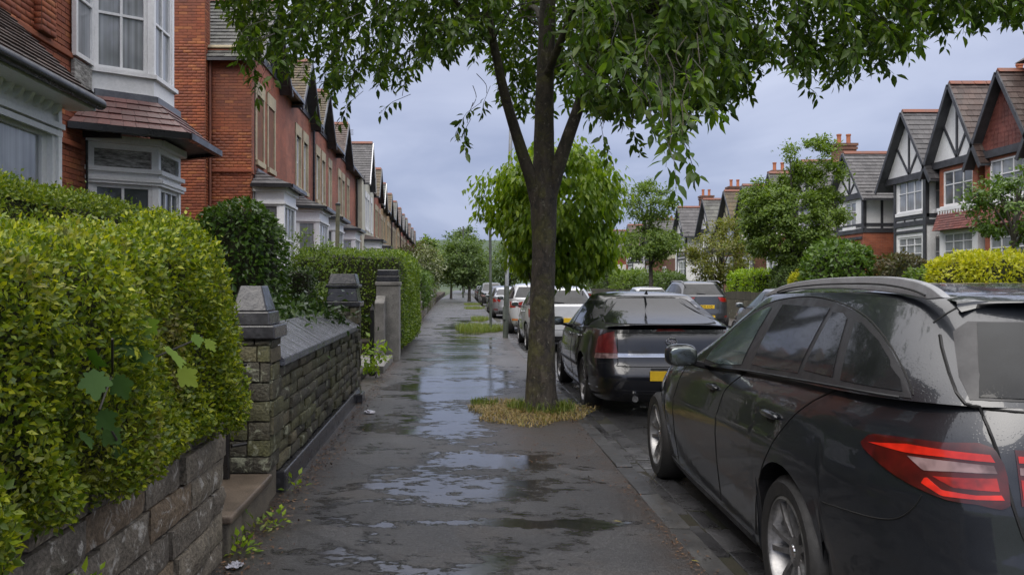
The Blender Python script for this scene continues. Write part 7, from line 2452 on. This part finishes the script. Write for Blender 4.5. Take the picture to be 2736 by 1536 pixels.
for nm, lb, b, cr, n, sz, m in (
        ("far_tree", "big dark tree topping the skyline at the end of the street", (0.3, 165, 0), [(0, 0, 8.5, 4.4, 4, 4.6), (2.6, 0, 6.0, 3.2, 3, 3.6)], 5000, 0.55, M_far),
        ("far_tree", "paler skyline tree left of the big dark one", (-6.8, 150, 0), [(0, 0, 7.3, 2.6, 2.5, 3.2)], 3000, 0.5, M_airy),
        ("far_tree", "far tree behind the weeping tree's hanging left edge", (7.0, 125, 0), [(0, 0, 5.2, 3.6, 3, 3.8)], 3500, 0.42, M_far),
        ("far_tree", "far tree over the white parked cars", (12.5, 120, 0), [(0, 0, 5.0, 3.4, 3, 3.6)], 3500, 0.42, M_airy),
        ("far_tree", "far leafy tree right of the weeping tree", (17.5, 104, 0.6), [(0, 0, 5.4, 3.0, 3, 3.4)], 3500, 0.4, M_far),
        ("far_tree", "far low tree at the bend of the street", (2.4, 138, 0), [(0, 0, 4.0, 3.4, 3, 3.2)], 3500, 0.42, M_far),
        ("far_tree", "far spreading tree on the hillside left of the path", (-9.5, 190, 0), [(0, 0, 6.5, 5.5, 4, 4.2)], 3500, 0.6, M_far)):
    clump_tree(nm, lb, b, cr, n, sz, m, 0.2, clumps=80, spread=0.14, group="trees at the end of the street")
# front garden plants on our side
clump_tree("rose_bush", "loose pale-leaved rose bush in front of the white bays", (-2.72, 15.2, 0.2), [(0, 0, 1.45, 0.45, 0.4, 0.75), (0.15, 0, 2.0, 0.2, 0.2, 0.4), (-0.25, 0, 1.9, 0.15, 0.2, 0.5)], 1500, 0.075, M_airy, 0.02, M_twig, cat="bush", tmpl=LEAF4, clumps=40, n_obj=120, spread=0.2)
p = empty("garden_post", (-3.05, 20.0, 0.45), 0, "weathered green-grey wooden post behind the privet block", "post")
MB().tube([(0, 0, 0), (0.01, 0, 1.6), (0.03, 0, 3.0)], [0.06, 0.055, 0.05], 8).build("shaft", surf("weathered post wood", (0.16, 0.15, 0.10), (0.09, 0.09, 0.06), 0.8, 6, 0.3, 40, 0.3), p, 50)
MB().lathe([(0.065, 3.0), (0.06, 3.04), (0.0, 3.07)], 8, Matrix.Translation((0.03, 0, 0))).build("cap", M_iron, p)
clump_tree("wall_fern", "dark ferny creeper behind the slate coping", (-1.78, 8.4, 0.45), [(0, -0.6, 0.62, 0.26, 1.0, 0.2), (0.06, 0.9, 0.72, 0.3, 0.75, 0.22)], 2600, 0.075, M_dark, 0.0, cat="plant", tmpl=LEAF4, clumps=70, hang=0.2, n_obj=150, spread=0.14)
clump_tree("gateway_plant", "small lime-green plant sprouting in the second gateway", (-1.33, 12.55, 0.1), [(0, 0, 0.3, 0.16, 0.2, 0.22)], 170, 0.09, M_weep, 0.008, M_twig, cat="plant", tmpl=LEAF4, clumps=10, n_obj=170, spread=0.3, nlimb=4)

# maple sapling growing through the near hedge: big lobed leaves
M_maple_d = leafmat("dark sapling leaves", [(0.020, 0.055, 0.010), (0.04, 0.095, 0.014), (0.028, 0.07, 0.012)], 0.35, 0.75)
M_maple_b = leafmat("lime sapling leaves", [(0.09, 0.17, 0.025), (0.15, 0.24, 0.03), (0.22, 0.28, 0.025)], 0.45, 0.75)
lob = [(0, -0.02)]
for ang, rr, notch in ((-122, 0.52, 0.36), (-62, 0.80, 0.50), (0, 1.0, 0.50), (62, 0.80, 0.36), (122, 0.52, None)):
    a = R(ang)
    for da, f in ((-20, 0.70), (-10, 0.90), (0, 1.0), (10, 0.90), (20, 0.70)):
        lob.append((math.sin(a + R(da)) * rr * f * 0.62, 0.3 + math.cos(a + R(da)) * rr * f * 0.66))
    if notch is not None:
        b_ = R(ang + 30); lob.append((math.sin(b_) * notch, 0.3 + math.cos(b_) * notch))
LV = [(x, y_, 0.08 * abs(x) - 0.10 * max(0, y_ - 0.4) ** 2) for x, y_ in lob] + [(0, 0.3, -0.015)]
nL = len(lob)
MAPLE = (np.array(LV, np.float32), np.array([(nL, (i + 1) % nL, i) for i in range(nL)]))
sap = empty("maple_sapling", (-1.02, 3.3, 0.9), 0, "dark and lime lobed sapling leaves poking out of the near hedge", "plant")
SP = [(300, 905, 3.0, 0.13, 0), (345, 865, 3.05, 0.13, 0), (250, 985, 2.9, 0.14, 0), (310, 1000, 2.95, 0.12, 0), (265, 1095, 2.75, 0.11, 0), (315, 1180, 2.75, 0.10, 0), (230, 940, 2.85, 0.12, 0), (340, 955, 3.05, 0.12, 0),
      (275, 1150, 2.7, 0.11, 0), (215, 1150, 2.65, 0.10, 0), (450, 925, 3.25, 0.17, 1), (520, 890, 3.4, 0.09, 1), (548, 905, 3.42, 0.10, 1), (475, 985, 3.25, 0.14, 1), (380, 850, 3.1, 0.11, 1)]
sb = np.array([-1.02, 3.3, 0.9])
for kk, mm in ((0, M_maple_d), (1, M_maple_b)):
    q = [s for s in SP if s[4] == kk]
    P = np.array([tuple(at(a, b_, (1.075 + 0.03 * math.sin(a * 1.7)) * 2200 / (1235 - a))) for a, b_, c, _, _ in q])
    n = len(q)
    leaves(sap, P - sb, unit(np.array([[0.3, -0.3, -0.7]]) + RNG.normal(size=(n, 3)) * 0.4), unit(np.array([[0.75, -0.55, 0.15]]) + RNG.normal(size=(n, 3)) * 0.45), np.array([s[3] * 0.75 for s in q]), MAPLE, mm, n)
mb = MB()
for a_, b_ in (((300, 1000, 3.1), (300, 905, 3.02)), ((300, 1000, 3.1), (265, 1095, 2.8)), ((400, 960, 3.3), (540, 900, 3.42)), ((265, 1095, 2.8), (315, 1180, 2.75))):
    mb = MB(); mb.tube([tuple(np.array(at(a_[0], a_[1], 1.08 * 2200 / (1235 - a_[0]))) - sb), tuple(np.array(at(b_[0], b_[1], 1.04 * 2200 / (1235 - b_[0]))) - sb)], 0.004, 5)
    mb.build("stem", M_twig, sap)

# ---- grass round the trunk and further tufts
def blades(parent, n, fx, hmin, hmax, mat, z0=0.0, name="grass", lean_=0.6):
    P = fx(n)
    h = RNG.uniform(hmin, hmax, n)
    d = rand_dirs(n) * [1, 1, 0]
    w = 0.0035 + 0.002 * RNG.random(n)
    side = np.cross(unit(d), [0, 0, 1.0])
    b0 = P; m1 = P + d * (h * lean_ * 0.35)[:, None] + np.stack([0 * h, 0 * h, h * 0.6], 1); t = P + d * (h * lean_)[:, None] + np.stack([0 * h, 0 * h, h * (0.95 - 0.4 * RNG.random(n))], 1)
    V = np.stack([b0 - side * w[:, None], b0 + side * w[:, None], m1 + side * (w * 0.8)[:, None], m1 - side * (w * 0.8)[:, None], t], 1).reshape(-1, 3)
    o = np.arange(n)[:, None] * 5
    F = np.concatenate([o + [0, 1, 2], o + [0, 2, 3], o + [3, 2, 4]])
    r = RNG.random(n)
    me = fast_mesh(name, V, F, np.tile(r, 3))
    ob = link_mesh(name, me, mat, parent)
    ob["kind"] = "stuff"
    return ob


M_straw = leafmat("straw grass", [(0.30, 0.22, 0.10), (0.42, 0.31, 0.15), (0.19, 0.19, 0.05), (0.34, 0.25, 0.11), (0.16, 0.11, 0.055)], 0.3, 0.6)
M_grass = leafmat("green grass", [(0.06, 0.11, 0.015), (0.12, 0.18, 0.025), (0.2, 0.22, 0.05), (0.08, 0.13, 0.02)], 0.35, 0.5)


def ellipse(cx, cy, rx, ry, z, edge=1.0, dome=0.0):
    def f(n):
        a = RNG.random(n) * 6.283; r = np.sqrt(RNG.random(n)) ** edge
        k = 1 + 0.13 * np.sin(a * 3 + 1) + 0.08 * np.sin(a * 7)
        return np.stack([cx + rx * r * np.cos(a) * k, cy + ry * r * np.sin(a) * k, z + dome * (1 - r * r)], 1)
    return f


def mound(name, cx, cy, rx, ry, h, mat, parent=None):
    V, F = [(cx, cy, PZ + h)], []
    n, m = 36, 6
    for j in range(1, m + 1):
        for i in range(n):
            a = 2 * math.pi * i / n; r = j / m
            k = 1 + 0.13 * math.sin(a * 3 + 1) + 0.08 * math.sin(a * 7)
            V.append((cx + rx * r * math.cos(a) * k, cy + ry * r * math.sin(a) * k, PZ + h * (1 - r * r) - (0.02 if j == m else 0) + random.uniform(-0.006, 0.006)))
    F += [(0, 1 + i, 1 + (i + 1) % n) for i in range(n)]
    for j in range(m - 1):
        for i in range(n):
            a, b = 1 + j * n + i, 1 + j * n + (i + 1) % n
            F.append((a, a + n, b + n, b))
    mb = MB(); mb.v = V; mb.f = F
    return mb.build(name, mat, parent, 60)


M_thatch = surf("dead grass and soil", (0.13, 0.095, 0.045), (0.06, 0.042, 0.025), 0.9, 7, 0.5, 60, 0.8, 0.02)
g = empty("grass_patch", (0, 0, 0), 0, "straw-coloured grass patch round the cherry trunk", "grass")
mound("soil", 0.74, 9.2, 0.52, 0.72, 0.03, M_thatch, g)
blades(g, 4200, ellipse(0.74, 9.2, 0.66, 0.92, PZ, 1.4, 0.02), 0.015, 0.06, M_straw, lean_=2.2, name="straw")
blades(g, 420, lambda n: TB + np.stack([(0.22 + 0.16 * RNG.random(n)) * np.cos(q := RNG.random(n) * 6.283), (0.22 + 0.16 * RNG.random(n)) * np.sin(q), 0.03 + 0 * q], 1), 0.05, 0.17, M_grass, lean_=0.9)
blades(g, 260, ellipse(0.26, 9.75, 0.16, 0.2, PZ), 0.04, 0.12, M_grass, lean_=0.6)
blades(g, 260, ellipse(1.08, 9.3, 0.2, 0.5, PZ), 0.03, 0.11, M_grass, lean_=1.0)
g = empty("grass_patch", (0, 0, 0), 0, "long green grass patch around the slim grey post", "grass")
mound("soil", 0.52, 25.6, 0.62, 1.2, 0.03, M_thatch, g)
blades(g, 2600, ellipse(0.5, 25.6, 0.7, 1.3, PZ), 0.12, 0.36, M_grass, lean_=0.5)
for yy_, rx, lb in ((33.5, 0.35, "thin strip of grass on the path past the grey post"), (50, 0.6, "low grass tuft by the kerb far down the path"), (60, 0.6, "farthest grass tuft along the path edge")):
    g = empty("grass_patch", (0, 0, 0), 0, lb, "grass")
    mound("soil", 0.7, yy_, rx, 1.3, 0.02, M_thatch, g)
    blades(g, 900, ellipse(0.7, yy_, rx, 1.4, PZ), 0.08, 0.26, M_grass, lean_=0.6)

# ---- weeds, litter and fallen leaves
for (sx, sy, n, lb) in ((640, 1475, 46, "leafy weed in the corner below the stone step"), (690, 1432, 26, "small weed rosette between step and path"), (735, 1400, 22, "pale green weed at the wall foot"),
                        (790, 1310, 18, "low weed further along the wall foot"), (60, 1520, 30, "weed at the bottom left corner under the hedge")):
    Y = 1.41 * 2200 / (sy - 763)
    X = (sx - 1235) / 2200 * Y
    if sx < 100: X, Y, z = -1.12, 2.45, 0.55
    else: z = PZ
    e = empty("weed", (X, Y, z), 0, lb, "weed")
    P = np.stack([RNG.normal(0, 0.035, n), RNG.normal(0, 0.05, n), np.abs(RNG.normal(0.03, 0.03, n))], 1)
    leaves(e, P, unit(P * [1, 1, 0.6] + rand_dirs(n) * 0.02 + [0, 0, 0.015]), unit(rand_dirs(n) * 0.5 + [0, 0, 1]), RNG.uniform(0.03, 0.06, n), LEAF4, M_weep if sx != 690 else M_grass, n)
M_litter = surf("fallen leaves", (0.14, 0.07, 0.035), None, 0.6, 8, 0.3, 60, 0.2, pieces=[(0, (0.05, 0.026, 0.016)), (0.4, (0.11, 0.055, 0.028)), (0.75, (0.20, 0.11, 0.05)), (1, (0.085, 0.055, 0.03))])
n = 2600
yl = 3.0 + (RNG.random(n) ** 1.4) * 12
xl = np.array([X_wall(v) for v in yl]) + 0.02 + np.abs(RNG.normal(0, 0.11, n)) + 0.05 * (yl > 5.6)
keep = ~((yl > 4.25) & (yl < 5.3) & (xl < -1.22))
P = np.stack([xl, yl, PZ + 0.004 + 0.012 * RNG.random(n)], 1)[keep]
lit = empty("leaf_litter", (0, 0, 0), 0, "brown leaf litter along the foot of the left walls", "leaves"); lit["kind"] = "stuff"
leaves(lit, P, unit(rand_dirs(len(P)) * [1, 1, 0.2]), unit(rand_dirs(len(P)) * 0.35 + [0, 0, 1]), RNG.uniform(0.012, 0.032, len(P)), LEAF4, M_litter)
n = 1500
yk = 2.2 + RNG.random(n) * 11
P = np.stack([1.19 - np.abs(RNG.normal(0, 0.06, n)) + 0.1 * (RNG.random(n) < 0.25), yk, PZ + 0.006 + 0.008 * RNG.random(n)], 1)
m = np.exp(-((yk - 7.0) / 1.2) ** 2) > RNG.random(n) * 1.4
P[m, 0] -= RNG.random(m.sum()) * 0.7
leaves(lit, P, unit(rand_dirs(n) * [1, 1, 0.2]), unit(rand_dirs(n) * 0.35 + [0, 0, 1]), RNG.uniform(0.010, 0.026, n), LEAF4, M_litter, rest="kerb_litter")
M_yleaf = leafmat("fallen yellow leaf", [(0.3, 0.26, 0.06), (0.36, 0.3, 0.08)], 0.2, 0.4)
for sx, sy, s_, lb in ((1637, 1394, 0.055, "single pale yellow leaf lying on the wet path"), (1845, 1500, 0.045, "small yellow leaf against the kerb"), (815, 1392, 0.04, "narrow green-yellow leaf near the wall foot")):
    Y = 1.405 * 2200 / (sy - 763)
    e = empty("fallen_leaf", ((sx - 1235) / 2200 * Y, Y, PZ + 0.012), 0, lb, "leaf")
    leaves(e, np.zeros((1, 3)), np.array([[0.9, -0.3, 0.05]]), np.array([[0.1, 0.1, 1.0]]), np.array([s_]), LEAF8, M_yleaf, 1)
M_wrap = surf("clear wet wrapper", (0.42, 0.42, 0.48), (0.25, 0.25, 0.3), 0.1, 30, 0.2, 60, 0.6, 0.01)
for sx, sy, s_, lb in ((628, 1510, 0.07, "crumpled clear wrapper beside the weed by the step"), (988, 1100, 0.12, "crumpled clear plastic at the foot of the tall pillar")):
    Y = 1.40 * 2200 / (sy - 763)
    e = empty("plastic_wrapper", ((sx - 1235) / 2200 * Y, Y, PZ), 0, lb, "wrapper")
    P = [[(s_ * (i / 6 - 0.5) + random.gauss(0, s_ * 0.05), s_ * 1.3 * (j / 6 - 0.5) + random.gauss(0, s_ * 0.05), 0.006 + abs(random.gauss(0, s_ * 0.12))) for i in range(7)] for j in range(7)]
    MB().grid(P).build("film", M_wrap, e, 25)

# ---- poles
M_galv = surf("galvanised pole", (0.36, 0.38, 0.40), (0.26, 0.275, 0.29), 0.45, 3, 0.15, 30, 0.1, metal=0.3)
M_gpole = surf("grey-green painted pole", (0.10, 0.115, 0.10), (0.06, 0.07, 0.06), 0.5, 3, 0.25, 30, 0.15)
lp = empty("lamp_post", (1.165, 22.2, 0.09), 0, "tall grey lamp post leaning slightly behind the weeping tree", "lamp post")
MB().tube([(0, 0, 0), (0.035, 0, 1.4)], [0.075, 0.072], 12).build("base", M_gpole, lp, 50)
MB().tube([(0.035, 0, 1.401), (0.2, 0, 7.6), (0.22, 0, 8.2)], [0.055, 0.048, 0.045], 12).build("column", M_galv, lp, 50)
MB().tube([(0.22, 0, 8.1), (0.4, -0.0, 8.6), (1.3, 0, 8.85)], 0.035, 8).build("arm", M_galv, lp, 50)
MB().box(1.2, 1.9, -0.12, 0.12, 8.78, 8.92).build("lantern", M_galv, lp, bevel=0.03)
MB().box(-0.075, 0.0, -0.11, -0.06, 0.5, 0.85).build("service_door", M_gpole, lp, bevel=0.005)
sp_ = empty("sign_post", (0.875, 25.2, 0.09), 0, "slim grey post standing in the long grass patch", "post")
MB().tube([(0, 0, 0), (-0.02, 0, 3.15)], 0.042, 10).build("shaft", M_gpole, sp_, 50)
MB().lathe([(0.048, 3.15), (0.05, 3.2), (0.0, 3.24)], 10, Matrix.Translation((-0.02, 0, 0))).build("cap", M_galv, sp_)
MB().tube([(-0.02, 0, 3.1), (-0.14, 0, 3.18), (-0.24, 0, 3.16)], 0.02, 6).build("bracket", M_gpole, sp_, 50)
sp_ = empty("telegraph_pole", (-0.9, 96, 0), 0, "thin distant pole rising beside the far street trees", "pole")
MB().tube([(1.0, 0, 0), (1.02, 0, 8.4)], [0.12, 0.09], 8).build("shaft", M_gpole, sp_, 50)
MB().box(0.6, 1.44, -0.05, 0.05, 7.9, 8.0).build("cross_arm", M_gpole, sp_)
